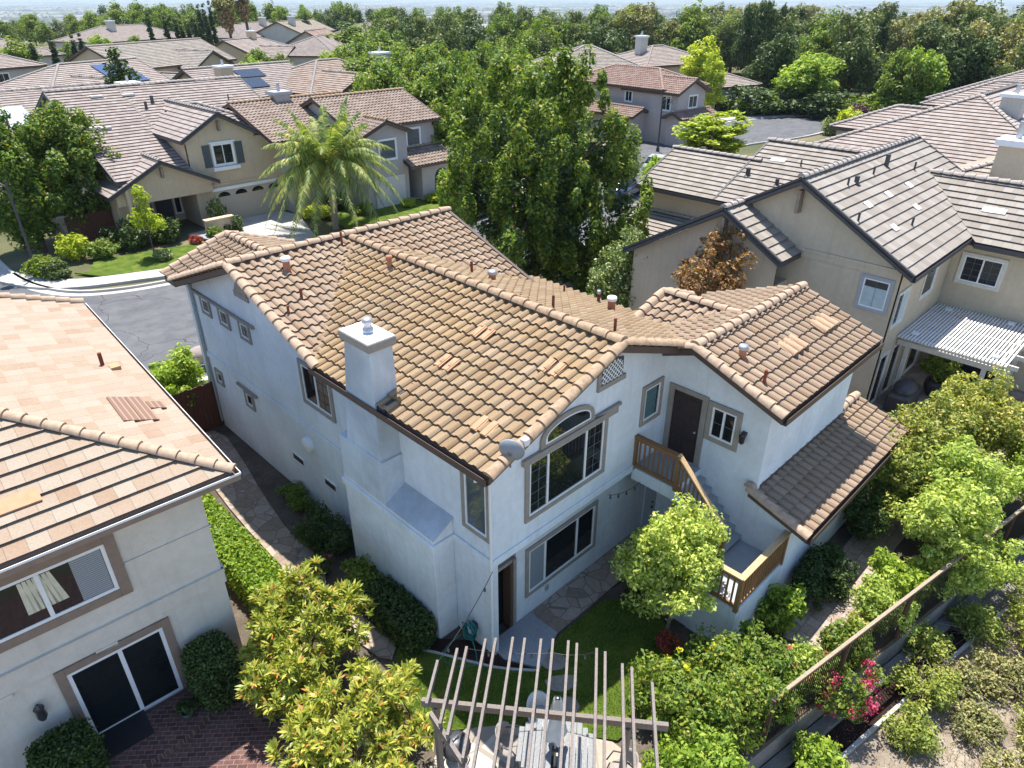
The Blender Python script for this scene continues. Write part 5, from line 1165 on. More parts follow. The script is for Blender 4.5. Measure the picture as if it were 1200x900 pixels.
# fan palms
fp = None
for k, (px, py, lab) in enumerate(((263, 4, 'fan palm with shaggy skirt just right of the cypress row'), (282, -12, 'tall slim fan palm behind the roofs, rightmost of the two'))):
    d = 150; rr = Vector(ray(px, py)); q = Vector(CAM) + rr * (d / math.hypot(rr.x, rr.y)); h = q.z
    t = thing('fan_palm', lab, 'palm tree', (q.x, q.y, 0)); mb = MB(); mb.tube([(0, 0, 0), (.1, 0, h * .5), (0, 0, h)], .3, 8, .22); mb.build('trunk', M['bark'], t)
    me, _ = crown_mesh('crown', 'leaf_sage', [(0, 0, h, 2.0, 2.0, 1.3)], 45, .6, 40, .6, 90 + k); obj('crown', me, t)
    me, _ = crown_mesh('skirt', 'leaf_deadpalm', [(0, 0, h - 2.4 - k * .2, 1.2 - .3 * k, 1.2 - .3 * k, 2.3)], 40, .5, 40, .5, 92 + k); obj('skirt', me, t)
# single trees named by what they stand by
S_ = [('round0', 'yellowish green tree at the left edge above the solar roof', 'tree', 12, 45, 8.0, 60),
      ('lime', 'small leafy tree between the solar roof and the dark conifer', 'tree', 150, 78, 6, 30),
      ('round1', 'bushy green tree beside the tan gabled house, right of its chimney', 'tree', 301, 58, 6.5, 44), ('purpleshrub', 'purple leaved tree among the roofs, upper left', 'tree', 374, 51, 4.2, 34), ('goldshrub', 'yellow green bush in front of the purple tree', 'tree', 344, 60, 3.6, 36),
      ('greencol', 'slim bright green column tree among the bushy crowns', 'tree', 487, 26, 6.5, 17),
      ('poplar', 'tall bright yellow green poplar beside the pinkish house', 'poplar', 824, 38, 9.5, 50), ('poplar', 'shorter bright yellow poplar leaning right of the tall one', 'poplar', 842, 58, 8.0, 30), ('poplar', 'bright yellow green bushy poplar in front of the pinkish garage', 'poplar', 836, 126, 5.4, 88),
      ('greencol', 'green column tree behind the pinkish roof, first of the row', 'tree', 771, 56, 6, 13), ('greencol', 'green column tree behind the pinkish roof, second of the row', 'tree', 781, 55, 6, 13), ('greencol', 'green column tree behind the pinkish roof, third of the row', 'tree', 791, 56, 6, 13),
      ('lime', 'bright green spreading tree behind the cul-de-sac fence', 'tree', 958, 58, 7.5, 88), ('lime', 'pale green tree at the wood edge above the striped roofs', 'tree', 1085, 52, 8.5, 70), ('goldshrub', 'low yellow green bush at the foot of the pale green tree', 'bush', 1065, 104, 3.5, 34), ('round2', 'mid green tree just left of the pale green wood edge tree', 'tree', 1062, 58, 8, 50),
      ('lime', 'small round green tree by the street in front of the pinkish house', 'tree', 775, 178, 4.2, 60), ('round1', 'small leafy tree by the pinkish porch', 'tree', 738, 165, 4.0, 42),
      ('lime', 'young leafy tree on the lawn right of the arched entry', 'tree', 530, 186, 4.6, 54)]
for key, lab, cat, px, py, h, wpx in S_: by_top(key, lab, cat, px, py, h, wpx)
# the leafy mass left of the big tree
rs = np.random.default_rng(101)
mid_lab = 'bushy mid green tree in the mass of crowns left of the big tree'
for (px, py, h, w) in ((410, 28, 9, 95), (440, 38, 9, 80), (465, 52, 8.5, 80), (425, 70, 7, 80), (500, 56, 8.5, 80), (455, 92, 7, 80), (490, 96, 7, 80), (525, 72, 8.5, 75), (545, 92, 8, 70), (515, 118, 6.5, 70), (398, 55, 8, 60), (540, 60, 9, 70), (570, 82, 8.5, 70), (590, 62, 9, 80), (620, 76, 8.5, 70), (655, 84, 8, 60)):
    by_top(f'round{rs.integers(3)}', mid_lab, 'tree', px, py, h, w, 'bushy trees left of the big tree')

def by_dist(key, label, cat, px, d, h, wpx=None, group=None, name=None):
    rr = Vector(ray(px, 60)); f = d / math.hypot(rr.x, rr.y); w = wpx / F_PX * d if wpx else None
    return place(key, label, cat, CAM[0] + rr.x * f, CAM[1] + rr.y * f, h, terr(CAM[0] + rr.x * f, CAM[1] + rr.y * f), w, group, name)
far_lab = 'tree in the leafy belt behind the far roofs, top left'
for i in range(54):
    by_dist(('round0', 'round1', 'wood2', 'olive0', 'round2')[rs.integers(5)], far_lab, 'tree', 125 + 300 * rs.random(), 205 + 120 * rs.random() ** .8, 8.5 + 3.5 * rs.random(), None, 'trees in the leafy belt, top left')
for i in range(10):
    by_dist(('round0', 'round1', 'lime')[rs.integers(3)], 'green tree standing among the far roofs, upper left', 'tree', 20 + 370 * rs.random(), 105 + 80 * rs.random(), 5 + 2 * rs.random(), None, 'trees among the far roofs')
for i in range(20):
    by_dist(f'round{rs.integers(3)}', mid_lab, 'tree', 425 + 250 * rs.random(), 62 + 48 * rs.random(), 6.8 + 2.4 * rs.random(), None, 'bushy trees left of the big tree')
for i in range(16):
    by_dist(('round0', 'round1', 'round2', 'wood1')[rs.integers(4)], 'broad green tree on the horizon at the top left corner', 'tree', -30 + 160 * rs.random(), 190 + 130 * rs.random(), 7 + 3 * rs.random(), None, 'trees on the horizon, top left corner')
bel_lab = 'grey green tree in the far row across the top centre'
for i in range(74):
    by_dist(('wood0', 'wood1', 'olive1', 'olive2', 'round2')[rs.integers(5)], bel_lab, 'tree', 430 + 300 * rs.random(), 110 + 150 * rs.random(), 8.8 + 3 * rs.random(), None, 'trees of the far row, top centre')
wood_lab = 'dull green tree in the dense wood beyond the cul-de-sac'
for i in range(118):
    px = 700 + 600 * rs.random(); d = 106 + 110 * rs.random() ** 1.2
    if px < 905: d = max(d, 150)
    if px > 1050 : d = max(d, 98)
    by_dist(('wood0', 'wood1', 'wood2', 'olive0', 'wood2', 'olive2', 'wood1', 'wood0', 'round0', 'greyoak')[rs.integers(10)], wood_lab, 'tree', px, d, 9.0 + 3.6 * rs.random() + (.8 if px > 1000 else 0), None, 'trees of the wood beyond the cul-de-sac')
for i in range(26):
    by_dist(('darkshrub', 'shrub', 'darkshrub')[i % 3], 'dark undergrowth bush at the foot of the wood', 'bush', 880 + 13 * i + 8 * rs.random(), 100 + 10 * rs.random(), 2.2 + 1.4 * rs.random(), 60, 'undergrowth bushes at the foot of the wood')
by_dist('conifer', 'dark conifer standing behind the striped roof below the cypresses', 'conifer', 134, 84, 10.0, 62)
for i, px in enumerate((1000, 1030, 1048, 1090, 1122, 1150, 1175, 1192, 985, 1015)): by_dist('conifer', 'dark pointed conifer poking out of the dense wood, right half', 'conifer', px, 125 + 50 * rs.random(), 11.2 + 1.5 * rs.random(), 30, 'conifers poking out of the wood')
for k, px in enumerate((878, 893, 907)): by_dist('olive1', 'tall dark pine at the top edge, in the clump above the wood', 'pine', px, 140, 14 + k % 2, 44, 'tall dark pines at the top edge')
for px, d, h, lab, w in ((346, 215, 10, 'slim dark conifer beyond the roofs, left of a matching one', 20), (363, 216, 10.4, 'slim dark conifer beyond the roofs, right of a matching one', 20), (408, 190, 10.5, 'broad dark conifer above the leafy trees, top centre left', 34), (425, 200, 11.2, 'pointed dark conifer right of the broad conifer', 22), (932, 150, 12.6, 'dark conifer rising above the wood, right of the pine clump', 30)):
    by_dist('conifer', lab, 'conifer', px, d, h, w)
# ------------------------------------------------------------------ planting round the house
def bush(name, label, cat, x, y, h, r, mat, n=60, cr=.22, per=80, size=.11, z=0.0, seed=1, rx=None, group=None, stems=True, extra=(), lob=5, **kw):
    rs = np.random.default_rng(seed); rx = rx or r; E = [(0, 0, h * .45, rx * .8, r * .8, h * .42)]
    for i in range(lob):
        a = rs.random() * 6.28; k = .35 + .4 * rs.random(); E.append((rx * k * math.cos(a), r * k * math.sin(a), h * (.35 + .35 * rs.random()), rx * .4, r * .4, h * .3))
    kw.setdefault('zmin', 0.02)
    t = thing(name, label, cat, (x, y, z), 0, group); me, C = crown_mesh('foliage', mat, E, n, cr, per, size, seed, **kw); obj('foliage', me, t)
    if stems:
        mb = MB()
        for k in range(6): q = Vector(C[int(rs.integers(len(C)))]); mb.tube([(.03 * math.cos(k), .03 * math.sin(k), -.05), q * .5 + Vector((0, 0, .1)), q], .028, 5, .008)
        mb.build('stems', M['bark'], t)
    for (m2, n2, c2, p2, s2, nm) in extra:
        me, _ = crown_mesh(nm, m2, [(e[0], e[1], e[2] + .05, e[3] * 1.05, e[4] * 1.05, e[5] * 1.08) for e in E], n2, c2, p2, s2, seed + 9, shell=.8, zmin=.1); obj(nm, me, t)
    return t
def rosettes(rs, C, Rr, per, size):
    """upright tufts of narrow leaves on the clump surfaces"""
    n = len(C) * per; c = np.repeat(C, per, 0); r = np.repeat(Rr, per); d = rs.normal(size=(n, 3)); d[:, 2] = np.abs(d[:, 2]) * 1.1; d /= np.linalg.norm(d, axis=1, keepdims=True)
    p = c + d * r[:, None]; axis = d * .6 + np.array([0, 0, .75]) + rs.normal(size=(n, 3)) * .25; axis /= np.linalg.norm(axis, axis=1, keepdims=True)
    k = 11; P = np.repeat(p, k, 0); A = np.repeat(axis, k, 0); m = len(P); o = rs.normal(size=(m, 3)); o -= A * (o * A).sum(1, keepdims=True); o /= np.linalg.norm(o, axis=1, keepdims=True)
    sp = (.35 + .75 * rs.random(m))[:, None]; D = A * .7 + o * sp; D /= np.linalg.norm(D, axis=1, keepdims=True); W = np.cross(D, A); W /= np.linalg.norm(W, axis=1, keepdims=True) + 1e-9
    s = (size * (.7 + .6 * rs.random(m)))[:, None]; v = np.stack([P, P + D * s * .5 + W * s * .115, P + D * s - np.array([0, 0, .12]) * s, P + D * s * .5 - W * s * .115], 1).reshape(-1, 3)
    return v, np.arange(4 * m).reshape(m, 4)
def photinia(label, x, y, h, r, seed):
    rs = np.random.default_rng(seed); E = [(0, 0, h * .5, r * .8, r * .8, h * .42)]
    for i in range(9): a = rs.random() * 6.28; k = .4 + .5 * rs.random(); E.append((r * k * math.cos(a), r * k * math.sin(a), h * (.4 + .35 * rs.random()), r * .38, r * .38, h * .26))
    C, Rr = clumps(rs, E, 75, .24, .6); t = thing('photinia_shrub', label, 'shrub', (x, y, 0)); v, q = rosettes(rs, C, Rr, 12, .19)
    v2, q2 = leaf_quads(rs, C, Rr * .98, 45, .15, .28); obj('foliage', np_mesh('foliage', np.concatenate([v, v2]), np.concatenate([q, q2 + len(v)]), M['leaf_photinia']), t)
    trunk_mb(h * .45, .06, C, rs, 9).build('stems', M['bark'], t); return t
photinia('large yellow green photinia shrub with red tips beside the side path, the upper of two', -3.3, 2.55, 2.15, 1.42, 201)
photinia('large yellow green photinia shrub at the bottom edge, the lower of two', -3.75, .05, 2.2, 1.5, 202)
photinia('smaller yellow green photinia next to the brick patio, between hedge and large photinia', -4.05, 2.3, 1.6, .8, 203)
# clipped hedges and mounds
def clipped(name, label, cat, x0, x1, y0, y1, h, mat, n, size=.075, seed=1, rnd=.25, z=0.0):
    rs = np.random.default_rng(seed); cx, cy = (x0 + x1) / 2, (y0 + y1) / 2; hx, hy = (x1 - x0) / 2, (y1 - y0) / 2
    u = rs.uniform(-1, 1, (n, 3)); ax = rs.integers(0, 5, n)
    for i, (a, s) in enumerate(((2, 1), (0, -1), (0, 1), (1, -1), (1, 1))): u[ax == i, a] = s
    k = np.abs(u).max(1); ln = np.linalg.norm(u, axis=1); u = u * (1 - rnd + rnd * (k / ln * 1.2))[:, None]; u *= (1 - .12 * rs.random(n) ** 2)[:, None]
    p = np.stack([u[:, 0] * hx, u[:, 1] * hy, (u[:, 2] + 1) * h / 2], 1) + rs.normal(size=(n, 3)) * .035
    v, q = leaf_quads(rs, p, np.full(n, .05), 2, size, .6, up=.5); t = thing(name, label, cat, (cx, cy, z)); obj('foliage', np_mesh('foliage', v, q, M[mat]), t)
    mb = MB(); s = .86
    for i in range(max(3, int((y1 - y0) / .25))): y = -hy * .9 + i * .25; mb.tube([(0, y, 0), (hx * .3, y + .05, h * .5), (-hx * .2, y, h * .8)], .03, 5, .01)
    mb.build('stems', M['bark'], t); return t
clipped('hedge', 'long low clipped green hedge between the left house and the side path', 'hedge', -3.35, -2.5, 4.5, 9.6, .95, 'leaf_lime', 16000, .10, 211)
clipped('clipped_bush', 'clipped dark green bush left of the sliding glass door', 'bush', -8.35, -7.35, 3.15, 4.0, 1.25, 'leaf_dark', 6500, .07, 212, .5)
clipped('clipped_bush', 'clipped dark green bush right of the sliding glass door, at the house corner', 'bush', -5.42, -4.55, 3.05, 4.0, 1.45, 'leaf_dark', 6500, .07, 213, .5)
clipped('clipped_bush', 'rounded dark green clipped bush against the chimney base', 'bush', -1.45, -.65, 1.25, 3.3, .85, 'leaf_dark', 6000, .075, 214, .5)
bush('shrub', 'dark bronze green shrub in the shade by the side wall', 'shrub', -.75, 6.0, 1.0, .95, 'leaf_dark', 70, .22, 90, .09, seed=215, rx=.65)
bush('shrub', 'leafy green shrub between the bronze shrub and the chimney base', 'shrub', -.95, 4.0, .85, .8, 'leaf_mid', 45, .2, 80, .10, seed=216, rx=.5)
bush('shrub', 'low green ground shrub near the middle of the side wall bed', 'shrub', -.45, 8.4, .5, .9, 'leaf_mid', 40, .16, 70, .08, seed=217, rx=.35)
bush('flower_clump', 'small plant with pink blooms beside the side path', 'flower', -1.45, 5.1, .75, .28, 'leaf_dark', 14, .12, 50, .08, seed=218, extra=[('leaf_magenta', 3, .07, 30, .05, 'blossoms')])
bush('shrub', 'bright green bushy shrub by the red gate, left of the white house', 'shrub', -1.05, 15.3, 2.7, 1.25, 'leaf_lime', 110, .3, 90, .15, seed=219, lob=9)
t = thing('spiky_plant', 'clump of long yellow green blades behind the bright green shrub', 'plant', (-1.6, 17.6, 0)); mb = MB(); rs = np.random.default_rng(5)
for k in range(90):
    a = rs.random() * 6.28; l = .8 + .7 * rs.random(); d = Vector((math.cos(a), math.sin(a), 0)); s = Vector((-d.y, d.x, 0)) * .022; m = d * l * .35 + Vector((0, 0, l * .8)); e = d * l * .8 + Vector((0, 0, l * .75))
    mb.add([-s, s, m + s, m - s, e], [(0, 1, 2, 3), (3, 2, 4)])
mb.build('foliage', M['leaf_bright'], t, fix=False)
# yard tree and the planting along the fence
rs = np.random.default_rng(230)
tree('round_tree', 'round pale green tree in the garden in front of the outside stair', 'tree', (3.55, -2.4, 0), [(0, 0, 2.1, 1.2, 1.2, .95)] + lobes(rs, 16, 1.2, 1.2, 1.4, 2.8, .42, .66, .5), 'leaf_soft', n=190, cr=.26, per=110, size=.105, trunk_h=1.7, trunk_r=.055, bark='bark_pale', seed=230, up=.6, shell=.4)
bush('shrub', 'low red leaved plant under the round pale green tree', 'shrub', 3.1, -2.75, .45, .3, 'leaf_red', 16, .12, 60, .07, seed=231)
bush('shrub', 'dark ground shrub beside the lawn under the round tree', 'shrub', 3.9, -1.5, .45, .6, 'leaf_dark', 26, .16, 60, .08, seed=232)
bush('shrub', 'broad sunlit green shrub mass between pergola and fence, bottom centre', 'shrub', 2.0, -4.35, 1.9, 1.5, 'leaf_mid', 170, .26, 110, .105, seed=233, lob=11, extra=[('leaf_yellowflower', 7, .1, 26, .06, 'blossoms')])
bush('shrub', 'green shrub right of the broad mass, below the stair landing', 'shrub', 3.5, -4.75, 1.5, .95, 'leaf_mid', 90, .24, 100, .10, seed=234, lob=7)
bush('shrub', 'bright green shrub at the bottom edge beside the pergola', 'shrub', .55, -4.95, 1.6, 1.1, 'leaf_lime', 100, .24, 100, .11, seed=235, lob=8, extra=[('leaf_yellowflower', 5, .1, 26, .06, 'blossoms')])
bush('shrub', 'young bright green shrub against the landing wall', 'shrub', 5.5, -4.2, 1.3, .55, 'leaf_lime', 45, .18, 80, .11, seed=236)
bush('shrub', 'dark green mound below the low tiled roof', 'shrub', 7.5, -4.35, 1.35, .75, 'leaf_dark', 90, .22, 100, .085, seed=237, rx=1.1)
bush('shrub', 'tall dark green bush against the wing wall, near the utility lid', 'shrub', 10.4, -4.35, 1.7, .65, 'leaf_dark', 70, .24, 90, .085, seed=238, rx=.8)
bush('shrub', 'sparse yellow green bush where path meets fence, below the bougainvillea', 'shrub', 4.4, -5.35, 1.1, .6, 'leaf_soft', 40, .2, 70, .10, seed=239, extra=[('leaf_magenta', 4, .1, 30, .06, 'blossoms')])
for k, (x, o_, h, r, mat, lab) in enumerate(((5.6, .35, 1.25, .5, 'leaf_mid', 'green shrub pressed against the fence, left of the bright leafy one'), (7.3, .4, 1.3, .6, 'leaf_soft', 'pale shrub leaning on the fence above the paved path'), (9.6, .2, 1.5, .8, 'leaf_soft', 'pale green shrub reaching over the fence rail, below the trees'), (3.2, .35, 1.45, .6, 'leaf_mid', 'green shrub hiding the left end of the fence'), (10.9, -.2, 1.7, .9, 'leaf_soft', 'green shrub over the fence near the right edge'))):
    bush('shrub', lab, 'shrub', x, fl(x) + o_, h, r, mat, 60, .2, 85, .10, seed=260 + k, lob=7)
bush('bougainvillea', 'magenta flowering bougainvillea tumbling over the fence', 'shrub', 4.75, -6.25, 1.5, .7, 'leaf_mid', 40, .2, 60, .09, z=-.45, seed=240, extra=[('leaf_magenta', 26, .14, 45, .07, 'blossoms')])
bush('shrub', 'small golden green bush on the path side of the fence', 'shrub', 6.4, -5.75, .8, .35, 'leaf_gold', 26, .14, 70, .08, seed=241)
bush('shrub', 'bright leafy shrub inside the fence, halfway along the paved path', 'shrub', 8.4, -5.95, 1.35, .7, 'leaf_lime', 70, .22, 80, .12, seed=242, lob=7)
bush('shrub', 'lime green shrub spilling through the foot of the fence', 'shrub', 3.3, -6.35, .9, .55, 'leaf_lime', 40, .18, 70, .11, z=-.8, seed=243)
for k, (x, y, h, r, mat, lab) in enumerate(((9.9, -6.35, 3.0, 1.5, 'leaf_soft', 'pale green tree beside the fence, lower one right of the low tiled roof'), (11.9, -6.0, 3.3, 1.7, 'leaf_soft', 'pale green tree beside the fence, further along and larger'), (13.0, -4.75, 3.5, 1.55, 'leaf_gold', 'golden leaved tree below the patio cover, right of the low roof tip'), (15.2, -5.6, 3.6, 1.7, 'leaf_gold', 'golden leaved tree at the right edge under the patio cover corner'), (14.2, -7.4, 3.0, 1.6, 'leaf_soft', 'mixed green tree at the right edge over the fence'), (11.6, -4.55, 2.8, .95, 'leaf_gold', 'small golden tree tucked behind the low roof tip'))):
    rs = np.random.default_rng(250 + k)
    tree('garden_tree', lab, 'tree', (x, y, 0), [(0, 0, h * .62, r * .8, r * .8, h * .3)] + lobes(rs, 13, r * .85, r * .85, h * .4, h * .85, .35, .6, .45), mat, n=150, cr=.27, per=105, size=.115, trunk_h=h * .55, trunk_r=.07, bark='bark_grey', seed=250 + k, up=.6, shell=.4)
# dry slope bushes
for k, (x, y, h, r, mat, lab) in enumerate(((8.2, -6.95, .95, .62, 'leaf_sagebright', 'bright sage bush nearest the fence on the dry slope'), (9.8, -7.7, 1.0, .8, 'leaf_sagebright', 'bright sage bush higher on the dry slope, near the right edge'), (6.9, -7.35, .95, .65, 'leaf_sagebright', 'sage bush beside the concrete lip, middle of the dry slope'), (8.6, -8.5, .8, .6, 'leaf_sage', 'wide grey green scrub with bare twigs on the dry slope'), (6.7, -8.5, .7, .55, 'leaf_sage', 'low grey scrub at the bottom right corner'), (5.5, -7.55, .8, .5, 'leaf_sagebright', 'small sage bush lowest beside the concrete lip'), (7.7, -7.85, .75, .5, 'leaf_sage', 'twiggy sage scrub in the centre of the dry slope'), (10.6, -8.9, 1.1, .9, 'leaf_sagebright', 'bright sage bush at the far right of the dry slope'), (5.9, -9.4, .9, .8, 'leaf_sage', 'grey scrub at the bottom edge of the dry slope'), (9.9, -9.7, 1.0, .9, 'leaf_sage', 'grey green scrub at the right edge, low on the dry slope'), (7.6, -9.5, .75, .6, 'leaf_sagebright', 'yellowish sage bush near the bottom right corner'), (11.9, -8.6, 1.0, .9, 'leaf_sagebright', 'bright sage bush at the right edge beside the drain'))):
    t = bush('sage_bush', lab, 'bush', x, y, h, r, mat, 58, .2, 55, .085, z=-1.0, seed=270 + k, lob=7, up=.7)
    mb = MB(); rs = np.random.default_rng(290 + k)
    for j in range(60):
        a = rs.random() * 6.28; l = r * (.6 + .7 * rs.random()); e = Vector((math.cos(a) * l, math.sin(a) * l, h * (.15 + .6 * rs.random()))); mb.tube([(0, 0, .02), e * .55 + Vector((0, 0, .1)), e], .012, 4, .004)
    mb.build('twigs', M['bark_pale'], t)
# shrubs of the houses across the street
for key, lab, x, y, h, w in (('darkshrub', 'dark bush at the left corner of the shuttered house', 4.9, 37.2, 1.7, 2.6), ('darkshrub', 'dark bush beside the porch of the shuttered house', 6.9, 37.0, 1.5, 2.2), ('greyshrub', 'dusty round bush on the lawn below the young maple', 5.4, 33.6, .7, 1.3), ('greyshrub', 'pale flecked bush by the garage of the shuttered house', 10.6, 37.6, 2.0, 1.4), ('darkshrub', 'round dark bush between porch wall and garage', 10.9, 36.2, 1.0, 1.5),
        ('shrub', 'low green bush under the porch wall', 9.4, 35.7, .7, 1.2), ('redshrub', 'small rusty bush at the porch path edge', 8.0, 35.3, .6, .9), ('shrub', 'green bush at the foot of the street lamp', -.3, 35.6, 1.1, 2.0), ('goldshrub', 'yellow green bush between the two street trees', 1.8, 37.5, 1.4, 2.0), ('shrub', 'green bush below the dark street tree pair', 3.0, 36.6, 1.0, 2.0), ('darkshrub', 'dark low bush at the corner of the sidewalk', .2, 34.8, .9, 1.8),
        ('goldshrub', 'bright clipped bush left of the palm trunk', 16.3, 35.0, .9, 2.2), ('darkshrub', 'dark shrub behind the palm trunk', 18.2, 36.2, 1.2, 2.4), ('shrub', 'low shrub right of the palm trunk', 19.2, 33.6, .8, 1.6), ('goldshrub', 'clipped low hedge by the arched entry path', 25.2, 32.6, .6, 2.4), ('goldshrub', 'small rounded bush at the end of the entry path', 22.6, 33.0, .6, 1.4), ('darkshrub', 'dark shrub under the front window of the lavender house', 29.4, 33.0, 1.1, 2.6),
        ('redshrub', 'red leaved shrub behind the left house roof, left edge', -6.6, 17.2, 2.3, 2.6), ('darkshrub', 'dark bush beside the red fence of the shuttered house', 4.2, 38.4, 1.2, 1.8)):
    place(key, lab, 'bush', x, y, h, .05, w)
rs = np.random.default_rng(299)
tree('speckled_tree', 'speckled light green tree between the white house roof and the tan house', 'tree', (16.8, 9.2, 0), [(0, 0, 2.6, 1.5, 1.5, 1.5)] + lobes(rs, 16, 1.8, 1.8, 1.4, 4.1, .5, .8, .45), 'leaf_speckled', n=170, cr=.32, per=95, size=.13, trunk_h=2.4, trunk_r=.1, seed=299, shell=.4)
rs = np.random.default_rng(300)
tree('rust_tree', 'rusty orange brown leaved tree against the tan gable wall', 'tree', (15.2, 4.35, 0), [(0, 0, 4.7, 1.3, 1.3, 1.2)] + lobes(rs, 12, 1.6, 1.6, 3.4, 5.9, .4, .7, .4), 'leaf_rust', n=95, cr=.32, per=75, size=.15, trunk_h=3.6, trunk_r=.09, seed=300, shell=.4)
for key, lab, px, py, z, h, w in (('purpleshrub', 'purple grey bush with pale blossoms at the cul-de-sac edge', 1003, 150, 0, 2.6, 3.4), ('goldshrub', 'bright green bush beside the purple grey bush', 992, 152, 0, 2.2, 3.0), ('greyshrub', 'pale twiggy bush left of the bright green bush', 972, 158, 0, 1.8, 2.6), ('shrub', 'round bush on the dry lawn by the cream house', 897, 124, 0, 1.4, 2.0), ('goldshrub', 'small yellow green shrub on the dry lawn', 906, 126, 0, 1.3, 1.6), ('darkshrub', 'dark bush against the cream house wall', 868, 127, 0, 1.6, 2.2), ('darkshrub', 'dark bush by the pinkish garage door', 808, 168, 0, 1.4, 2.0)):
    q = G(px, py, z); place(key, lab, 'bush', q.x, q.y, h, 0, w)

rs = np.random.default_rng(333); bl_v, bl_q = [], []
for i in range(9000):
    x = 2 + 14 * rs.random(); off = 1.0 + 5.5 * rs.random(); 
    if math.sin(x * 2.1 + off) + math.sin(off * 3.3 - x) + rs.normal() * .5 < -.2: continue
    p_ = Vector((x, fl(x, off), -.9 - max(0, off - 1.5) * .06)); a = rs.random() * 6.28; l = .07 + .13 * rs.random(); d = Vector((math.cos(a), math.sin(a), 0)); s_ = Vector((-d.y, d.x, 0)) * .008; o = len(bl_v)
    bl_v += [p_ - s_, p_ + s_, p_ + d * l * .5 + Vector((0, 0, l)) + s_ * .3, p_ + d * l * .5 + Vector((0, 0, l)) - s_ * .3]; bl_q.append((o, o + 1, o + 2, o + 3))
m_leaf('leaf_straw', [(0, (.12, .09, .05)), (.5, (.20, .16, .10)), (1, (.28, .23, .15))], .2)
tag(obj('dry_grass', np_mesh('dry_grass', [tuple(v) for v in bl_v], bl_q, M['leaf_straw'])), kind='stuff')

# blades standing on the lawns
m_leaf('leaf_grass', [(0, (.035, .07, .01)), (.5, (.065, .12, .015)), (1, (.12, .16, .03))], .35)
def inside(x, y, P):
    c = False
    for i in range(len(P)):
        (x0, y0), (x1, y1) = P[i], P[i - 1]
        if (y0 > y) != (y1 > y) and x < (x1 - x0) * (y - y0) / (y1 - y0) + x0: c = not c
    return c
rs = np.random.default_rng(340); gv, gq = [], []
LW = [(-1.5, 1.75), (-.98, 1.12), (-.55, .35), (-.15, -.35), (.45, -1.02), (1.5, -.7), (3.2, -.75), (3.9, -1.5), (3.3, -3.2), (1.6, -3.5), (.35, -3.35), (-.2, -2.6), (-.9, -1.6), (-2.4, -.4), (-2.2, .9)]
while len(gq) < 17000:
    x, y = rs.uniform(-2.4, 3.9), rs.uniform(-3.5, 1.75)
    if not inside(x, y, LW): continue
    p_ = Vector((x, y, .045)); a = rs.random() * 6.28; l = .02 + .035 * rs.random(); d = Vector((math.cos(a), math.sin(a), 0)); s_ = Vector((-d.y, d.x, 0)) * .007; o = len(gv)
    gv += [p_ - s_, p_ + s_, p_ + d * l * .7 + Vector((0, 0, l)) + s_ * .4, p_ + d * l * .7 + Vector((0, 0, l)) - s_ * .4]; gq.append((o, o + 1, o + 2, o + 3))
tag(obj('grass', np_mesh('grass', [tuple(v) for v in gv], gq, M['leaf_grass'])), kind='stuff')
# ------------------------------------------------------------------ garden fence, pergola, furniture
fp_ = lambda x: Vector((x, fl(x), 0))
gf = thing('garden_fence', 'dark mesh garden fence with pale wooden top rail along the dry slope', 'fence', fp_(6))
X0, X1 = 2.4, 17.0; n = int((X1 - X0) / 2.25)
for i in range(n + 1): p_ = fp_(X0 + (X1 - X0) * i / n); mb = MB(); mb.bar(p_ + Vector((0, 0, -.9)), p_ + Vector((0, 0, 1.46)), .09, .09, (1, 0, 0)); mb.build('post', M['cedar_dark'], gf)
mb = MB(); mb.bar(fp_(X0) + Vector((0, 0, 1.49)), fp_(X1) + Vector((0, 0, 1.49)), .07, .04); m_wood('rail_tan', (.33, .26, .18)); mb.build('top_rail', M['rail_tan'], gf)
mb = MB(); mb.bar(fp_(X0) + Vector((0, 0, -.02)), fp_(X1) + Vector((0, 0, -.02)), .05, .07); mb.bar(fp_(X0) + Vector((0, 0, 1.40)), fp_(X1) + Vector((0, 0, 1.40)), .04, .08); mb.build('rail', M['cedar_dark'], gf)
mb = MB(); k = int((X1 - X0) / .085)
for i in range(k): p_ = fp_(X0 + (X1 - X0) * i / k); mb.bar(p_ + Vector((0, 0, 0)), p_ + Vector((0, 0, 1.38)), .016, .016, (1, 0, 0))
mb.build('mesh_infill', M['black_metal'], gf)
keep_world(gf)
rw = thing('retaining_wall', 'low concrete retaining wall under the garden fence', 'wall', fp_(6))
mb = MB(); mb.prism([fp_(-3) + Vector((0, .06, -1)), fp_(24) + Vector((0, .06, -1)), fp_(24) + Vector((0, -.07, -1)), fp_(-3) + Vector((0, -.07, -1))], (0, 0, .955)); mb.build('wall', M['concrete_dark'], rw); keep_world(rw)
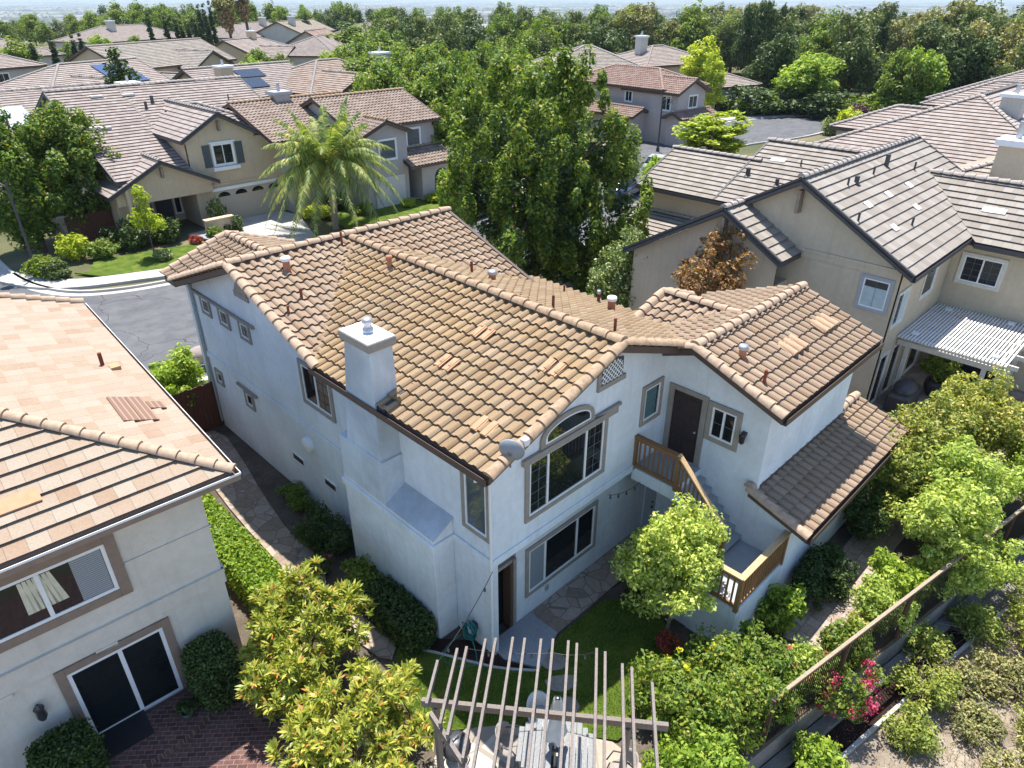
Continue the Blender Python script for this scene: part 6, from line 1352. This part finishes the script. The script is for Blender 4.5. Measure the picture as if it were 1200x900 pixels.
# pergola: beam, side beam, posts, rafters
pg = thing('pergola', 'weathered grey wooden pergola of open rafters over the dining patio', 'pergola', (-1.6, -3.0, 0))
b0, b1 = Vector((-2.92, -1.40, 2.52)), Vector((-.32, -4.63, 2.52)); bd = (b1 - b0).normalized(); rd = Vector((-.785, -.62, 0)).normalized()
mb = MB(); mb.bar(b0 - bd * .1, b1 + bd * .08, .08, .15); mb.build('beam', M['grey_wood'], pg)
s0, s1 = Vector((-3.02, -1.62, 2.5)), Vector((-3.42, -3.9, 2.5)); mb = MB(); mb.bar(s0, s1, .07, .14); mb.build('beam', M['grey_wood'], pg)
tips = [(513, 776), (536, 762), (547, 760), (569, 751), (581, 750), (601, 749), (615, 750), (634, 751), (648, 751), (666, 753), (676, 756), (699, 762), (709, 766), (729, 780), (740, 784), (764, 802)]
for tx, ty in tips:
    a = at(tx, ty, z=2.7); t_ = 4.2                                                     # rafters end on the side beam
    den = rd.x * (s1 - s0).y - rd.y * (s1 - s0).x; w_ = s0 - a; t2 = (w_.x * (s1 - s0).y - w_.y * (s1 - s0).x) / den
    u_ = (w_.x * rd.y - w_.y * rd.x) / den
    if 0 < t2 < 4.2 and u_ < 1.0: t_ = t2 + .05
    mb = MB(); mb.bar(a, a + rd * t_, .048, .13); mb.build('rafter', M['grey_wood'], pg)
for p_ in (b0 + bd * .15, b1 - bd * .6 + rd * .02, s1): mb = MB(); mb.box(p_.x - .05, p_.x + .05, p_.y - .05, p_.y + .05, 0, 2.42); mb.build('post', M['grey_wood'], pg)
keep_world(pg)
# kettle barbecue
bq = thing('kettle_barbecue', 'black kettle barbecue under the left end of the pergola', 'barbecue', (-2.42, -1.5, .055))
mb = MB(); mb.lathe((0, 0, .74), [(.02, -.19), (.2, -.15), (.285, -.03), (.29, .02)], 20); mb.build('bowl', M['black_metal'], bq)
mb = MB(); mb.lathe((0, 0, .765), [(.295, 0), (.28, .09), (.2, .18), (.09, .225), (.01, .23)], 20); ld = mb.build('lid', M['dark_metal'], bq); mb = MB(); mb.tube([(-.07, 0, .99), (-.07, 0, 1.05), (.07, 0, 1.05), (.07, 0, .99)], .014, 6); mb.build('handle', M['steel'], ld)
for k in range(3): a = k * 2.094; mb = MB(); mb.tube([(.15 * math.cos(a), .15 * math.sin(a), .62), (.33 * math.cos(a), .33 * math.sin(a), 0)], .016, 6); mb.build('leg', M['steel'], bq)
mb = MB(); mb.lathe((0, 0, .30), [(.02, 0), (.2, .0), (.22, .03)], 16); mb.build('ash_pan', M['steel'], bq)
# slatted dining table, folded parasol, chairs
tb = thing('patio_table', 'pale grey slatted octagonal patio table under the pergola', 'table', (-1.05, -2.85, .055))
mb = MB(); tw_ = .74
for i in range(13):
    u = -tw_ + (i + .5) * 2 * tw_ / 13
    if abs(u) < .07: continue
    v = min(tw_, tw_ * 1.41 - abs(u)); d1 = Vector((bd.x, bd.y, 0)); d2 = Vector((rd.x, rd.y, 0)); mb.bar(d1 * u - d2 * v + Vector((0, 0, .72)), d1 * u + d2 * v + Vector((0, 0, .72)), 2 * tw_ / 13 - .012, .035)
mb.build('tabletop', M['grey_plank'], tb)
mb = MB(); mb.bar(Vector((bd.x, bd.y, 0)) * -.7 + Vector((0, 0, .67)), Vector((bd.x, bd.y, 0)) * .7 + Vector((0, 0, .67)), .1, .06); mb.build('crossbar', M['dark_metal'], tb)
for sx, sy in ((.5, .5), (-.5, .5), (.5, -.5), (-.5, -.5)): mb = MB(); mb.bar((sx * .9, sy * .9, .68), (sx, sy, 0), .07, .07); mb.build('leg', M['grey_plank'], tb)
um = thing('folded_parasol', 'folded grey white parasol standing in the middle of the patio table', 'parasol', (-1.05, -2.85, .055))
mb = MB(); mb.tube([(0, 0, .1), (0, 0, 2.2)], .022, 8); mb.build('pole', M['grey_paint'], um); mb = MB(); mb.lathe((0, 0, 0), [(.26, 0), (.26, .06), (.06, .1), (.03, .14)], 16); mb.build('base', M['black_metal'], um)
mb = MB(); rs = np.random.default_rng(4); v = []; n_ = 24
for j, (r_, z_) in enumerate(((.05, 2.2), (.09, 2.05), (.13, 1.75), (.16, 1.4), (.2, 1.1), (.17, 1.05))):
    for i in range(n_): a = 6.283 * i / n_; rr = r_ * (1 + .28 * math.cos(4 * a + .3 * j)); v.append((rr * math.cos(a), rr * math.sin(a), z_))
mb.add(v, [(j * n_ + i, j * n_ + (i + 1) % n_, (j + 1) * n_ + (i + 1) % n_, (j + 1) * n_ + i) for j in range(5) for i in range(n_)], smooth=True); m_plain('parasol_cloth', (.50, .52, .53), .9, .1, .15, 5); mb.build('canopy', M['parasol_cloth'], um)
m_plain('sling', (.30, .26, .23), .9, .1, .15, 12)
def patio_chair(label, x, y, rz, mat='sling'):
    c = thing('patio_chair', label, 'chair', (x, y, .055), rz, 'chairs round the patio table')
    mb = MB(); mb.lathe((0, 0, .43), [(.01, 0), (.22, 0), (.25, -.01), (.25, -.04), (.01, -.045)], 16); mb.build('seat', M[mat], c)
    v = []; f = []
    for j in range(5):
        for i in range(9): a = R(-70 + 140 * i / 8) + math.pi; v.append(((.25 + .04 * j / 4) * math.cos(a), (.25 + .04 * j / 4) * math.sin(a), .46 + .42 * j / 4 * math.cos(R(-70 + 140 * i / 8) * .75)))
    nn = len(v); v += [(x_ * .93, y_ * .93, z_) for x_, y_, z_ in v]
    for j in range(4):
        for i in range(8): q = (j * 9 + i, j * 9 + i + 1, (j + 1) * 9 + i + 1, (j + 1) * 9 + i); f += [q, tuple(nn + k for k in reversed(q))]
    f += [(4 * 9 + i, 4 * 9 + i + 1, nn + 4 * 9 + i + 1, nn + 4 * 9 + i) for i in range(8)]
    mb = MB(); mb.add(v, f, smooth=True); mb.build('backrest', M[mat], c)
    for sx, sy in ((.19, .19), (.19, -.19), (-.19, .19), (-.19, -.19)): mb = MB(); mb.tube([(sx, sy, .42), (sx * 1.3, sy * 1.3, 0)], .014, 6); mb.build('leg', M['dark_metal'], c)
    for s in (1, -1): mb = MB(); mb.tube([(-.2, s * .2, .62), (.12, s * .27, .66), (.24, s * .25, .43)], .016, 6); mb.build('arm', M['dark_metal'], c)
    return c
patio_chair('round backed brown patio chair at the right side of the patio table', -.35, -3.95, R(140)); patio_chair('pale backed patio chair on the lawn side of the patio table', -.62, -2.05, R(-110), 'parasol_cloth'); patio_chair('brown patio chair with tilted back left of the patio table', -1.5, -2.05, R(-60))
patio_chair('white cushioned patio chair at the bottom edge, left of the table', -2.25, -2.95, R(20), 'white_paint')
# hose on its reel
m_plain('hose_green', (.02, .17, .16), .45, .4, .15); hs = thing('garden_hose', 'teal garden hose coiled on the wall beside the alcove door', 'hose', (-.12, .62, 0))
mb = MB(); rs = np.random.default_rng(6)
for j in range(9):
    a0 = j * .7; pts = []; ry, rz_ = .17 + .025 * math.sin(j * 1.7), .24 + .035 * math.cos(j * 2.3)
    for i in range(25): a = 6.283 * i / 24; pts.append((-.02 - .013 * j + .03 * math.sin(3 * a + j), ry * math.cos(a) + .02 * math.sin(j), .52 + rz_ * math.sin(a)))
    mb.tube(pts, .016, 6)
mb.tube([(-.1, -.1, .35), (-.15, -.3, .05), (-.35, -.55, .05), (-.75, -.25, .05), (-.85, .25, .05), (-.45, .35, .05), (-.2, .2, .3)], .015, 6); mb.build('coil', M['hose_green'], hs)
mb = MB(); mb.box(-.02, .12, -.08, .08, .48, .66); mb.lathe((0, 0, 0), [(.01, 0), (.01, .01)], 6); mb.build('hanger', M['dark_metal'], hs)
# string lights
def string_light(label, pts, sag, nb):
    t = thing('string_light', label, 'string light', pts[0]); P0 = Vector(pts[0]); mb = MB(); bulbs = []
    for a, b in zip(pts, pts[1:]):
        a, b = Vector(a) - P0, Vector(b) - P0; seg = [a.lerp(b, i / 12) - Vector((0, 0, sag * 4 * (i / 12) * (1 - i / 12))) for i in range(13)]; mb.tube(seg, .008, 4)
        for k in range(nb): bulbs.append(seg[int((k + .5) * 12 / nb)])
    mb.build('wire', M['black_metal'], t)
    for q in bulbs: mb = MB(); mb.lathe(q - Vector((0, 0, .13)), [(.005, 0), (.03, .03), (.025, .07), (.016, .12)], 8); mb.build('bulb', M['glass_pale'], t)
    return t
r1 = at(513, 776, z=2.72); string_light('thin string of bulbs hanging from the house corner to the first pergola rafter', [(-.05, -.06, 2.75), tuple(r1)], .12, 3)
string_light('string of bulbs strung between the pergola rafter tips', [tuple(at(547, 760, z=2.62)), tuple(at(648, 765, z=2.4)), tuple(at(699, 764, z=2.62))], .08, 2)
string_light('string of bulbs under the upper floor edge from window to stair landing', [(3.9, -.06, 2.62), (4.93, -.3, 2.6)], .12, 4)
# bits and pieces round the houses
bl = MB(); bl.ball((0, 0, .3), 1, 12, 8, (.55, .42, .38)); o = bl.build('boulder', M['stepping_stone'], None); o.location = (1.3, 19.0, .3); tag(o, 'rounded grey brown boulder by the front corner of the white house', 'boulder')
lid = thing('utility_lid', 'pale round canopy lid among the trees, beside the low tiled roof tip', 'lid', (12.9, -4.35, 0)); mb = MB(); mb.lathe((0, 0, 0), [(.32, 0), (.32, .9), (.5, .95), (.42, 1.08), (.2, 1.16), (.01, 1.17)], 18); mb.build('canopy', M['grey_paint'], lid)
sf = thing('side_fence', 'red brown board fence closing the gap between left and white houses', 'fence', (-1.9, 14.2, 0)); mb = MB()
for i in range(24): x = -3.6 + i * .15; mb.box(x, x + .14, 14.18, 14.215 + .004 * (i % 2), 0, 1.75 + .02 * (i % 3))
mb.build('board', M['fence_red'], sf); mb = MB(); mb.box(-3.6, .0, 14.22, 14.27, 1.35, 1.45); mb.box(-3.6, .0, 14.22, 14.27, .3, .4); mb.build('rail', M['fence_red'], sf); keep_world(sf)
wf = thing('board_fence', 'dark red board fence beside the shuttered house', 'fence', (4, 40.3, 0)); mb = MB()
for i in range(22): x = 1.9 + i * .145; mb.box(x, x + .135, 40.3, 40.335, 0, 1.8)
mb.build('board', M['fence_red'], wf); keep_world(wf)
wf = thing('wing_fence', 'orange brown board fence behind the garden trees at the low roof tip', 'fence', (13.5, -3.85, 0)); mb = MB()
for i in range(13): x = 12.6 + i * .17; mb.box(x, x + .16, -3.9, -3.865, 0, 1.55)
m_wood('cedar_red', (.30, .12, .05)); mb.build('board', M['cedar_red'], wf); keep_world(wf)
sp_ = thing('stone_pillar', 'stone clad pillar between the street trees', 'pillar', (2.0, 40.4, 0)); mb = MB(); mb.box(-.35, .35, -.35, .35, 0, 1.9); mb.build('shaft', M['flagstone'], sp_); mb = MB(); mb.box(-.42, .42, -.42, .42, 1.9, 2.0); mb.build('cap', M['concrete'], sp_)
rf = thing('rail_fence', 'dark wooden rail fence at the end of the cul-de-sac', 'fence', (89.5, 30.6, 0)); A_f, B_f = Vector((88.4, 33.6, 0)), Vector((90.4, 27.6, 0))
for i in range(5): p_ = A_f.lerp(B_f, i / 4); mb = MB(); mb.box(p_.x - .09, p_.x + .09, p_.y - .09, p_.y + .09, 0, 1.35); mb.build('post', M['grey_wood'], rf)
for z in (.45, .8, 1.15): mb = MB(); mb.bar(A_f + Vector((0, 0, z)), B_f + Vector((0, 0, z)), .05, .14); mb.build('rail', M['grey_wood'], rf)
keep_world(rf)
rf = thing('rail_fence', 'short rail fence on the dry lawn left of the stone gate pillar', 'fence', (86.5, 38, 0)); A_f, B_f = Vector((87.0, 35.6, 0)), Vector((86.2, 41, 0))
for i in range(4): p_ = A_f.lerp(B_f, i / 3); mb = MB(); mb.box(p_.x - .09, p_.x + .09, p_.y - .09, p_.y + .09, 0, 1.3); mb.build('post', M['grey_wood'], rf)
for z in (.5, 1.05): mb = MB(); mb.bar(A_f + Vector((0, 0, z)), B_f + Vector((0, 0, z)), .05, .14); mb.build('rail', M['grey_wood'], rf)
keep_world(rf)
gp = thing('gate_pillar', 'squat stone pillar at the end of the cul-de-sac', 'pillar', (87.4, 34.7, 0)); mb = MB(); mb.box(-.5, .5, -.5, .5, 0, 1.6); mb.build('shaft', M['flagstone'], gp); mb = MB(); mb.box(-.58, .58, -.58, .58, 1.6, 1.75); mb.build('cap', M['concrete'], gp)
# street lamps
def street_lamp(label, x, y, h, rz, kind):
    t = thing('street_lamp', label, 'street lamp', (x, y, 0), rz); mb = MB(); mb.tube([(0, 0, 0), (0, 0, .6), (0, 0, h)], .09, 8, .06); mb.lathe((0, 0, 0), [(.18, 0), (.18, .25), (.1, .5)], 10); mb.build('pole', M['dark_metal'], t)
    mb = MB(); mb.tube([(0, 0, h - .35), (.35, 0, h - .05), (.9, 0, h - .15)], .035, 6); mb.tube([(0, 0, h - .8), (.5, 0, h - .2)], .02, 6); mb.build('arm', M['dark_metal'], t)
    mb = MB(); mb.lathe((.9, 0, h - .62), [(.34, 0), (.3, .06), (.16, .2), (.08, .42), (.03, .48)], 12); la = mb.build('lamp_shade', M['dark_metal'], t); mb = MB(); mb.lathe((.9, 0, h - .66), [(.01, 0), (.2, .01), (.24, .06)], 12); mb.build('lens', M['cap_white'], la); return t
street_lamp('dark lantern street lamp in front of the pinkish house', 53.0, 32.4, 5.0, R(-50), 0); street_lamp('dark street lamp at the left edge, in front of the street trees', -.55, 35.9, 5.2, R(150), 0)
# parked cars
def car(label, x, y, rz, col):
    m_ = m_plain('paint_' + col, {'grey': (.09, .11, .13), 'white': (.75, .75, .75), 'silver': (.42, .44, .46), 'blue': (.04, .06, .10)}[col], .2, .6, .02)
    c = thing('parked_car', label, 'car', (x, y, .01), rz); L_, W = 2.25, .88
    def loft(secs):
        mb = MB(); v = []; n_ = len(secs[0][1])
        for x_, ring in secs: v += [(x_, yy, zz) for yy, zz in ring]
        f = [(i * n_ + k, i * n_ + (k + 1) % n_, (i + 1) * n_ + (k + 1) % n_, (i + 1) * n_ + k) for i in range(len(secs) - 1) for k in range(n_)]
        mb.add(v, f + [tuple(range(n_)), tuple(range(len(v) - 1, len(v) - n_ - 1, -1))], smooth=True); return mb
    ring = lambda w, z0, z1: [(-w * .9, z0), (w * .9, z0), (w, z0 + .12), (w, z0 + (z1 - z0) * .6), (w * .92, z1), (-w * .92, z1), (-w, z0 + (z1 - z0) * .6), (-w, z0 + .12)]
    loft([(-L_, ring(W * .8, .35, .75)), (-L_ + .12, ring(W * .95, .24, .92)), (-1.3, ring(W, .2, .98)), (.7, ring(W, .2, .95)), (1.5, ring(W, .2, .88)), (L_ - .15, ring(W * .94, .24, .74)), (L_, ring(W * .8, .34, .6))]).build('body', m_, c)
    gr_ = lambda w, z0, z1, k: [(-w, z0), (w, z0), (w * k, z1), (-w * k, z1)]
    loft([(-1.75, gr_(W * .9, .9, .95, .9)), (-1.2, gr_(W * .93, .9, 1.36, .78)), (.25, gr_(W * .93, .9, 1.4, .78)), (1.05, gr_(W * .9, .88, .93, .9))]).build('window', M['glass_dark'], c)
    mb = MB(); mb.box(-1.15, .2, -.66, .66, 1.36, 1.43); mb.build('roof', m_, c, bevel=.03)
    for sx in (-1.35, 1.35):
        for sy in (-.82, .82):
            mb = MB(); mb.tube([(sx, sy - .1, .32), (sx, sy + .1, .32)], .32, 16); w_ = mb.build('wheel', M['black_metal'], c); mb = MB(); mb.tube([(sx, sy - .105, .32), (sx, sy + .105, .32)], .18, 12); mb.build('rim', M['steel'], w_)
    for sy in (-.6, .6): mb = MB(); mb.box(L_ - .1, L_ - .01, sy - .17, sy + .17, .55, .68); mb.build('headlight', M['cap_white'], c, bevel=.02)
    return c
car('dark grey car parked at the kerb beyond the white house roof', 24.2, 27.9, R(6), 'grey'); car('white car parked in the driveway right of the pinkish house', 63.0, 38.6, R(-120), 'white'); car('silver car mostly hidden by the big tree, near the street', 45.5, 27.2, R(20), 'silver'); car('dark blue car under the big tree crown', 36.5, 24.0, R(15), 'blue')
# under the patio cover
gl = thing('covered_grill', 'dark covered grill by the tan house glass doors', 'grill', (18.55, -2.55, .045)); mb = MB()
mb.prism([(-.75, -.4, 0), (.75, -.4, 0), (.75, .4, 0), (-.75, .4, 0)], (0, 0, .75)); mb.build('cover', M['dark_metal'], gl, bevel=.12); mb = MB(); mb.ball((0, 0, .78), 1, 14, 8, (.62, .4, .36)); mb.build('hood_cover', M['dark_metal'], gl)
pp = thing('potted_tree', 'leafy tree in a dark pot under the patio cover', 'potted plant', (20.4, -3.05, .045)); mb = MB(); mb.lathe((0, 0, 0), [(.22, 0), (.36, .35), (.34, .62), (.28, .62), (.26, .55)], 14); mb.build('pot', M['dark_metal'], pp); me, _ = crown_mesh('foliage', 'leaf_mid', [(0, 0, 1.25, .55, .55, .55)], 40, .2, 60, .11, 310); obj('foliage', me, pp); mb = MB(); mb.tube([(0, 0, .5), (.03, 0, 1.2)], .03, 6); mb.build('stem', M['bark'], pp)
so2 = thing('outdoor_sofa', 'dark outdoor sofa in the shade of the patio cover', 'sofa', (22.2, -3.7, .045), R(90)); mb = MB(); mb.box(-.95, .95, -.4, .4, .12, .42); mb.build('seat', M['black_metal'], so2, bevel=.04); mb = MB(); mb.box(-.95, .95, -.46, -.28, .42, .85); mb.build('backrest', M['black_metal'], so2, bevel=.04)
for s in (-1, 1): mb = MB(); mb.box(s * .95 - .09, s * .95 + .09, -.45, .42, .1, .62); mb.build('armrest', M['black_metal'], so2, bevel=.03)
be = thing('slatted_bench', 'striped grey slatted lounge bench at the edge of the patio cover', 'bench', (19.9, -4.2, .045), R(12)); mb = MB()
for i in range(9): mb.box(-.75 + i * .17, -.75 + i * .17 + .11, -.35, .35, .36, .40)
mb.build('seat', M['grey_plank'], be); mb = MB()
for i in range(9): mb.bar((-.75 + i * .17 + .05, .36, .4), (-.75 + i * .17 + .05, .55, .85), .11, .03)
mb.build('backrest', M['grey_plank'], be)
for sx in (-.7, .7):
    for sy in (-.3, .3): mb = MB(); mb.box(sx - .03, sx + .03, sy - .03, sy + .03, 0, .36); mb.build('leg', M['dark_metal'], be)
pt = thing('dark_potted_plant', 'small round dark plant in a pot on the brick stoop', 'potted plant', (-5.75, 3.35, .15)); mb = MB(); mb.lathe((0, 0, 0), [(.1, 0), (.15, .2), (.12, .2)], 12); mb.build('pot', M['dark_metal'], pt); me, _ = crown_mesh('foliage', 'leaf_cypress', [(0, 0, .3, .2, .2, .14)], 26, .07, 40, .06, 311); obj('foliage', me, pt)

# ------------------------------------------------------------------ houses further off
FH = [('Wg', 'beige gabled house with long grey tile roof, in front of the cypress row', (27, 99, 0), 24, [(0, 20, 0, 12, 4.9, 'x', 'gg', .42), (9, 16, -3, 7, 4.6, 'y', 'gn', .5), (2, 7, -4, 5, 2.8, 'y', 'gn', .5)], 'stucco_tan2', 'tile_grey', [('y', -3, -1, 11.3, 13.6, 2.9, 4.3)], []),
      ('so', 'beige gabled house with blue solar panels on its roof, upper left', (12.5, 79, 0), 20, [(0, 15, 0, 11, 4.4, 'x', 'hg', .42), (2, 8, -3, 6, 4.2, 'y', 'gn', .5)], 'stucco_pale', 'tile_pinkish', [('y', -3, -1, 3.4, 4.4, 1.8, 3.4), ('y', -3, -1, 5.2, 6.3, 1.8, 3.4)], []),
      ('st', 'house with wide striped roof and skylights, left edge behind the shuttered house', (-9, 63.5, 0), 4, [(0, 27, 0, 14, 3.0, 'x', 'gg', .4)], 'stucco_tan2', 'tile_taupe', [], [(26.5, 4, 6.1, .8)]),
      ('pc', 'house with dark solar panels and square chimney behind the shuttered house ridge', (24.5, 66, 0), 5, [(0, 12, 0, 12, 4.2, 'x', 'gg', .4)], 'stucco_tan2', 'tile_taupe', [], [(2.5, 3, 7.0, .7)]),
      ('gc', 'pinkish roofed house with small grey gable and square chimney, behind the lavender house', (33, 63, 0), 8, [(0, 15, 0, 12, 4.4, 'x', 'hh', .4), (2, 8, -2.5, 6, 4.6, 'y', 'gn', .45)], 'stucco_grey', 'tile_brownbarrel', [], [(9.8, -.5, 7.8, .8)]),
      ('a', 'tan house with shallow grey roof right of the beige gabled house', (52, 112, 0), 30, [(0, 16, 0, 12, 4.4, 'x', 'gh', .4), (3, 9, -3, 6, 4.2, 'y', 'gn', .5)], 'stucco_tan2', 'tile_pinkish', [('y', -3, -1, 5, 6.8, 2.2, 3.6)], [(8, 6, 8, .6)]),
      ('b', 'long pinkish roof beyond the purple tree, upper left', (62, 104, 0), 34, [(0, 22, 0, 13, 4.6, 'x', 'hh', .38)], 'stucco_pale', 'tile_taupe', [], []),
      ('c', 'pale roofed house behind the cypress row, left part', (48, 176, 0), 26, [(0, 26, 0, 14, 4.5, 'x', 'hh', .38)], 'stucco_pale', 'tile_pinkish', [], [(8, 5, 8.4, .7)]),
      ('d', 'pale roofed house behind the cypress row, right part', (78, 172, 0), 30, [(0, 24, 0, 14, 4.5, 'x', 'hg', .38)], 'stucco_pale', 'tile_taupe', [], [(18, 5, 8.4, .7)]),
      ('f', 'two storey pale house left of the solar roof, behind the yellowish tree', (6, 104, 0), 18, [(0, 14, 0, 12, 5.4, 'x', 'hh', .38)], 'stucco_pale', 'tile_pinkish', [('y', 0, -1, 2, 3.4, 3.4, 4.8), ('y', 0, -1, 8, 9.4, 3.4, 4.8)], []),
      ('g', 'pale roof between the trees, top centre left', (96, 140, 0), 36, [(0, 24, 0, 13, 5.0, 'x', 'hh', .38)], 'stucco_pale', 'tile_pinkish', [], []),
      ('h', 'white chimneyed roof behind the fan palms', (92, 168, 0), 34, [(0, 20, 0, 12, 5.2, 'x', 'gg', .4)], 'stucco_pale', 'tile_buff', [], [(4, 4, 8.8, .7)]),
      ('i', 'low roof at the top left corner beyond the yellowish tree', (12, 140, 0), 14, [(0, 20, 0, 12, 4.4, 'x', 'hh', .38)], 'stucco_pale', 'tile_pinkish', [], []),
      ('j', 'dark red gabled roof beside the slim conifers', (76, 128, 0), 40, [(0, 12, 0, 10, 4.6, 'x', 'gg', .5)], 'stucco_pale', 'tile_red', [], []),
      ('l', 'pale house almost hidden by the wood, right half', (150, 30, 0), 0, [(0, 14, 0, 12, 5.6, 'x', 'hh', .4)], 'stucco_pale', 'tile_pinkish', [], [])]
FHo = {}
for k, (key, lab, loc, rz, bl_, wl, tl, wn_, chm) in enumerate(FH):
    FHo[key] = block_house({'Wg': 'gabled_house', 'so': 'solar_house'}.get(key, 'house'), lab, loc, R(rz), bl_, wl, tl, wins=wn_, chim=chm, seed=400 + 7 * k)
m_plain('solar', (.05, .08, .16), .12, .8, .1, 3); m_plain('solar_dark', (.02, .028, .04), .15, .8, .1, 3); m_plain('skylight', (.30, .34, .38), .35, .5, .05)
def panels(h, ax_r, zr, pt, rects, mat, nm):
    for x0, x1, y0, y1 in rects:
        z = lambda y: zr - pt * abs(y - ax_r) + .12; mb = MB(); mb.prism([(x0, y0, z(y0)), (x1, y0, z(y0)), (x1, y1, z(y1)), (x0, y1, z(y1))], (0, 0, .06)); mb.build(nm, M[mat], h)
panels(FHo['so'], 5.5, 4.4 + .17 + .42 * 5.5, .42, [(8.6, 10.6, .6, 4.6), (10.75, 12.75, .6, 4.6)], 'solar', 'solar_panel')
panels(FHo['st'], 7, 3.0 + .17 + .4 * 7, .4, [(12.5, 14.6, 1.0, 4.2), (15.0, 17.1, 1.0, 4.2), (7.5, 9.6, .6, 3.8)], 'skylight', 'skylight')
panels(FHo['pc'], 6, 4.2 + .17 + .4 * 6, .4, [(3.6, 6.6, 1.2, 3.0), (4.6, 7.6, 3.3, 4.9)], 'solar_dark', 'solar_panel')
# ------------------------------------------------------------------ the valley plain: town and tree belts too many to count
rs = np.random.default_rng(500)
m_ground('town_walls', [(.3, (.20, .18, .165)), (.5, (.31, .28, .26)), (.7, (.46, .45, .44))], .012, .05, 0.0)
bv, bf = [], []
for i in range(2600):
    d = 800 * (9.0 ** rs.random()); a = AZ + R(rs.uniform(-50, 50)); x, y = CAM[0] + d * math.cos(a), CAM[1] + d * math.sin(a); z = terr(x, y); w, l, h = rs.uniform(8, 20), rs.uniform(8, 26), rs.uniform(4, 8)
    if rs.random() < .06: w, l, h = rs.uniform(40, 90), rs.uniform(60, 130), rs.uniform(9, 14)
    c, s = math.cos(i), math.sin(i); o = len(bv)
    for zz in (z - 3, z + h):
        for sx, sy in ((-1, -1), (1, -1), (1, 1), (-1, 1)): bv.append((x + sx * w / 2 * c - sy * l / 2 * s, y + sx * w / 2 * s + sy * l / 2 * c, zz))
    bf += [(o + 4, o + 5, o + 6, o + 7), (o, o + 1, o + 5, o + 4), (o + 1, o + 2, o + 6, o + 5), (o + 2, o + 3, o + 7, o + 6), (o + 3, o, o + 4, o + 7)]
tag(obj('distant_town', np_mesh('distant_town', bv, bf, M['town_walls'])), kind='stuff')
Cn, Rn = [], []
for i in range(6500):
    d = 520 * (13.0 ** rs.random()); a = AZ + R(rs.uniform(-50, 50)); x, y = CAM[0] + d * math.cos(a), CAM[1] + d * math.sin(a); r_ = rs.uniform(3.5, 7) * (1.4 if d > 1500 else 1); z = terr(x, y)
    if math.sin(d / 260 + a * 3) < -.35 and d > 900: continue
    Cn.append((x, y, z + r_ * .5)); Rn.append(r_)
v, q = leaf_quads(rs, np.array(Cn), np.array(Rn), 44, 2.3, .8, up=.6, sq=(1, 1, .85)); tag(obj('distant_trees', np_mesh('distant_trees', v, q, M['leaf_far'])), kind='stuff')
